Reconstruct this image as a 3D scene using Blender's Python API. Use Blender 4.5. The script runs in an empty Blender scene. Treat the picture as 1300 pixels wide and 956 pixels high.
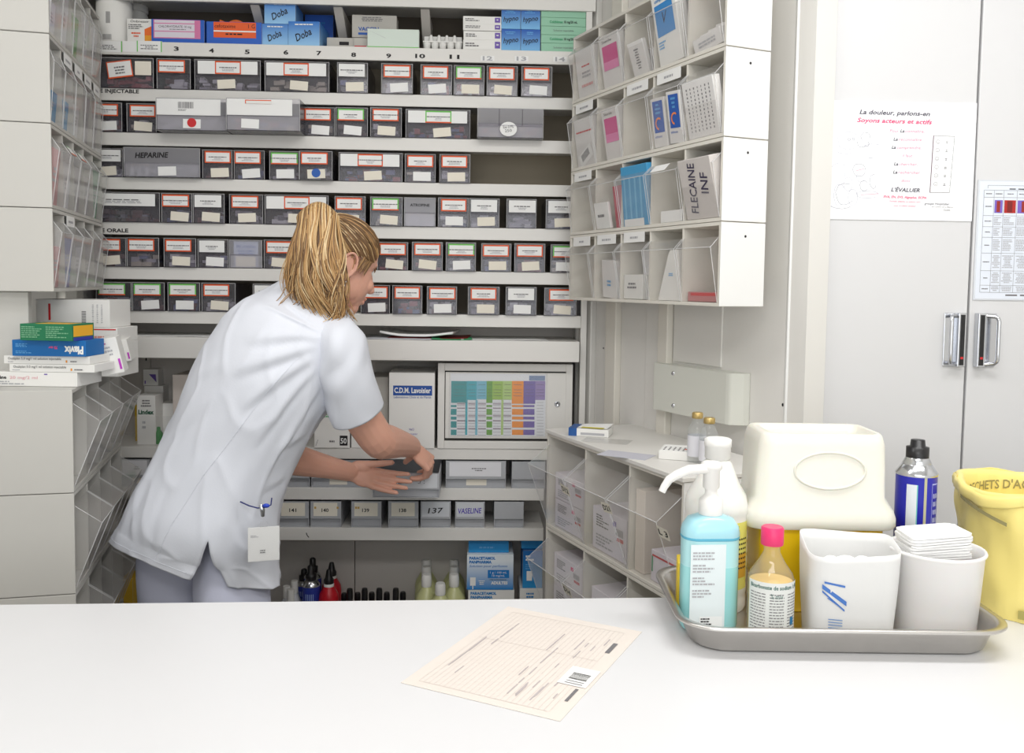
import bpy, bmesh, math, random
from mathutils import Vector, Matrix, noise

random.seed(7)
SC = bpy.context.scene
COL = SC.collection
R = math.radians

# ------------------------------------------------------------------ camera
H = 1.46                      # camera height
FPX = 1145.0                  # focal length in pixels of the 1300 px frame
CX, CY = 650.0, 433.0
PITCH, ROLL = math.atan(0.063), 0.0135
_fw = Vector((0, math.cos(PITCH), -math.sin(PITCH)))
_r0, _u0 = Vector((1, 0, 0)), Vector((0, math.sin(PITCH), math.cos(PITCH)))
_ri = _r0 * math.cos(ROLL) + _u0 * math.sin(ROLL)
_up = -_r0 * math.sin(ROLL) + _u0 * math.cos(ROLL)
EYE = Vector((0, 0, H))
cd = bpy.data.cameras.new('camera'); cam = bpy.data.objects.new('camera', cd); COL.objects.link(cam)
cam.matrix_world = Matrix(((_ri.x, _up.x, -_fw.x, EYE.x), (_ri.y, _up.y, -_fw.y, EYE.y), (_ri.z, _up.z, -_fw.z, EYE.z), (0, 0, 0, 1)))
cd.sensor_fit = 'HORIZONTAL'; cd.sensor_width = 36.0; cd.lens = FPX / 1300 * 36.0
cd.shift_y = -(478 - CY) / 1300
cd.clip_start = 0.05
SC.camera = cam
SC.cycles.transparent_max_bounces = 40

# ------------------------------------------------------------------ world, lights, exposure
SC.view_settings.view_transform = 'Standard'; SC.view_settings.look = 'None'
SC.view_settings.gamma = 1.0; SC.view_settings.use_curve_mapping = False
SC.view_settings.exposure = 0.08
wd = bpy.data.worlds.new('world'); SC.world = wd; wd.use_nodes = True
wd.node_tree.nodes['Background'].inputs[0].default_value = (0.9, 0.95, 1.0, 1)
wd.node_tree.nodes['Background'].inputs[1].default_value = 0.3

def area_light(name, loc, rot, sx, sy, power, col=(1, 1, 1)):
    l = bpy.data.lights.new(name, 'AREA'); l.shape = 'RECTANGLE'; l.size = sx; l.size_y = sy
    l.energy = power; l.color = col
    o = bpy.data.objects.new(name, l); COL.objects.link(o); o.location = loc; o.rotation_euler = rot
    return o
CEIL = 2.75
LAMPS = [(-0.75, 1.25, 1.2, 0.3, 8.5), (0.75, 1.15, 1.2, 0.3, 15), (0.0, -0.5, 1.6, 0.5, 24)]
for i, (x, y, sx, sy, pw) in enumerate(LAMPS):
    area_light('ceiling_lamp_light', (x, y, CEIL - 0.07), (0, 0, 0), sx, sy, pw, (1.0, 0.988, 0.985))
area_light('front_fill_light', (0.3, -1.72, 1.65), (R(90), 0, 0), 2.8, 1.3, 28, (0.95, 0.975, 1.0))  # unseen source added behind the camera to light the scene from the front

# ------------------------------------------------------------------ helpers
def ray(px, py):
    return _fw + _ri * ((px - CX) / FPX) + _up * ((CY - py) / FPX)

def at(px, py, Y):                       # world point seen at a pixel, at depth Y
    d = ray(px, py); return EYE + d * (Y / d.y)

def at_z(px, py, z):                     # world point seen at a pixel, at height z
    d = ray(px, py); return EYE + d * ((z - EYE.z) / d.z)

class Frame:
    """A vertical working plane: x right, y into the furniture, z up, as one stands facing it."""
    def __init__(s, ox, oy, deg):
        s.a = R(deg); s.o = Vector((ox, oy, 0))
        s.ux = Vector((math.cos(s.a), math.sin(s.a), 0)); s.uy = Vector((-math.sin(s.a), math.cos(s.a), 0))
    def w(s, x, y, z): return s.o + s.ux * x + s.uy * y + Vector((0, 0, z))
    def pix(s, px, py, y=0.0):
        d = ray(px, py); k = (s.o - EYE).dot(s.uy) + y
        p = EYE + d * (k / d.dot(s.uy)); return (p - s.o).dot(s.ux), p.z
    def loc(s, p):
        q = p - s.o; return q.dot(s.ux), q.dot(s.uy), p.z

WORLD = Frame(0, 0, 0)

def lin(c):
    c = c / 255.0
    return c / 12.92 if c <= 0.04045 else ((c + 0.055) / 1.055) ** 2.4
def rgb(r, g, b): return (lin(r), lin(g), lin(b), 1.0)

_M = {}
def mat(name, col, rough=0.5, metal=0.0, spec=0.5, noise_amt=0.0, noise_scale=8.0, bump=0.0, bump_scale=60.0, sss=0.0, trans=0.0, coat=0.0):
    if name in _M: return _M[name]
    m = bpy.data.materials.new(name); m.use_nodes = True
    nt = m.node_tree; b = nt.nodes['Principled BSDF']
    b.inputs['Base Color'].default_value = col; b.inputs['Roughness'].default_value = rough
    b.inputs['Metallic'].default_value = metal; b.inputs['Specular IOR Level'].default_value = spec
    if sss: 
        b.inputs['Subsurface Weight'].default_value = sss; b.inputs['Subsurface Radius'].default_value = (0.02, 0.008, 0.004)
    if trans: b.inputs['Transmission Weight'].default_value = trans
    if coat: b.inputs['Coat Weight'].default_value = coat
    if noise_amt or bump:
        tc = nt.nodes.new('ShaderNodeTexCoord')
    if noise_amt:
        n = nt.nodes.new('ShaderNodeTexNoise'); n.inputs['Scale'].default_value = noise_scale; n.inputs['Detail'].default_value = 5
        nt.links.new(tc.outputs['Object'], n.inputs['Vector'])
        mx = nt.nodes.new('ShaderNodeMix'); mx.data_type = 'RGBA'
        mx.inputs[6].default_value = tuple(c * (1 - noise_amt) for c in col[:3]) + (1,)
        mx.inputs[7].default_value = tuple(min(1, c * (1 + noise_amt)) for c in col[:3]) + (1,)
        nt.links.new(n.outputs['Fac'], mx.inputs[0]); nt.links.new(mx.outputs[2], b.inputs['Base Color'])
    if bump:
        n2 = nt.nodes.new('ShaderNodeTexNoise'); n2.inputs['Scale'].default_value = bump_scale; n2.inputs['Detail'].default_value = 4
        nt.links.new(tc.outputs['Object'], n2.inputs['Vector'])
        bp = nt.nodes.new('ShaderNodeBump'); bp.inputs['Strength'].default_value = bump; bp.inputs['Distance'].default_value = 0.002
        nt.links.new(n2.outputs['Fac'], bp.inputs['Height']); nt.links.new(bp.outputs['Normal'], b.inputs['Normal'])
    _M[name] = m; return m

def sheet(name, tint, clear=0.8, rough=0.12, body=(0.6, 0.6, 0.6, 1), gloss=1.0):
    """thin plastic: see-through, some haze of its own colour, a Fresnel reflection"""
    if name in _M: return _M[name]
    m = bpy.data.materials.new(name); m.use_nodes = True; nt = m.node_tree
    for n in list(nt.nodes): nt.nodes.remove(n)
    o = nt.nodes.new('ShaderNodeOutputMaterial'); t = nt.nodes.new('ShaderNodeBsdfTransparent'); t.inputs[0].default_value = tint
    d = nt.nodes.new('ShaderNodeBsdfDiffuse'); d.inputs[0].default_value = body
    g = nt.nodes.new('ShaderNodeBsdfGlossy'); g.inputs['Roughness'].default_value = rough
    m1 = nt.nodes.new('ShaderNodeMixShader'); m1.inputs[0].default_value = clear
    nt.links.new(d.outputs[0], m1.inputs[1]); nt.links.new(t.outputs[0], m1.inputs[2])
    fr = nt.nodes.new('ShaderNodeFresnel'); fr.inputs[0].default_value = 1.45
    ge = nt.nodes.new('ShaderNodeNewGeometry'); ir = nt.nodes.new('ShaderNodeMapRange')      # same reflection from both faces of the sheet
    ir.inputs['To Min'].default_value = 1.45; ir.inputs['To Max'].default_value = 1 / 1.45
    nt.links.new(ge.outputs['Backfacing'], ir.inputs['Value']); nt.links.new(ir.outputs[0], fr.inputs[0])
    mu = nt.nodes.new('ShaderNodeMath'); mu.operation = 'MULTIPLY'; mu.inputs[1].default_value = gloss
    nt.links.new(fr.outputs[0], mu.inputs[0])
    m2 = nt.nodes.new('ShaderNodeMixShader'); nt.links.new(mu.outputs[0], m2.inputs[0])
    nt.links.new(m1.outputs[0], m2.inputs[1]); nt.links.new(g.outputs[0], m2.inputs[2]); nt.links.new(m2.outputs[0], o.inputs[0])
    _M[name] = m; return m

class MB:
    """collects geometry for ONE mesh object"""
    def __init__(s): s.v = []; s.f = []; s.m = []; s.sm = []; s.mats = []
    def mi(s, m):
        if m not in s.mats: s.mats.append(m)
        return s.mats.index(m)
    def add(s, vs, fs, m, smooth=False):
        o = len(s.v); k = s.mi(m); s.v += [Vector(v) for v in vs]
        for f in fs: s.f.append([i + o for i in f]); s.m.append(k); s.sm.append(smooth)
        return s
    def box(s, x0, x1, y0, y1, z0, z1, m, mx=None):
        vs = [Vector((x, y, z)) for z in (z0, z1) for y in (y0, y1) for x in (x0, x1)]
        if mx is not None: vs = [mx @ v for v in vs]
        return s.add(vs, [(0, 2, 3, 1), (4, 5, 7, 6), (0, 1, 5, 4), (2, 6, 7, 3), (0, 4, 6, 2), (1, 3, 7, 5)], m)
    def quad(s, a, b, c, d, m): return s.add([a, b, c, d], [(0, 1, 2, 3)], m)
    def loft(s, rings, m, cap0=True, cap1=True, closed=True, smooth=True):
        n = len(rings[0]); vs = [p for r in rings for p in r]; fs = []
        for i in range(len(rings) - 1):
            for j in range(n if closed else n - 1):
                a, b = i * n + j, i * n + (j + 1) % n
                fs.append((a, b, b + n, a + n))
        s.add(vs, fs, m, smooth)
        if cap0: s.add(rings[0], [tuple(reversed(range(n)))], m, False)
        if cap1: s.add(rings[-1], [tuple(range(n))], m, False)
        return s
    def lathe(s, prof, m, c=(0, 0, 0), seg=24, sx=1.0, sy=1.0, cap0=True, cap1=True, smooth=True):
        c = Vector(c)
        rings = [[c + Vector((r * sx * math.cos(2 * math.pi * k / seg), r * sy * math.sin(2 * math.pi * k / seg), z)) for k in range(seg)] for r, z in prof]
        return s.loft(rings, m, cap0, cap1, True, smooth)
    def tube(s, pts, rad, m, seg=8, caps=True, flat=1.0, smooth=True):
        pts = [Vector(p) for p in pts]; n = len(pts)
        if not hasattr(rad, '__len__'): rad = [rad] * n
        rings = []; t0 = (pts[1] - pts[0]).normalized()
        up = Vector((0, 0, 1)) if abs(t0.z) < 0.9 else Vector((1, 0, 0))
        u = t0.cross(up).normalized()
        for i, p in enumerate(pts):
            t = (pts[min(i + 1, n - 1)] - pts[max(i - 1, 0)]).normalized()
            u = (u - t * u.dot(t)).normalized(); w = t.cross(u)
            rings.append([p + u * rad[i] * math.cos(2 * math.pi * k / seg) + w * rad[i] * flat * math.sin(2 * math.pi * k / seg) for k in range(seg)])
        return s.loft(rings, m, caps, caps, True, smooth)
    def ell(s, c, r, m, rot=None, nu=20, nv=14):
        c = Vector(c); vs = []; fs = []
        for i in range(nv + 1):
            t = math.pi * i / nv
            for j in range(nu):
                a = 2 * math.pi * j / nu
                p = Vector((r[0] * math.sin(t) * math.cos(a), r[1] * math.sin(t) * math.sin(a), r[2] * math.cos(t)))
                vs.append(c + (rot @ p if rot else p))
        for i in range(nv):
            for j in range(nu):
                a, b = i * nu + j, i * nu + (j + 1) % nu
                fs.append((a, a + nu, b + nu, b))
        return s.add(vs, fs, m, True)
    def mesh(s, name):
        me = bpy.data.meshes.new(name); me.from_pydata(s.v, [], s.f)
        for m in s.mats: me.materials.append(m)
        me.polygons.foreach_set('material_index', s.m); me.polygons.foreach_set('use_smooth', s.sm)
        me.update(); return me
    def build(s, name, parent=None, loc=None, rotz=0.0, bevel=0.0, kind=None):
        o = bpy.data.objects.new(name, s.mesh(name)); COL.objects.link(o)
        if loc is not None: o.location = loc
        if rotz: o.rotation_euler = (0, 0, rotz)
        if parent is not None: o.parent = parent
        if bevel:
            b = o.modifiers.new('bevel', 'BEVEL'); b.width = bevel; b.segments = 2; b.limit_method = 'ANGLE'; b.angle_limit = R(40)
        if kind: o['kind'] = kind
        return o

def weld(o, d=1e-5):
    bm = bmesh.new(); bm.from_mesh(o.data); bmesh.ops.remove_doubles(bm, verts=bm.verts, dist=d)
    bmesh.ops.recalc_face_normals(bm, faces=bm.faces); bm.to_mesh(o.data); bm.free(); return o

_labels = {}
def tag(o, label, cat, group=None, kind=None):
    n = len(label.split())
    if not 4 <= n <= 16: print('LABEL LENGTH', n, label)
    if label in _labels and group is None: print('LABEL TWICE', label)
    _labels[label] = o.name
    o['label'] = label; o['category'] = cat
    if group: o['group'] = group
    if kind: o['kind'] = kind
    return o

def thing(name, label, cat, loc=(0, 0, 0), rotz=0.0, group=None):
    o = bpy.data.objects.new(name, None); COL.objects.link(o); o.empty_display_size = 0.05
    o.location = loc; o.rotation_euler = (0, 0, rotz)
    return tag(o, label, cat, group)

_TXT = {}
def text_geo(s, shear=0.0, bold=0.0):
    """verts, faces of a line of text, 1 unit tall capitals, left at x = 0"""
    k = (s, shear, bold)
    if k in _TXT: return _TXT[k]
    c = bpy.data.curves.new('t', 'FONT'); c.body = s; c.size = 1.0; c.shear = shear; c.offset = bold; c.resolution_u = 2
    o = bpy.data.objects.new('t', c); COL.objects.link(o)
    me = bpy.data.meshes.new_from_object(o.evaluated_get(bpy.context.evaluated_depsgraph_get()))
    vs = [v.co.copy() for v in me.vertices]; fs = [tuple(p.vertices) for p in me.polygons]
    bpy.data.objects.remove(o); bpy.data.curves.remove(c); bpy.data.meshes.remove(me)
    if vs:
        x0 = min(v.x for v in vs); x1 = max(v.x for v in vs)
        for v in vs: v.x -= x0
        w = x1 - x0
    else: w = 1
    _TXT[k] = (vs, fs, w); return _TXT[k]

def write(mb, s, x, z, h, m, y=0.0, w=None, align='c', shear=0.0, bold=0.0, rot=0.0, mx=None):
    """flat lettering in the plane y facing -y; h = capital height, w = width to fit"""
    vs, fs, tw = text_geo(s, shear, bold)
    if not vs: return
    k = h / 0.7; kx = k if w is None else w / tw
    off = {'c': -tw * kx / 2, 'l': 0, 'r': -tw * kx}[align]
    ca, sa = math.cos(rot), math.sin(rot); out = []
    for v in vs:
        a, b = v.x * kx + off, v.y * k
        p = Vector((x + a * ca - b * sa, y, z + a * sa + b * ca))
        out.append(mx @ p if mx is not None else p)
    mb.add(out, fs, m)

def panel(mb, x0, x1, z0, z1, m, y=0.0, mx=None):
    vs = [Vector((x0, y, z0)), Vector((x1, y, z0)), Vector((x1, y, z1)), Vector((x0, y, z1))]
    if mx is not None: vs = [mx @ v for v in vs]
    mb.add(vs, [(0, 1, 2, 3)], m)

def print_lines(mb, x0, x1, z0, z1, n, m, y=0.0, center=True, fill=0.8, rnd=None, mx=None):
    """rows of unreadably small print"""
    rnd = rnd or random
    dz = (z1 - z0) / n
    for i in range(n):
        z = z1 - (i + 0.5) * dz; w = (x1 - x0) * fill * rnd.uniform(0.45, 1.0)
        a = (x0 + x1) / 2 - w / 2 if center else x0
        b = a + w; x = a
        while x < b:
            l = (x1 - x0) * rnd.uniform(0.05, 0.18); e = min(b, x + l)
            panel(mb, x, e, z - dz * 0.26, z + dz * 0.26, m, y, mx); x = e + (x1 - x0) * 0.025

def rrect(w, d, r, n=5, cx=0.0, cy=0.0):
    pts = []
    for sx, sy, a0 in ((1, 1, 0), (-1, 1, 90), (-1, -1, 180), (1, -1, 270)):
        for k in range(n + 1):
            a = R(a0 + 90 * k / n)
            pts.append((cx + sx * (w / 2 - r) + r * math.cos(a), cy + sy * (d / 2 - r) + r * math.sin(a)))
    return pts
def ring(w, d, r, z, n=5, cx=0.0, cy=0.0): return [Vector((x, y, z)) for x, y in rrect(w, d, r, n, cx, cy)]

# ------------------------------------------------------------------ materials
WHITE = mat('white_enamel', rgb(226, 224, 219), 0.42, noise_amt=0.02, noise_scale=3)
WHITE2 = mat('bright_white_laminate', rgb(236, 236, 234), 0.4)
BEIGE = mat('beige_grey_enamel', rgb(198, 196, 190), 0.5, noise_amt=0.02, noise_scale=4)
IVORY = mat('ivory_plastic', rgb(224, 220, 210), 0.45)
WALLM = mat('wall_paint', rgb(228, 226, 221), 0.7, noise_amt=0.02, noise_scale=2, bump=0.05, bump_scale=120)
LOFTSHADE = mat('shaded_loft_board', rgb(96, 88, 78), 0.85, noise_amt=0.08, noise_scale=5)  # shadow under the top board, put into the board's colour
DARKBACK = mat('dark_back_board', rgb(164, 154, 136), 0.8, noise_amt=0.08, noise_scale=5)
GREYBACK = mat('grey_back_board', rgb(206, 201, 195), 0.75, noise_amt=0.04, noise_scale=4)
COUNTER = mat('counter_laminate', rgb(225, 225, 226), 0.35, noise_amt=0.01)
PAPER = mat('paper_white', rgb(240, 240, 238), 0.8)
CREAM = mat('paper_cream', rgb(235, 229, 214), 0.8)
INK = mat('print_black', rgb(30, 28, 30), 0.7)
GREYINK = mat('print_grey', rgb(120, 118, 120), 0.8)
PALEINK = mat('print_pale_grey', rgb(176, 176, 180), 0.8)
ORANGE = mat('print_orange', rgb(226, 88, 36), 0.6)
GREEN = mat('print_green', rgb(112, 196, 90), 0.6)
RED = mat('print_red', rgb(206, 40, 44), 0.6)
BLUEINK = mat('print_blue', rgb(40, 92, 176), 0.6)
PINKINK = mat('print_pink', rgb(226, 74, 130), 0.6)
PURPLE = mat('print_purple', rgb(110, 84, 170), 0.6)
SMOKE = sheet('smoked_clear_plastic', (0.89, 0.88, 0.91, 1), 0.85, 0.12, (0.34, 0.33, 0.36, 1))
SMOKEDARK = sheet('smoked_clear_plastic_sides', (0.6, 0.58, 0.62, 1), 0.65, 0.2, (0.09, 0.085, 0.10, 1))
CLEAR = sheet('clear_bin_plastic', (0.985, 0.98, 0.975, 1), 0.90, 0.12, (0.86, 0.85, 0.84, 1), 0.9)
EDGEGLINT = sheet('plastic_edge_glint', (0.98, 0.98, 0.98, 1), 0.45, 0.2, (0.9, 0.9, 0.9, 1))  # whiter than the sheets: light caught on the edges, put into the colour
SMOKELIGHT = sheet('pale_smoked_plastic', (0.90, 0.89, 0.92, 1), 0.64, 0.12, (0.66, 0.65, 0.69, 1))
CLEARFILM = sheet('clear_film', (0.99, 0.99, 0.99, 1), 0.96, 0.2, (0.9, 0.9, 0.9, 1), 0.7)
GREYPL = mat('grey_drawer_plastic', rgb(176, 178, 182), 0.4)
BLACKPL = mat('black_plastic', rgb(24, 23, 25), 0.35)
CHROME = mat('chrome', rgb(205, 207, 212), 0.18, metal=1.0)
STEEL = mat('brushed_steel', rgb(206, 203, 199), 0.33, metal=1.0, noise_amt=0.06, noise_scale=30)
DARKGAP = mat('dark_joint', rgb(60, 58, 56), 0.8)
BLUEBOX = mat('carton_blue', rgb(28, 92, 190), 0.5)
SKYBOX = mat('carton_sky_blue', rgb(98, 170, 224), 0.5)
CYANBOX = mat('carton_cyan', rgb(20, 128, 196), 0.5)
WCARD = mat('carton_white', rgb(236, 235, 231), 0.55)
GCARD = mat('carton_pale_green', rgb(150, 200, 172), 0.6)
GREYCARD = mat('carton_grey', rgb(190, 187, 180), 0.65)
BROWNCARD = mat('carton_brown', rgb(170, 140, 108), 0.8)
def plain(r, g, b, rough=0.5): return mat('colour_%d_%d_%d' % (r, g, b), rgb(r, g, b), rough)

FB = Frame(0.0, 2.70, 2.2)                     # the shelving
FL = Frame(*at(131.5, 361, 2.62).xy, 104.2)    # left upper bins (origin at the far end)
FR = Frame(*at(722.5, 361, 2.60).xy, -66.4)    # right upper bins (origin at the far end)
# ------------------------------------------------------------------ the room
def struct(name, mb, bevel=0.0):
    o = mb.build(name, bevel=bevel); o['kind'] = 'structure'; return o
FLOORM = mat('floor_vinyl', rgb(196, 196, 192), 0.4, noise_amt=0.05, noise_scale=14)
struct('floor', MB().box(-2.0, 1.75, -1.8, 3.25, -0.05, 0, FLOORM))
struct('ceiling', MB().box(-2.0, 1.75, -1.8, 3.25, CEIL, CEIL + 0.05, WALLM))
struct('wall_left', MB().box(-2.05, -2.0, -1.8, 3.25, 0, CEIL, WALLM))
struct('wall_right', MB().box(1.75, 1.8, -1.8, 3.25, 0, CEIL, WALLM))
struct('wall_back', MB().box(-2.05, 1.8, 3.25, 3.3, 0, CEIL, WALLM))
mb = MB()                                       # the wall behind the camera, with an opening for the added front light
mb.box(-2.05, -1.15, -1.85, -1.8, 0, CEIL, WALLM).box(1.75, 1.8, -1.85, -1.8, 0, CEIL, WALLM)
mb.box(-1.15, 1.75, -1.85, -1.8, 0, 0.95, WALLM).box(-1.15, 1.75, -1.85, -1.8, 2.35, CEIL, WALLM)
struct('wall_front', mb)
mb = MB()
for x in (-1.15, 0.28, 1.70): mb.box(x, x + 0.05, -1.85, -1.79, 0.95, 2.35, WHITE2)
for z in (0.95, 2.30): mb.box(-1.15, 1.75, -1.85, -1.79, z, z + 0.05, WHITE2)
struct('added_window_1', mb)  # unseen window frame, added to go with the front light
for i, (x, y, sx, sy, pw) in enumerate(LAMPS):   # the ceiling lamps themselves
    t = thing('ceiling_lamp', 'white ceiling lamp box with flat diffuser, ' + ('left one over the counter', 'right one over the counter', 'larger one behind the counter')[i], 'lamp', (x, y, CEIL - 0.065))
    MB().box(-sx / 2 - .02, sx / 2 + .02, -sy / 2 - .02, sy / 2 + .02, 0.005, 0.065, WHITE2).build('lamp_housing', t)

# angled wall on the right, between shelving and cupboard (FW: x towards the camera)
p0 = at(741, 400, 2.80); p1 = at(1003, 400, 2.02)
dw = (p1 - p0); FW = Frame(p0.x, p0.y, math.degrees(math.atan2(dw.y, dw.x))); WL = dw.to_2d().length
mb = MB()
mb.box(-0.05, WL + 0.05, 0, 0.06, 0, CEIL, WALLM)
mxw = Matrix.Translation(FW.o) @ Matrix.Rotation(FW.a, 4, 'Z')
o = mb.build('wall_side', loc=FW.o, rotz=FW.a); o['kind'] = 'structure'
def on_wall(name, mb_, bevel=0.0):
    o = mb_.build(name, loc=FW.o, rotz=FW.a, bevel=bevel); o['kind'] = 'structure'; return o
def wx(px, y=0.0): return FW.pix(px, 430, y)[0]
# vertical posts and panel strips of that wall
for i, (a, b, d, m) in enumerate([(741, 747, .03, WHITE), (750, 757, .02, WHITE), (776, 789, .022, IVORY), (843, 855, .022, IVORY)]):
    on_wall('trim_%d' % (i + 1), MB().box(wx(a), wx(b), -d, 0, 0, CEIL, m), 0.003)
on_wall('trim_5', MB().box(wx(760), wx(775), -0.006, 0, 0, CEIL, WHITE), 0.002)
on_wall('trim_6', MB().box(wx(857), wx(918), -0.005, 0, FW.pix(890, 463)[1], CEIL, WHITE), 0.002)
on_wall('trim_7', MB().box(wx(822), wx(842), -0.006, 0, 0, CEIL, WHITE), 0.002)
mb = MB()
for px, py in ((766, 442), (777, 442.5)): x, z = FW.pix(px, py, -0.007); mb.ell((x, -0.007, z), (.0025, .0015, .0025), BLACKPL, nu=8, nv=6)
x, z = FW.pix(771, 466, -0.007); mb.ell((x, -0.007, z), (.006, .002, .0025), BLACKPL, nu=8, nv=6)
x, z = FW.pix(994, 514, 0); mb.ell((x, 0, z), (.004, .0015, .004), INK, nu=10, nv=6)
on_wall('trim_8', mb)

# shallow box screwed to that wall
t = thing('trunking_cover', 'beige box cover with two screws mounted on the side wall', 'cover', FW.w(*[FW.pix(829, 500, 0)[0], 0, FW.pix(829, 519, 0)[1]]), FW.a)
D = 0.045
xa, zt = FW.pix(829.5, 460.5, -D); xb, zt2 = FW.pix(922, 472, -D); xc, zt3 = FW.pix(944.5, 470, -.02)
_, zb = FW.pix(829.5, 519, -D)
xo, zo = FW.pix(829, 500, 0)[0], FW.pix(829, 519, 0)[1]
def pl(x, y, z): return (x - xo, y, z - zo)
mb = MB()
prof = [(xa, 0), (xa, -D), (xb, -D), (xb + .012, -D + .002), (xc, -.018), (xc + .003, 0)]
mb.loft([[Vector(pl(x, y, zb)) for x, y in prof], [Vector(pl(x, y, zt)) for x, y in prof]], mat('cover_plastic', rgb(216, 217, 208), .5), smooth=False)
mb.build('cover_body', t, bevel=0.004)
for py in (474, 515):
    x, z = FW.pix(854.5, py, -D); s = MB(); s.lathe([(0.0, .003), (.004, .0028), (.006, 0)], CHROME, seg=14, cap0=False)
    o = s.build('screw', t, loc=pl(x, -D, z)); o.rotation_euler = (R(90), 0, 0)

# ------------------------------------------------------------------ cupboard on the right
FC = Frame(at(1000, 400, 2.02).x, 2.02, 1.5)
def cx(px, py=400, y=0): return FC.pix(px, py, y)
xs = cx(1249 - 0.052 * 400, 400)[0]
t = thing('cupboard', 'tall white two-door cupboard with chrome pull handles', 'cupboard', FC.w(0, 0, 0), FC.a)
W = 1.15; xdl = cx(1027.5, 330)[0]
mb = MB()
mb.box(0, .02, .0, .5, 0, 2.7, WHITE2).box(W - .02, W, .0, .5, 0, 2.7, WHITE2).box(.02, W - .02, .48, .5, 0, 2.7, WHITE)
mb.box(.02, W - .02, .03, .48, 2.68, 2.7, WHITE).box(.02, W - .02, .03, .48, .0, .08, WHITE)
mb.box(.02, xdl - .002, .002, .03, 0, 2.7, WHITE2)
mb.build('carcass', t, bevel=0.002)
DOORM = mat('door_laminate', rgb(216, 216, 217), 0.42)
gap = 0.0025
doors = []
for a, b in ((xdl, xs - gap), (xs + gap, W - .022)):
    d = MB().box(a, b, -.004, .016, .085, 2.67, DOORM).build('door', t, bevel=0.0025); doors.append(d)
    xe = xs - .007 if b < xs else xs + .007
MB().box(xs - .006, xs + .006, .017, .024, .085, 2.67, mat('door_seal', rgb(120, 120, 118), .7)).build('door_seal', t)
# handles: flat plate, black strip beside the joint, bow grip on the outer side
zt = cx(1215, 397)[1]; zb = cx(1215, 465)[1]
for k, d in ((-1, doors[0]), (1, doors[1])):
    xm = cx(1219, 430)[0] if k < 0 else cx(1236, 430)[0]
    xo_ = cx(1196, 430)[0] if k < 0 else cx(1262, 430)[0]
    lo, hi = min(xm, xo_), max(xm, xo_)
    h = MB()
    h.box(lo + (0.012 if k > 0 else 0), hi - (0.012 if k < 0 else 0), -.007, -.004, zb, zt, CHROME)
    rx0, rx1 = (hi - .016, hi + .002) if k < 0 else (lo - .002, lo + .016)
    h.box(rx0, rx1, -.022, -.004, zb, zt, CHROME)
    h.build('handle', d, bevel=0.002)
    s = MB(); c = (rx0 + rx1) / 2
    s.box(c - .0045, c + .0045, -.0235, -.0222, zb + .004, zt - .004, BLACKPL)
    s.box(c - .003, c + .003, -.0238, -.0235, zb + .018, zb + .023, RED)
    s.build('handle_strip', d)
    g = MB(); xi, xw = (rx0 - .001, lo + .006) if k < 0 else (rx1 + .001, hi - .006)
    pts = [(xi, -.014, zt - .006)] + [(xw + (xi - xw) * .35 * (1 - math.sin(R(a))), -.016 - .012 * math.sin(R(a)), zt - .006 - .012 * (1 - math.cos(R(a)))) for a in (30, 60, 90)]
    pts += [(xw, -.028, z_) for z_ in (zt - .03, (zt + zb) / 2, zb + .03)]
    pts += [(xw + (xi - xw) * .35 * (1 - math.sin(R(a))), -.016 - .012 * math.sin(R(a)), zb + .006 + .012 * (1 - math.cos(R(a)))) for a in (90, 60, 30)] + [(xi, -.014, zb + .006)]
    g.tube(pts, .0045, CHROME, 10); g.build('handle_grip', d)
h = MB()                                          # hinge plates at the left door edge
for py in (424, 440): 
    x, z = cx(1010.5, py); h.box(x - .006, x + .006, -.001, .002, z - .008, z + .008, CHROME)
h.build('hinge', t, bevel=.001)
x, z = cx(994, 514, .0)

# posters on the doors
def poster_root(name, label, px0, py0, px1, py1):
    x0, z1 = cx((px0[0] + px0[1]) / 2, py0, -.0055); x1, z0 = cx((px1[0] + px1[1]) / 2, py1, -.0055)
    return x0, z1, x1, z0
x0, z1 = cx(1032.5, 127, -.0055); x1, z0 = cx(1233.5, 281, -.0055)
t = thing('pain_poster', 'landscape white pain poster taped to the left cupboard door', 'poster', FC.w(x0, -.0055, z0), FC.a)
pw, ph = x1 - x0, z1 - z0
GLOSSP = mat('poster_paper', rgb(246, 246, 248), 0.5)
MB().box(0, pw, -.0006, .0006, 0, ph, GLOSSP).build('sheet', t)
mb = MB(); Y = -.0011
def ps(px, py):                                   # point on the poster from its zoomed view (1181 x 956 view of 1030..1240 x 120..290)
    X, Z = cx(1030 + px * 210 / 1181, 120 + py * 170 / 956, -.0055); return X - x0, Z - z0
DK = plain(70, 66, 84); PK = plain(232, 62, 120); LP = plain(236, 140, 170)
def pt(s, a, b, y, m, hh, **k):
    xa, za = ps(a, y); xb, zb_ = ps(b, y); write(mb, s, (xa + xb) / 2, za - hh * .35, hh, m, Y, w=xb - xa, shear=.22, rot=-.012, **k)
pt('La douleur, parlons-en', 343, 846, 131, DK, .0095, bold=.02)
pt('Soyons acteurs et actifs', 326, 860, 189, PK, .0095, bold=.02)
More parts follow.
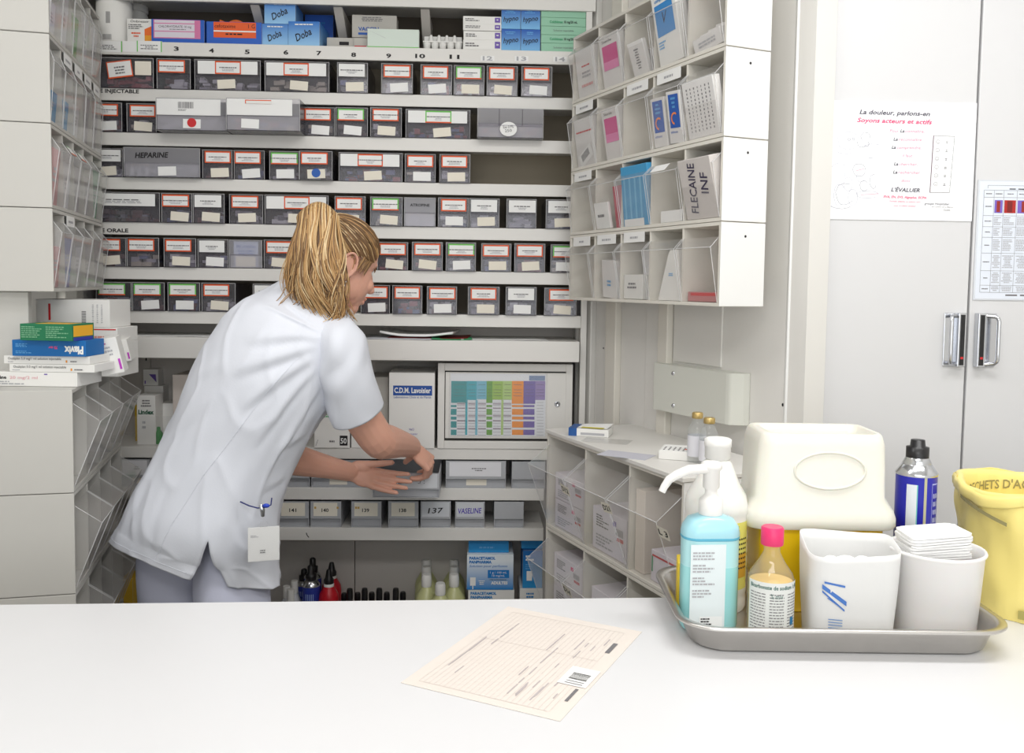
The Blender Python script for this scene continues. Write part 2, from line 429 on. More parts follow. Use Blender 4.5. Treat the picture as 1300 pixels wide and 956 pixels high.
for s1, s2, a, b, y in (('Pour', 'La connaître,', 558, 806, 262), ('', 'La reconnaître', 585, 786, 322), ('', 'La comprendre,', 572, 784, 380), ('', 'il faut', 648, 720, 439), ('', 'La chercher,', 588, 756, 499), ('', 'La rechercher', 582, 776, 557), ('', 'donc', 642, 708, 617)):
    full = (s1 + ' ' + s2).strip(); i = full.find('La')
    if i < 0: pt(full, a, b, y, LP, .0065)
    else:
        tw = text_geo(full, .22, 0)[2]; xa, za = ps(a, y); xb, _ = ps(b, y); kx = (xb - xa) / tw
        pre = text_geo(full[:i].strip(), .22, 0)[2] * kx if i else 0
        if i: write(mb, full[:i].strip(), xa, za - .0023, .0065, LP, Y, w=pre, align='l', shear=.22)
        ox = xa + (text_geo(full[:i] + 'L', .22, 0)[2] - text_geo('L', .22, 0)[2]) * kx if i else xa
        lw = text_geo('La', .22, .02)[2] * kx
        write(mb, 'La', ox, za - .0023, .0068, DK, Y, w=lw, align='l', shear=.22, bold=.02)
        rest = full[i + 3:]
        write(mb, rest, ox + lw * 1.22, za - .0023, .0065, LP, Y, w=xb - ox - lw * 1.22, align='l', shear=.22)
pt("L'ÉVALUER", 568, 774, 684, DK, .0085, bold=.02)
pt('EVA, EN, EVS, Algoplus, ECPA', 513, 820, 733, PK, .005, bold=.02)
pt('l\'échelle adaptée au patient suivi', 556, 778, 764, PK, .0035); pt('pour la même douleur', 586, 745, 795, PK, .0035)
pt('groupe Hospitalier', 806, 985, 781, DK, .005); pt('du Centre de la Région', 858, 1012, 803, GREYINK, .003); pt('Guilde', 940, 990, 826, GREYINK, .004)
# pain ruler drawing
P = [ps(872, 293), ps(1022, 300), ps(985, 700), ps(845, 700)]
def line(a, b, w, m):
    a = Vector((a[0], Y, a[1])); b = Vector((b[0], Y, b[1])); d = (b - a).normalized(); n = Vector((-d.z, 0, d.x)) * w * (.6 if w < .0007 else .5)
    mb.add([a - n, b - n, b + n, a + n], [(0, 1, 2, 3)], m)
line(P[0], P[3], .0016, plain(96, 60, 80)); line(P[0], P[1], .0006, GREYINK); line(P[1], P[2], .0006, GREYINK); line(P[2], P[3], .0008, GREYINK)
for i in range(6):
    u = (i + .5) / 6 * .94 + .02; c = ps(905 - 22 * u, 300 + 385 * u); r = .0042
    for k in range(12):
        a, b = 2 * math.pi * k / 12, 2 * math.pi * (k + 1) / 12
        line((c[0] + r * math.cos(a), c[1] + r * math.sin(a)), (c[0] + r * math.cos(b), c[1] + r * math.sin(b)), .0005, GREYINK)
    line((c[0] - .0015, c[1] - .0016), (c[0] + .0015, c[1] - .0016 + .0004 * (i - 3)), .0006, GREYINK)
    e = ps(975 - 25 * u, 305 + 385 * u); print_lines(mb, e[0] - .006, e[0] + .003, e[1] - .003, e[1] + .003, 2, GREYINK, Y)
    q = ps(1018 - 36 * u, 300 + 395 * u); line((q[0] - .002, q[1]), q, .0006, GREYINK)
# the two pencil drawings, as loose line work
rnd = random.Random(3)
def scrawl(cx_, cy_, rx, ry, a0, a1, wob, m):
    prev = None
    for k in range(15):
        a = R(a0 + (a1 - a0) * k / 14); rr = 1 + wob * rnd.uniform(-1, 1); c = ps(cx_ + rx * rr * math.cos(a), cy_ - ry * rr * math.sin(a))
        if prev: line(prev, c, .0006, m)
        prev = c
PENC = plain(180, 180, 194); PENC2 = plain(140, 140, 156)
for a in ((265, 330, 78, 62, 20, 300, .10, PENC), (385, 300, 32, 30, -30, 230, .1, PENC2), (370, 350, 40, 26, 150, 390, .15, PENC2), (250, 400, 70, 22, 180, 350, .1, PENC), (440, 370, 60, 16, 180, 20, .1, PENC),
          (268, 322, 10, 8, 0, 360, .1, PENC2), (300, 318, 8, 8, 0, 360, .1, PENC2), (340, 540, 46, 46, 0, 350, .06, PENC2), (350, 590, 28, 34, 90, 350, .08, PENC), (262, 640, 32, 50, 0, 350, .06, PENC), (240, 710, 66, 78, 60, 320, .08, PENC2),
          (295, 735, 34, 60, 0, 360, .04, PENC), (200, 720, 40, 80, 40, 250, .05, PENC), (375, 650, 30, 36, 30, 320, .1, PENC2), (440, 620, 24, 50, 60, 330, .12, PENC2), (400, 715, 80, 26, 0, 330, .06, PENC), (210, 795, 70, 20, 170, 350, .08, PENC2), (200, 560, 70, 70, 90, 175, .02, PENC)): scrawl(*a)
line(ps(130, 495), ps(130, 700), .0006, PENC); line(ps(232, 490), ps(238, 590), .0006, PENC)
line(ps(318, 545), ps(375, 530), .0008, LP); line(ps(350, 716), ps(480, 708), .0008, LP); print_lines(mb, *[ps(415, 0)[0], ps(462, 0)[0]], ps(0, 452)[1], ps(0, 442)[1], 1, PENC, Y)
mb.build('printing', t)

x0, z1 = cx(1244, 230, -.0055); x1 = x0 + .30; z0 = cx(1238, 379, -.0055)[1]; x1 = min(x1, W)
t = thing('table_poster', 'laminated sheet of table and red photographs on the right cupboard door', 'poster', FC.w(x0, -.0055, z0), FC.a)
sh = x1 - x0; shh = z1 - z0
LAM = mat('laminated_paper', rgb(226, 232, 242), 0.25)
MB().box(-.004, sh, -.0006, .0006, -.003, shh + .003, mat('laminate_edge', rgb(214, 218, 224), .2)).box(0, sh - .004, -.0010, -.0005, 0, shh, LAM).build('sheet', t)
mb = MB(); Y = -.0014; rnd = random.Random(5)
def tx(u, v): return (u * .105, shh * (1 - v))           # u: 0..1 over the part in view (80 px), v: 0..1 down
cols = [.055, .068, .100, .135, .17, .21, .25, sh - .012]
cols = [.010, .033, .055, .085, .125, .165, .205, .245, sh - .012]
rows = [.075, .135, .29, .385, .475, .61, .76, .885, .945]
for v in rows: panel(mb, cols[0], cols[-1], shh * (1 - v) - .0003, shh * (1 - v) + .0003, GREYINK, Y)
for c in cols: panel(mb, c - .0003, c + .0003, shh * (1 - rows[-1]), shh * (1 - rows[0]), GREYINK, Y)
panel(mb, .018, sh - .02, shh * .965, shh * .967, GREYINK, Y); panel(mb, .018, .0186, shh * .94, shh * .967, GREYINK, Y)
print_lines(mb, .04, sh - .02, shh * .93, shh * .945, 1, INK, Y, fill=.95); print_lines(mb, .012, sh - .02, shh * .02, shh * .045, 1, GREYINK, Y, fill=.95)
for i in range(len(rows) - 1):
    for j in range(len(cols) - 1):
        za, zb = shh * (1 - rows[i + 1]), shh * (1 - rows[i]); xa, xb = cols[j] + .002, cols[j + 1] - .002
        if i == 1 and j > 0:
            panel(mb, xa, xb, za + .006, zb - .006, plain(176, 34, 28) if j % 2 == 0 else plain(120, 96, 190), Y)
            panel(mb, xa + (xb - xa) * .25, xb - (xb - xa) * .3, za + .008, zb - .008, plain(120, 22, 22) if j % 2 == 0 else plain(150, 40, 30), Y - .0002)
        elif j == 0 or i == 0: print_lines(mb, xa, xb, (za + zb) / 2 - .002, (za + zb) / 2 + .002, 1, GREYINK, Y, fill=.9, rnd=rnd)
        else: print_lines(mb, xa, xb, (za + zb) / 2 - (zb - za) * .35, (za + zb) / 2 + (zb - za) * .4, max(1, int((zb - za) / .0045)), PALEINK, Y, center=i > 4, fill=1.0, rnd=rnd)
mb.build('printing', t)

# ------------------------------------------------------------------ the counter in front
CT = H - 0.54
b0 = at_z(0, 767, CT); b1 = at_z(835, 758, CT); du = (b1 - b0).normalized()
FCT = Frame(b0.x, b0.y, math.degrees(math.atan2(du.y, du.x)))
t = thing('counter', 'long white laminate counter across the foreground', 'counter', FCT.w(0, 0, 0), FCT.a)
MB().box(-.45, 2.2, -.85, 0, CT - .04, CT, COUNTER).build('worktop', t, bevel=.003)
MB().box(-.42, 2.17, -.80, -.03, 0.0, CT - .04, WHITE).build('counter_base', t)
# ------------------------------------------------------------------ the wall of shelving
def bx(px, py, y=0.0): return FB.pix(px, py, y)
def bz(py, y=0.0, px=430): return FB.pix(px, py, y)[1]
XL = bx(104, 300)[0]; XR = bx(737.5, 400)[0]; XT = bx(756, 40)[0]
SD = 0.215                                          # shelf depth
UNIT = thing('shelving_unit', 'wide white wall of shelves behind the nurse, filled with drawers', 'shelves', FB.w(0, 0, 0), FB.a)
S = {}                                             # shelf name -> (top z, bottom z)
for n, a, b in (('S1', 58.5, 75.5), ('S2', 118, 133.3), ('S3', 173.3, 189.6), ('S4', 230, 245), ('S5', 286.3, 302), ('S6', 342.3, 358), ('S7', 397.6, 413), ('A', 568.5, 582.6), ('B', 619.6, 634.5), ('C', 670.2, 686)):
    S[n] = (bz(a), bz(b))
S['T'] = (bz(-14), bz(6.3)); S['D'] = (bz(806), bz(820))
shelf_obj = {}
for n, (zt, zb) in S.items():
    r = XT if n in ('T',) else XR
    if n in ('B', 'C', 'D'): r = bx(690.5, 640)[0]
    mb = MB(); mb.box(XL, r, 0, .012, zb, zt, WHITE).box(XL, r, .012, SD, zt - .014, zt, WHITE)
    shelf_obj[n] = mb.build('shelf', UNIT, bevel=.0012)
# pull-out board with overhang
wt, wb = bz(430.5, -.045), bz(457, -.045)
mb = MB(); mb.box(XL, bx(735.8, 440, -.045)[0], -.045, SD, wb, wt, WHITE); mb.build('pull_out_board', UNIT, bevel=.002)
# uprights, backs
MB().box(XL - .018, XL, 0, SD, 0, 2.5, WHITE).build('side_panel', UNIT)
MB().box(XR + .0005, XR + .018, .004, SD, 0, 2.5, WHITE).build('side_panel', UNIT)
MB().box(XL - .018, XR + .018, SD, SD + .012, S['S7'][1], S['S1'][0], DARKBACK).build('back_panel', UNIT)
MB().box(XL - .018, XR + .018, SD, SD + .012, S['S1'][0], 2.5, LOFTSHADE).build('back_panel', UNIT)  # darker tone stands in for shade in the top compartment
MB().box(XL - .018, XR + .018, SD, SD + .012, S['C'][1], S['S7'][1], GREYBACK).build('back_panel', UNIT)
xs_ = bx(450.5, 720, SD)[0]
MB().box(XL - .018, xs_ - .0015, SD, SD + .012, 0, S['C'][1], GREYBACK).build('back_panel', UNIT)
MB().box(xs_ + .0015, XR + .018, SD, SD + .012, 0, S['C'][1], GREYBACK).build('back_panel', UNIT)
for px in (327, 431, 540):                         # brackets under the top board
    x = bx(px, 20, .06)[0]; mb = MB()
    z1, z0 = S['T'][1], S['T'][1] - .12
    pts = [Vector((x - .012, .02, z1)), Vector((x - .012, SD, z0)), Vector((x - .012, SD, z1))]
    mb.loft([pts, [p + Vector((.026, 0, 0)) for p in pts]], GREYBACK, smooth=False); mb.build('bracket', UNIT)
mb = MB(); x = bx(157, 470, .02)[0]                # slotted upright seen in the open bay at the left
mb.box(x - .012, x + .012, SD - .012, SD, S['A'][0], wb, GREYBACK)
for k in range(6): mb.box(x - .002, x + .002, SD - .0125, SD - .012, wb - .03 - k * .045, wb - .018 - k * .045, BLACKPL)
mb.build('slotted_upright', UNIT)
# lettering on the shelf edges
for s, px, py in (('3', 224, 62), ('4', 268.5, 64.3), ('5', 314, 66), ('6', 363, 66.6), ('7', 405, 67.6), ('8', 449, 69.6), ('9', 493.5, 71), ('10', 533.5, 71.3), ('11', 577, 72.3), ('12', 619, 74.2), ('13', 662, 74.6), ('14', 711, 75.3)):
    mb = MB(); x, z = bx(px, py); pale = int(s) >= 12
    if pale: panel(mb, x - .02, x + .02, z - .0075, z + .0075, PAPER, -.0006)
    write(mb, s, x, z - .0055, .0115, PALEINK if pale else INK, -.0009, w=(.0145 if len(s) == 1 else .029), bold=.03)
    mb.build('numeral', shelf_obj['S1'])
mb = MB(); x, z = bx(176.5, 116.3); write(mb, "E INJECTABLE", x, z - .005, .0105, INK, -.0009, w=x - bx(127, 115)[0], align='r', bold=.03); mb.build('lettering', shelf_obj['S2'])
mb = MB(); x, z = bx(163, 292.8); write(mb, "E ORALE", x, z - .005, .0105, INK, -.0009, w=x - bx(129, 292)[0], align='r', bold=.03); mb.build('lettering', shelf_obj['S5'])
mb = MB()                                          # white and green edge tags at the left of the top edge
for a, b, g in ((118, 155, (154.5,)), (156, 173, ()), (173, 206, (174.5, 205))):
    xa, za = bx(a, 65.5); xb, zb = bx(b, 52.5); panel(mb, xa, xb, za, zb, PAPER, -.0008)
    for q in g: xg = bx(q, 60)[0]; panel(mb, xg - .0015, xg + .0015, za, zb, GREEN, -.0011)
    if b != 173: print_lines(mb, xa + .006, xb - .006, za + .006, zb - .01, 3, GREYINK, -.0011)
mb.build('edge_label', shelf_obj['S1'])
mb = MB(); x, z = bx(391, 680.5); mb.tube([(x - .005, -.001, z + .010), (x - .002, -.0012, z + .002), (x + .003, -.001, z - .004)], .0012, INK, 6); mb.build('pen_mark', shelf_obj['C'])

# ------------------------------------------------------------------ small clear drawers
ORD = ['first', 'second', 'third', 'fourth', 'fifth', 'sixth', 'seventh', 'eighth', 'ninth', 'tenth', 'eleventh', 'twelfth', 'thirteenth', 'fourteenth', 'fifteenth']
ROWW = ['top', 'second', 'third', 'fourth', 'fifth', 'bottom']
rows = [
 (79, 'S2', [(126, 195, 'X'), (199, 242, 'O', 201, 235), (247, 331, 'wO', 251, 327, 273, 306), (336, 418, 'wO', 338, 414, 360, 392), (428, 467, 'W', 430, 463), (484, 524, 'O', 487, 521), (534, 574, 'O', 537, 569), (576, 615, 'G', 579, 611), (618, 657, 'O', 621, 653), (662, 701, 'O', 665, 697)]),
 (136, 'S3', [(114, 155, 'O', 117, 150), (161, 199, 'O', 165, 197.5), (198, 288, 'wp', 199, 280), (287, 381, 'wq', 288, 371), (384, 425, 'O', 387, 420), (426, 467, 'G', 428.6, 462), (470, 510, 'O', 473, 506), (515, 597, 'wG', 518, 593, 540, 573), (606, 690, 'C', 0, 0)]),
 (193, 'S4', [(112, 156, 'W', 117, 153.5), (157, 254, 'H', 0, 0), (257, 295, 'O', 260, 293), (297, 336, 'O', 298, 331), (342, 380, 'G', 344, 378), (380, 422, 'Od', 382, 416), (430, 511, 'wO', 432, 507, 454, 486), (514, 553, 'O', 517, 550), (558, 597, 'O', 560.5, 593)]),
 (248.5, 'S5', [(112, 203, 'wW', 116, 197), (205, 244, 'O', 206, 240), (245, 285, 'W', 247, 281), (291, 334, 'O', 294, 328), (336, 417, 'wO', 338, 414, 360.6, 393), (425, 464, 'O', 426.6, 459.4), (470, 511, 'G', 472.5, 506), (513, 553, 'N', 0, 0), (556, 595, 'O', 560, 592), (596, 634, 'W', 598, 631), (643, 681, 'W', 646, 680), (693, 732, 'W', 696, 729)]),
 (305.5, 'S6', [(116, 160, 'O', 119, 153), (161, 202, 'O', 163, 196), (208, 249, 'O', 210, 243), (251, 290, 'W', 253, 285), (291, 333, 'B', 0, 0), (335, 375, 'O', 338, 371), (437, 476, 'O', 440, 472), (479, 518, 'O', 482, 515), (523, 562, 'O', 526, 559), (566, 604, 'G', 569, 602), (611, 649, 'O', 613, 646), (653, 692, 'O', 656, 689), (699, 733, 'G', 702, 732)]),
 (361, 'S7', [(122, 167, 'G', 125, 159), (168, 209, 'G', 170, 204), (213, 254, 'G', 215, 249), (256, 299, 'O', 258.5, 291), (321, 361, 'W', 323, 356), (458, 495, 'O', 461, 492), (498, 536, 'O', 501, 533), (542, 580, 'O', 545, 578), (594, 634, 'O', 597.5, 630), (642, 681, 'W', 645, 678), (691, 732, 'O', 697, 728)]),
]
CONT = [plain(110, 70, 66), plain(170, 96, 96), plain(186, 182, 188), plain(228, 226, 228), plain(150, 146, 158), plain(120, 106, 104), plain(206, 196, 176), plain(120, 130, 170), plain(214, 212, 218)]
def label_card(parent, x0, x1, z0, z1, y, col, center=None, style='', rnd=random):
    mb = MB(); e = .0035
    if center:
        panel(mb, x0, x1, z0, z1, PAPER, y)
        if style in ('wp', 'wq'):
            if style == 'wp':                                    # bar code sticker
                xc = x0 + (x1 - x0) * .46; w = .045
                for k in range(16):
                    xx = xc - w / 2 + w * k / 16; panel(mb, xx, xx + w / 16 * (.3 + .5 * rnd.random()), z1 - .026, z1 - .008, GREYINK, y - .0004)
                print_lines(mb, xc - w / 2, xc + w / 4, z1 - .034, z1 - .028, 2, GREYINK, y - .0004, center=False)
            else:                                                # torn, curled orange label
                xa = x0 + (x1 - x0) * .28; xb = x0 + (x1 - x0) * .68
                panel(mb, xa, xb, z1 - .013, z1 - .002, ORANGE, y - .0006); panel(mb, xa + .003, xb + .002, z1 - .013, z1 - .005, WCARD, y - .002)
            return mb.build('label_card', parent)
        a, b = center
    else: a, b = x0, x1
    if col in 'OG':
        panel(mb, a, b, z0, z1, ORANGE if col == 'O' else GREEN, y - .0004)
        if col == 'G': panel(mb, a, b, z0, z0 + e, ORANGE, y - .0006)
        panel(mb, a + e, b - e, z0 + e, z1 - e * 1.2, PAPER, y - .0008)
    elif not center: panel(mb, a, b, z0, z1, PAPER, y - .0004)
    print_lines(mb, a + .008, b - .008, z0 + (z1 - z0) * .42, z0 + (z1 - z0) * .58, 1, GREYINK, y - .0012, fill=1.3, rnd=rnd)
    print_lines(mb, a + .02, b - .02, z0 + (z1 - z0) * .2, z0 + (z1 - z0) * .42, 2, PALEINK, y - .0012, fill=1.0, rnd=rnd)
    return mb.build('label_card', parent)

GROUP = 'small clear drawers on the shelves'
cname = {'O': 'orange-edged', 'G': 'green-edged', 'W': 'plain white'}
for ri, (ytop, below, items) in enumerate(rows):
    z0 = S[below][0]; zt = bz(ytop)
    for di, it in enumerate(items):
        px0, px1, st = it[:3]; rnd = random.Random(ri * 100 + di)
        pull = {'wp': .055, 'wq': .075, 'C': .035, 'H': .02, 'Od': .02, 'X': .004}.get(st, rnd.choice((.001, .003, .006, .009)))
        yf = -pull; pym = (ytop + 20)
        x0, x1 = bx(px0, pym, yf)[0], bx(px1, pym, yf)[0]; w = x1 - x0; h = zt - z0 - .001 - rnd.random() * .002
        if st in ('wp', 'wq', 'C', 'H'): h = zt - z0 - .0005
        if st in ('wp', 'wq'): h = S['S2'][1] - z0 - .001
        c = st[-1] if st[0] == 'w' else st[0]
        where = '%s from left in %s drawer row' % (ORD[di], ROWW[ri])
        lab = {'X': 'wide clear drawer with a tilted orange-edged label, ', 'wp': 'wide pulled-out clear drawer with bar code label, ', 'wq': 'wide furthest pulled clear drawer, curled orange label, ',
               'C': 'wide unlabelled clear drawer of three windows, ', 'H': 'wide clear drawer marked with black pen, ', 'N': 'unlabelled clear drawer of small vials, ', 'B': 'clear drawer with a blue printed packet in it, ',
               'Od': 'clear drawer with a blue dot under its label, '}.get(st)
        if lab is None:
            lab = ('wide clear drawer, %s label on white strip, ' if st in ('wO', 'wG') else 'wide clear drawer with long %s label, ' if st == 'wW' else 'clear drawer with %s label, ') % ('white' if st == 'wW' else cname[c])
        t = thing('drawer_box', lab + where, 'drawer', FB.w(x0, yf, z0), FB.a, GROUP)
        d = .185; th = .0018; hl = h * .50; lipz = h - hl
        mb = MB()                                                # shell
        mb.box(0, w, 0, d, 0, th, SMOKEDARK).box(0, th, .0, d, th, h, SMOKEDARK).box(w - th, w, .0, d, th, h, SMOKEDARK).box(th, w - th, d - th, d, th, h, SMOKEDARK)
        mb.build('drawer_shell', t)
        SM = SMOKELIGHT if st in ('C', 'H', 'wp', 'wq', 'N', 'B') else SMOKE
        mb = MB()                                                # front: window below, raised label holder above
        mb.box(th, w - th, .004, .004 + th, th, lipz, SM)
        mb.add([(0, 0, lipz), (w, 0, lipz), (w, 0, h), (0, 0, h), (0, .004, lipz - .004), (w, .004, lipz - .004), (0, .004, h), (w, .004, h)],
               [(0, 1, 2, 3), (4, 5, 1, 0), (3, 2, 7, 6)], SM)
        for xe in (.0008, w - .0008): mb.tube([(xe, -.0004, .001), (xe, -.0004, h)], .0009, EDGEGLINT, 4)
        mb.tube([(0, -.0004, h), (w, -.0004, h)], .0008, EDGEGLINT, 4)
        mb.build('drawer_front', t)
        def lx(px): return bx(px, pym, yf - .001)[0] - x0
        if st in ('O', 'G', 'W', 'Od', 'wW'):
            label_card(t, max(lx(it[3]), .002), min(lx(it[4]), w - .002), lipz + .004, h - .0035, -.0008, c, rnd=rnd)
        elif st in ('wO', 'wG'): label_card(t, lx(it[3]), lx(it[4]), lipz + .003, h - .0035, -.0008, c, (lx(it[5]), lx(it[6])), st, rnd)
        elif st in ('wp', 'wq'): label_card(t, lx(it[3]), lx(it[4]), lipz - .002, h - .002, -.0008, 'W', (0, 1), st, rnd)
        elif st == 'X':
            mb = MB(); mx = Matrix.Translation((w * .38, -.001, h * .62)) @ Matrix.Rotation(R(-8), 4, 'Y')
            panel(mb, -.036, .036, -.024, .024, ORANGE, 0, mx); panel(mb, -.033, .033, -.020, .021, PAPER, -.0004, mx); print_lines(mb, -.028, .028, -.015, .010, 3, GREYINK, -.0008, rnd=rnd, mx=mx)
            panel(mb, w * .66, w * .96, h * .44, h * .9, CREAM, -.0012); mb.build('label_card', t)
        elif st == 'C':
            mb = MB()
            for u in (.33, .68): mb.box(w * u - .001, w * u + .001, -.001, .004, h * .42, h - .002, SMOKEDARK)
            mb.box(.003, w - .003, -.002, 0, h * .40, h * .44, SMOKE); mb.build('window_divider', t)
            mb = MB(); mb.lathe([(0, 0), (.021, 0)], PAPER, seg=18, cap0=False, cap1=False); 
            for v in mb.v: v.x, v.y, v.z = v.x * 1.2 + w * .47, -.0014, v.y + h * .3
            write(mb, 'Eau 0.9%', w * .47, h * .33, .008, INK, -.0018, w=.03, rot=.08); write(mb, '250', w * .47, h * .2, .008, INK, -.0018, w=.02, rot=.08); mb.build('label_card', t)
        elif st == 'H':
            mb = MB(); write(mb, 'HEPARINE', w * .37, h * .66, .015, INK, -.0012, w=w * .44, bold=.03, rot=.03, shear=.2); mb.build('lettering', t)
        elif st == 'N':
            mb = MB(); write(mb, 'ATROPINE', w * .5, h * .70, .008, INK, -.0012, w=w * .62, bold=.02); mb.build('lettering', t)
        elif st == 'B':
            mb = MB(); panel(mb, w * .12, w * .86, h * .05, h * .95, plain(186, 198, 222), .0062); write(mb, 'IPEL-CRISTAL', w * .5, h * .72, .008, BLUEINK, .0058, w=w * .6, bold=.02)
            print_lines(mb, w * .16, w * .8, h * .48, h * .66, 2, BLUEINK, .0058, rnd=rnd); panel(mb, w * .18, w * .78, h * .06, h * .42, CREAM, .0056); mb.build('label_card', t)
        if st not in ('C', 'N', 'B') and rnd.random() < .9:          # handwritten sticker on the window
            sw = min(w * .7, .052); sx = (lx(it[5]) + lx(it[6])) / 2 + rnd.uniform(-.01, .012) if st in ('wO', 'wG') else w * rnd.uniform(.5, .58)
            if st in ('wp', 'wq'): sx = w * (.5 if st == 'wp' else .32); sw = .05
            sh_ = min(lipz * .72, .026); a = R(rnd.uniform(-6, 6))
            mx = Matrix.Translation((sx, .0030, lipz * .44)) @ Matrix.Rotation(a, 4, 'Y'); mb = MB()
            panel(mb, -sw / 2, sw / 2, -sh_ / 2, sh_ / 2, CREAM if rnd.random() < .6 else PAPER, 0, mx); mb.build('sticker', t)
        if st == 'Od' or st == 'wp':
            mb = MB(); r = .013; cx_ = w * .5
            mb.add([(cx_ + r * math.cos(2 * math.pi * k / 20), .0022, lipz * .5 + r * math.sin(2 * math.pi * k / 20)) for k in range(20)], [tuple(range(20))], BLUEINK if st == 'Od' else RED)
            mb.build('dot_sticker', t)
        # what lies in it: ampoules and blister packs nobody could count
        mb = MB()
        pal = [rnd.choice(CONT) for _ in range(3)]
        if st == 'X': pal = [plain(170, 60, 66), plain(150, 56, 60), plain(190, 120, 120)]
        if st in ('H', 'wp', 'W'): pal = [plain(214, 214, 218), plain(170, 170, 178), rnd.choice(CONT)]
        for k in range(int(9 + w * 170)):
            a = rnd.uniform(.012, .03); b = rnd.uniform(.006, .016); xx = rnd.uniform(.005, max(.006, w - a - .006)); yy = .0075 + rnd.random() * .02 + .02 * (k % 3)
            zz = th + (.0, .0, .012, .022)[k % 4]; m = rnd.choice(pal)
            if xx + a > w - .004: a = w - .005 - xx
            mb.box(xx, xx + a, yy, yy + .02, zz, min(zz + b, lipz), m)
        if st in ('H', 'N'):
            for k in range(3 if st == 'H' else 4):
                xx = .015 + k * (.022 if st == 'H' else w * .24); mb.lathe([(.008, th), (.008, .026), (.004, .030), (.004, .034)], plain(220, 222, 226), (xx, .022, 0), 12); mb.lathe([(.0055, .034), (.0055, .039)], plain(176, 150, 90), (xx, .022, 0), 12)
        o = mb.build('loose_ampoules', loc=FB.w(x0, yf, z0), rotz=FB.a); tag(o, 'loose ampoules and packets in clear drawer, ' + where, 'ampoules', 'loose contents of the drawers', 'stuff')

# ------------------------------------------------------------------ grey drawers in the two low rows
GG = 'grey drawers low on the shelves'
def grey_drawer(px0, px1, pyt, pyb, zfloor, y, label, paint, d=.19):
    pym = (pyt + pyb) / 2; x0, zt = bx(px0, pyt, y); x1, _ = bx(px1, pyb, y); w = x1 - x0; h = zt - zfloor
    t = thing('grey_drawer', label, 'drawer', FB.w(x0, y, zfloor), FB.a, GG)
    th = .002; mb = MB(); mb.box(0, w, .003, d, 0, th, GREYPL).box(0, th, .003, d, th, h, GREYPL).box(w - th, w, .003, d, th, h, GREYPL).box(th, w - th, d - th, d, th, h, GREYPL)
    mb.box(th, w - th, .012, .012 + th, th, h * .4, GREYPL); mb.build('drawer_shell', t)
    mb = MB(); mb.box(0, w, 0, .003, h * .36, h, GREYPL).box(0, w, 0, .012, h * .34, h * .36, GREYPL); mb.build('drawer_front', t, bevel=.0006)
    if paint:
        mb = MB(); paint(mb, w, h); mb.build('label_card', t)
    return t
def numtag(s, col=CREAM):
    def f(mb, w, h):
        panel(mb, w * .1, w * .88, h * .44, h * .95, col, -.0006)
        write(mb, s, w * .48, h * .60, .0105, INK, -.0010, w=.021, bold=.02)
        if s in ('140', '139'): 
            for u in (.17, .9 if s == '140' else .25): panel(mb, w * u - .004, w * u + .002, h * .72, h * .8, plain(206, 170, 90), -.0009)
    return f
zb = S['C'][0]
for a, b, s in ((353, 392, '141'), (394, 433, '140'), (446, 484, '139'), (493, 531, '138')):
    grey_drawer(a, b, 636.5, 668, zb, .004, {'141': 'grey drawer with white number tag 141, beside the hip badge of the nurse', '140': 'grey drawer tagged 140 with two yellow spots, right of the one by the badge', '139': 'grey drawer tagged 139 with small yellow spots, below the left hand of the nurse', '138': 'grey drawer with clean white tag 138, left of the handwritten one'}[s], numtag(s))
def hand(s, m, w_):
    def f(mb, w, h): panel(mb, w * .05, w * .95, h * .42, h * .97, plain(204, 207, 212), -.0006); write(mb, s, w * .5, h * .56, .016, m, -.0010, w=w * w_, shear=.15, rot=.03, bold=.015)
    return f
grey_drawer(534, 572, 636.5, 668, zb, .004, 'grey drawer with handwritten black 137', hand('137', INK, .52))
grey_drawer(578, 615, 637, 668, zb, .004, 'grey drawer marked VASELINE in purple pen', hand('VASELINE', plain(70, 44, 170), .8))
grey_drawer(627.5, 664.5, 637, 668, zb, .004, 'blank grey drawer at the right end of low row', None)
zb = S['B'][0]
def plaincard(mb, w, h):
    panel(mb, w * .06, w * .92, h * .44, h * .96, plain(226, 226, 230), -.0006); print_lines(mb, w * .4, w * .7, h * .62, h * .76, 2, GREYINK, -.001); panel(mb, w * .34, w * .68, h * .08, h * .3, CREAM, .0115)
grey_drawer(153, 190, 583, 614, zb, .004, 'grey drawer with white card at far left of upper row', plaincard)
grey_drawer(352, 393, 584, 617, zb, .004, 'grey drawer half behind the nurse and her left wrist', lambda mb, w, h: panel(mb, w * .1, w * .9, h * .46, h * .94, plain(214, 216, 220), -.0006))
grey_drawer(395, 470, 584, 617, zb, .004, 'wide grey drawer behind the left wrist of the nurse', lambda mb, w, h: panel(mb, w * .3, w * .6, h * .08, h * .3, CREAM, .0115))
def pulled(mb, w, h):
    panel(mb, w * .03, w * .97, h * .40, h * .97, plain(206, 209, 213), -.0006)
    for u, v, m in ((.15, .6, plain(30, 110, 180)), (.19, .7, plain(50, 160, 90)), (.22, .76, plain(50, 160, 90))): mb.add([(w * u + .004 * math.cos(k * .5236), -.001, h * v + .004 * math.sin(k * .5236)) for k in range(12)], [tuple(range(12))], m)
    write(mb, '(G/I:', w * .33, h * .56, .014, INK, -.001, w=w * .2); write(mb, "./':", w * .73, h * .58, .014, INK, -.001, w=w * .1)
PULL = -.13
ZP = bz(632, PULL, 515)
PDR = grey_drawer(473, 557.5, 600.5, 632, ZP, PULL, 'grey drawer pulled out and held in both hands of the nurse', pulled, d=.26)
grey_drawer(566, 642, 585, 617.5, zb, .004, 'wide grey drawer with white card right of the pulled-out one', plaincard)
grey_drawer(650, 692, 586, 618, zb, .004, 'blank grey drawer at the right end of upper row', None)
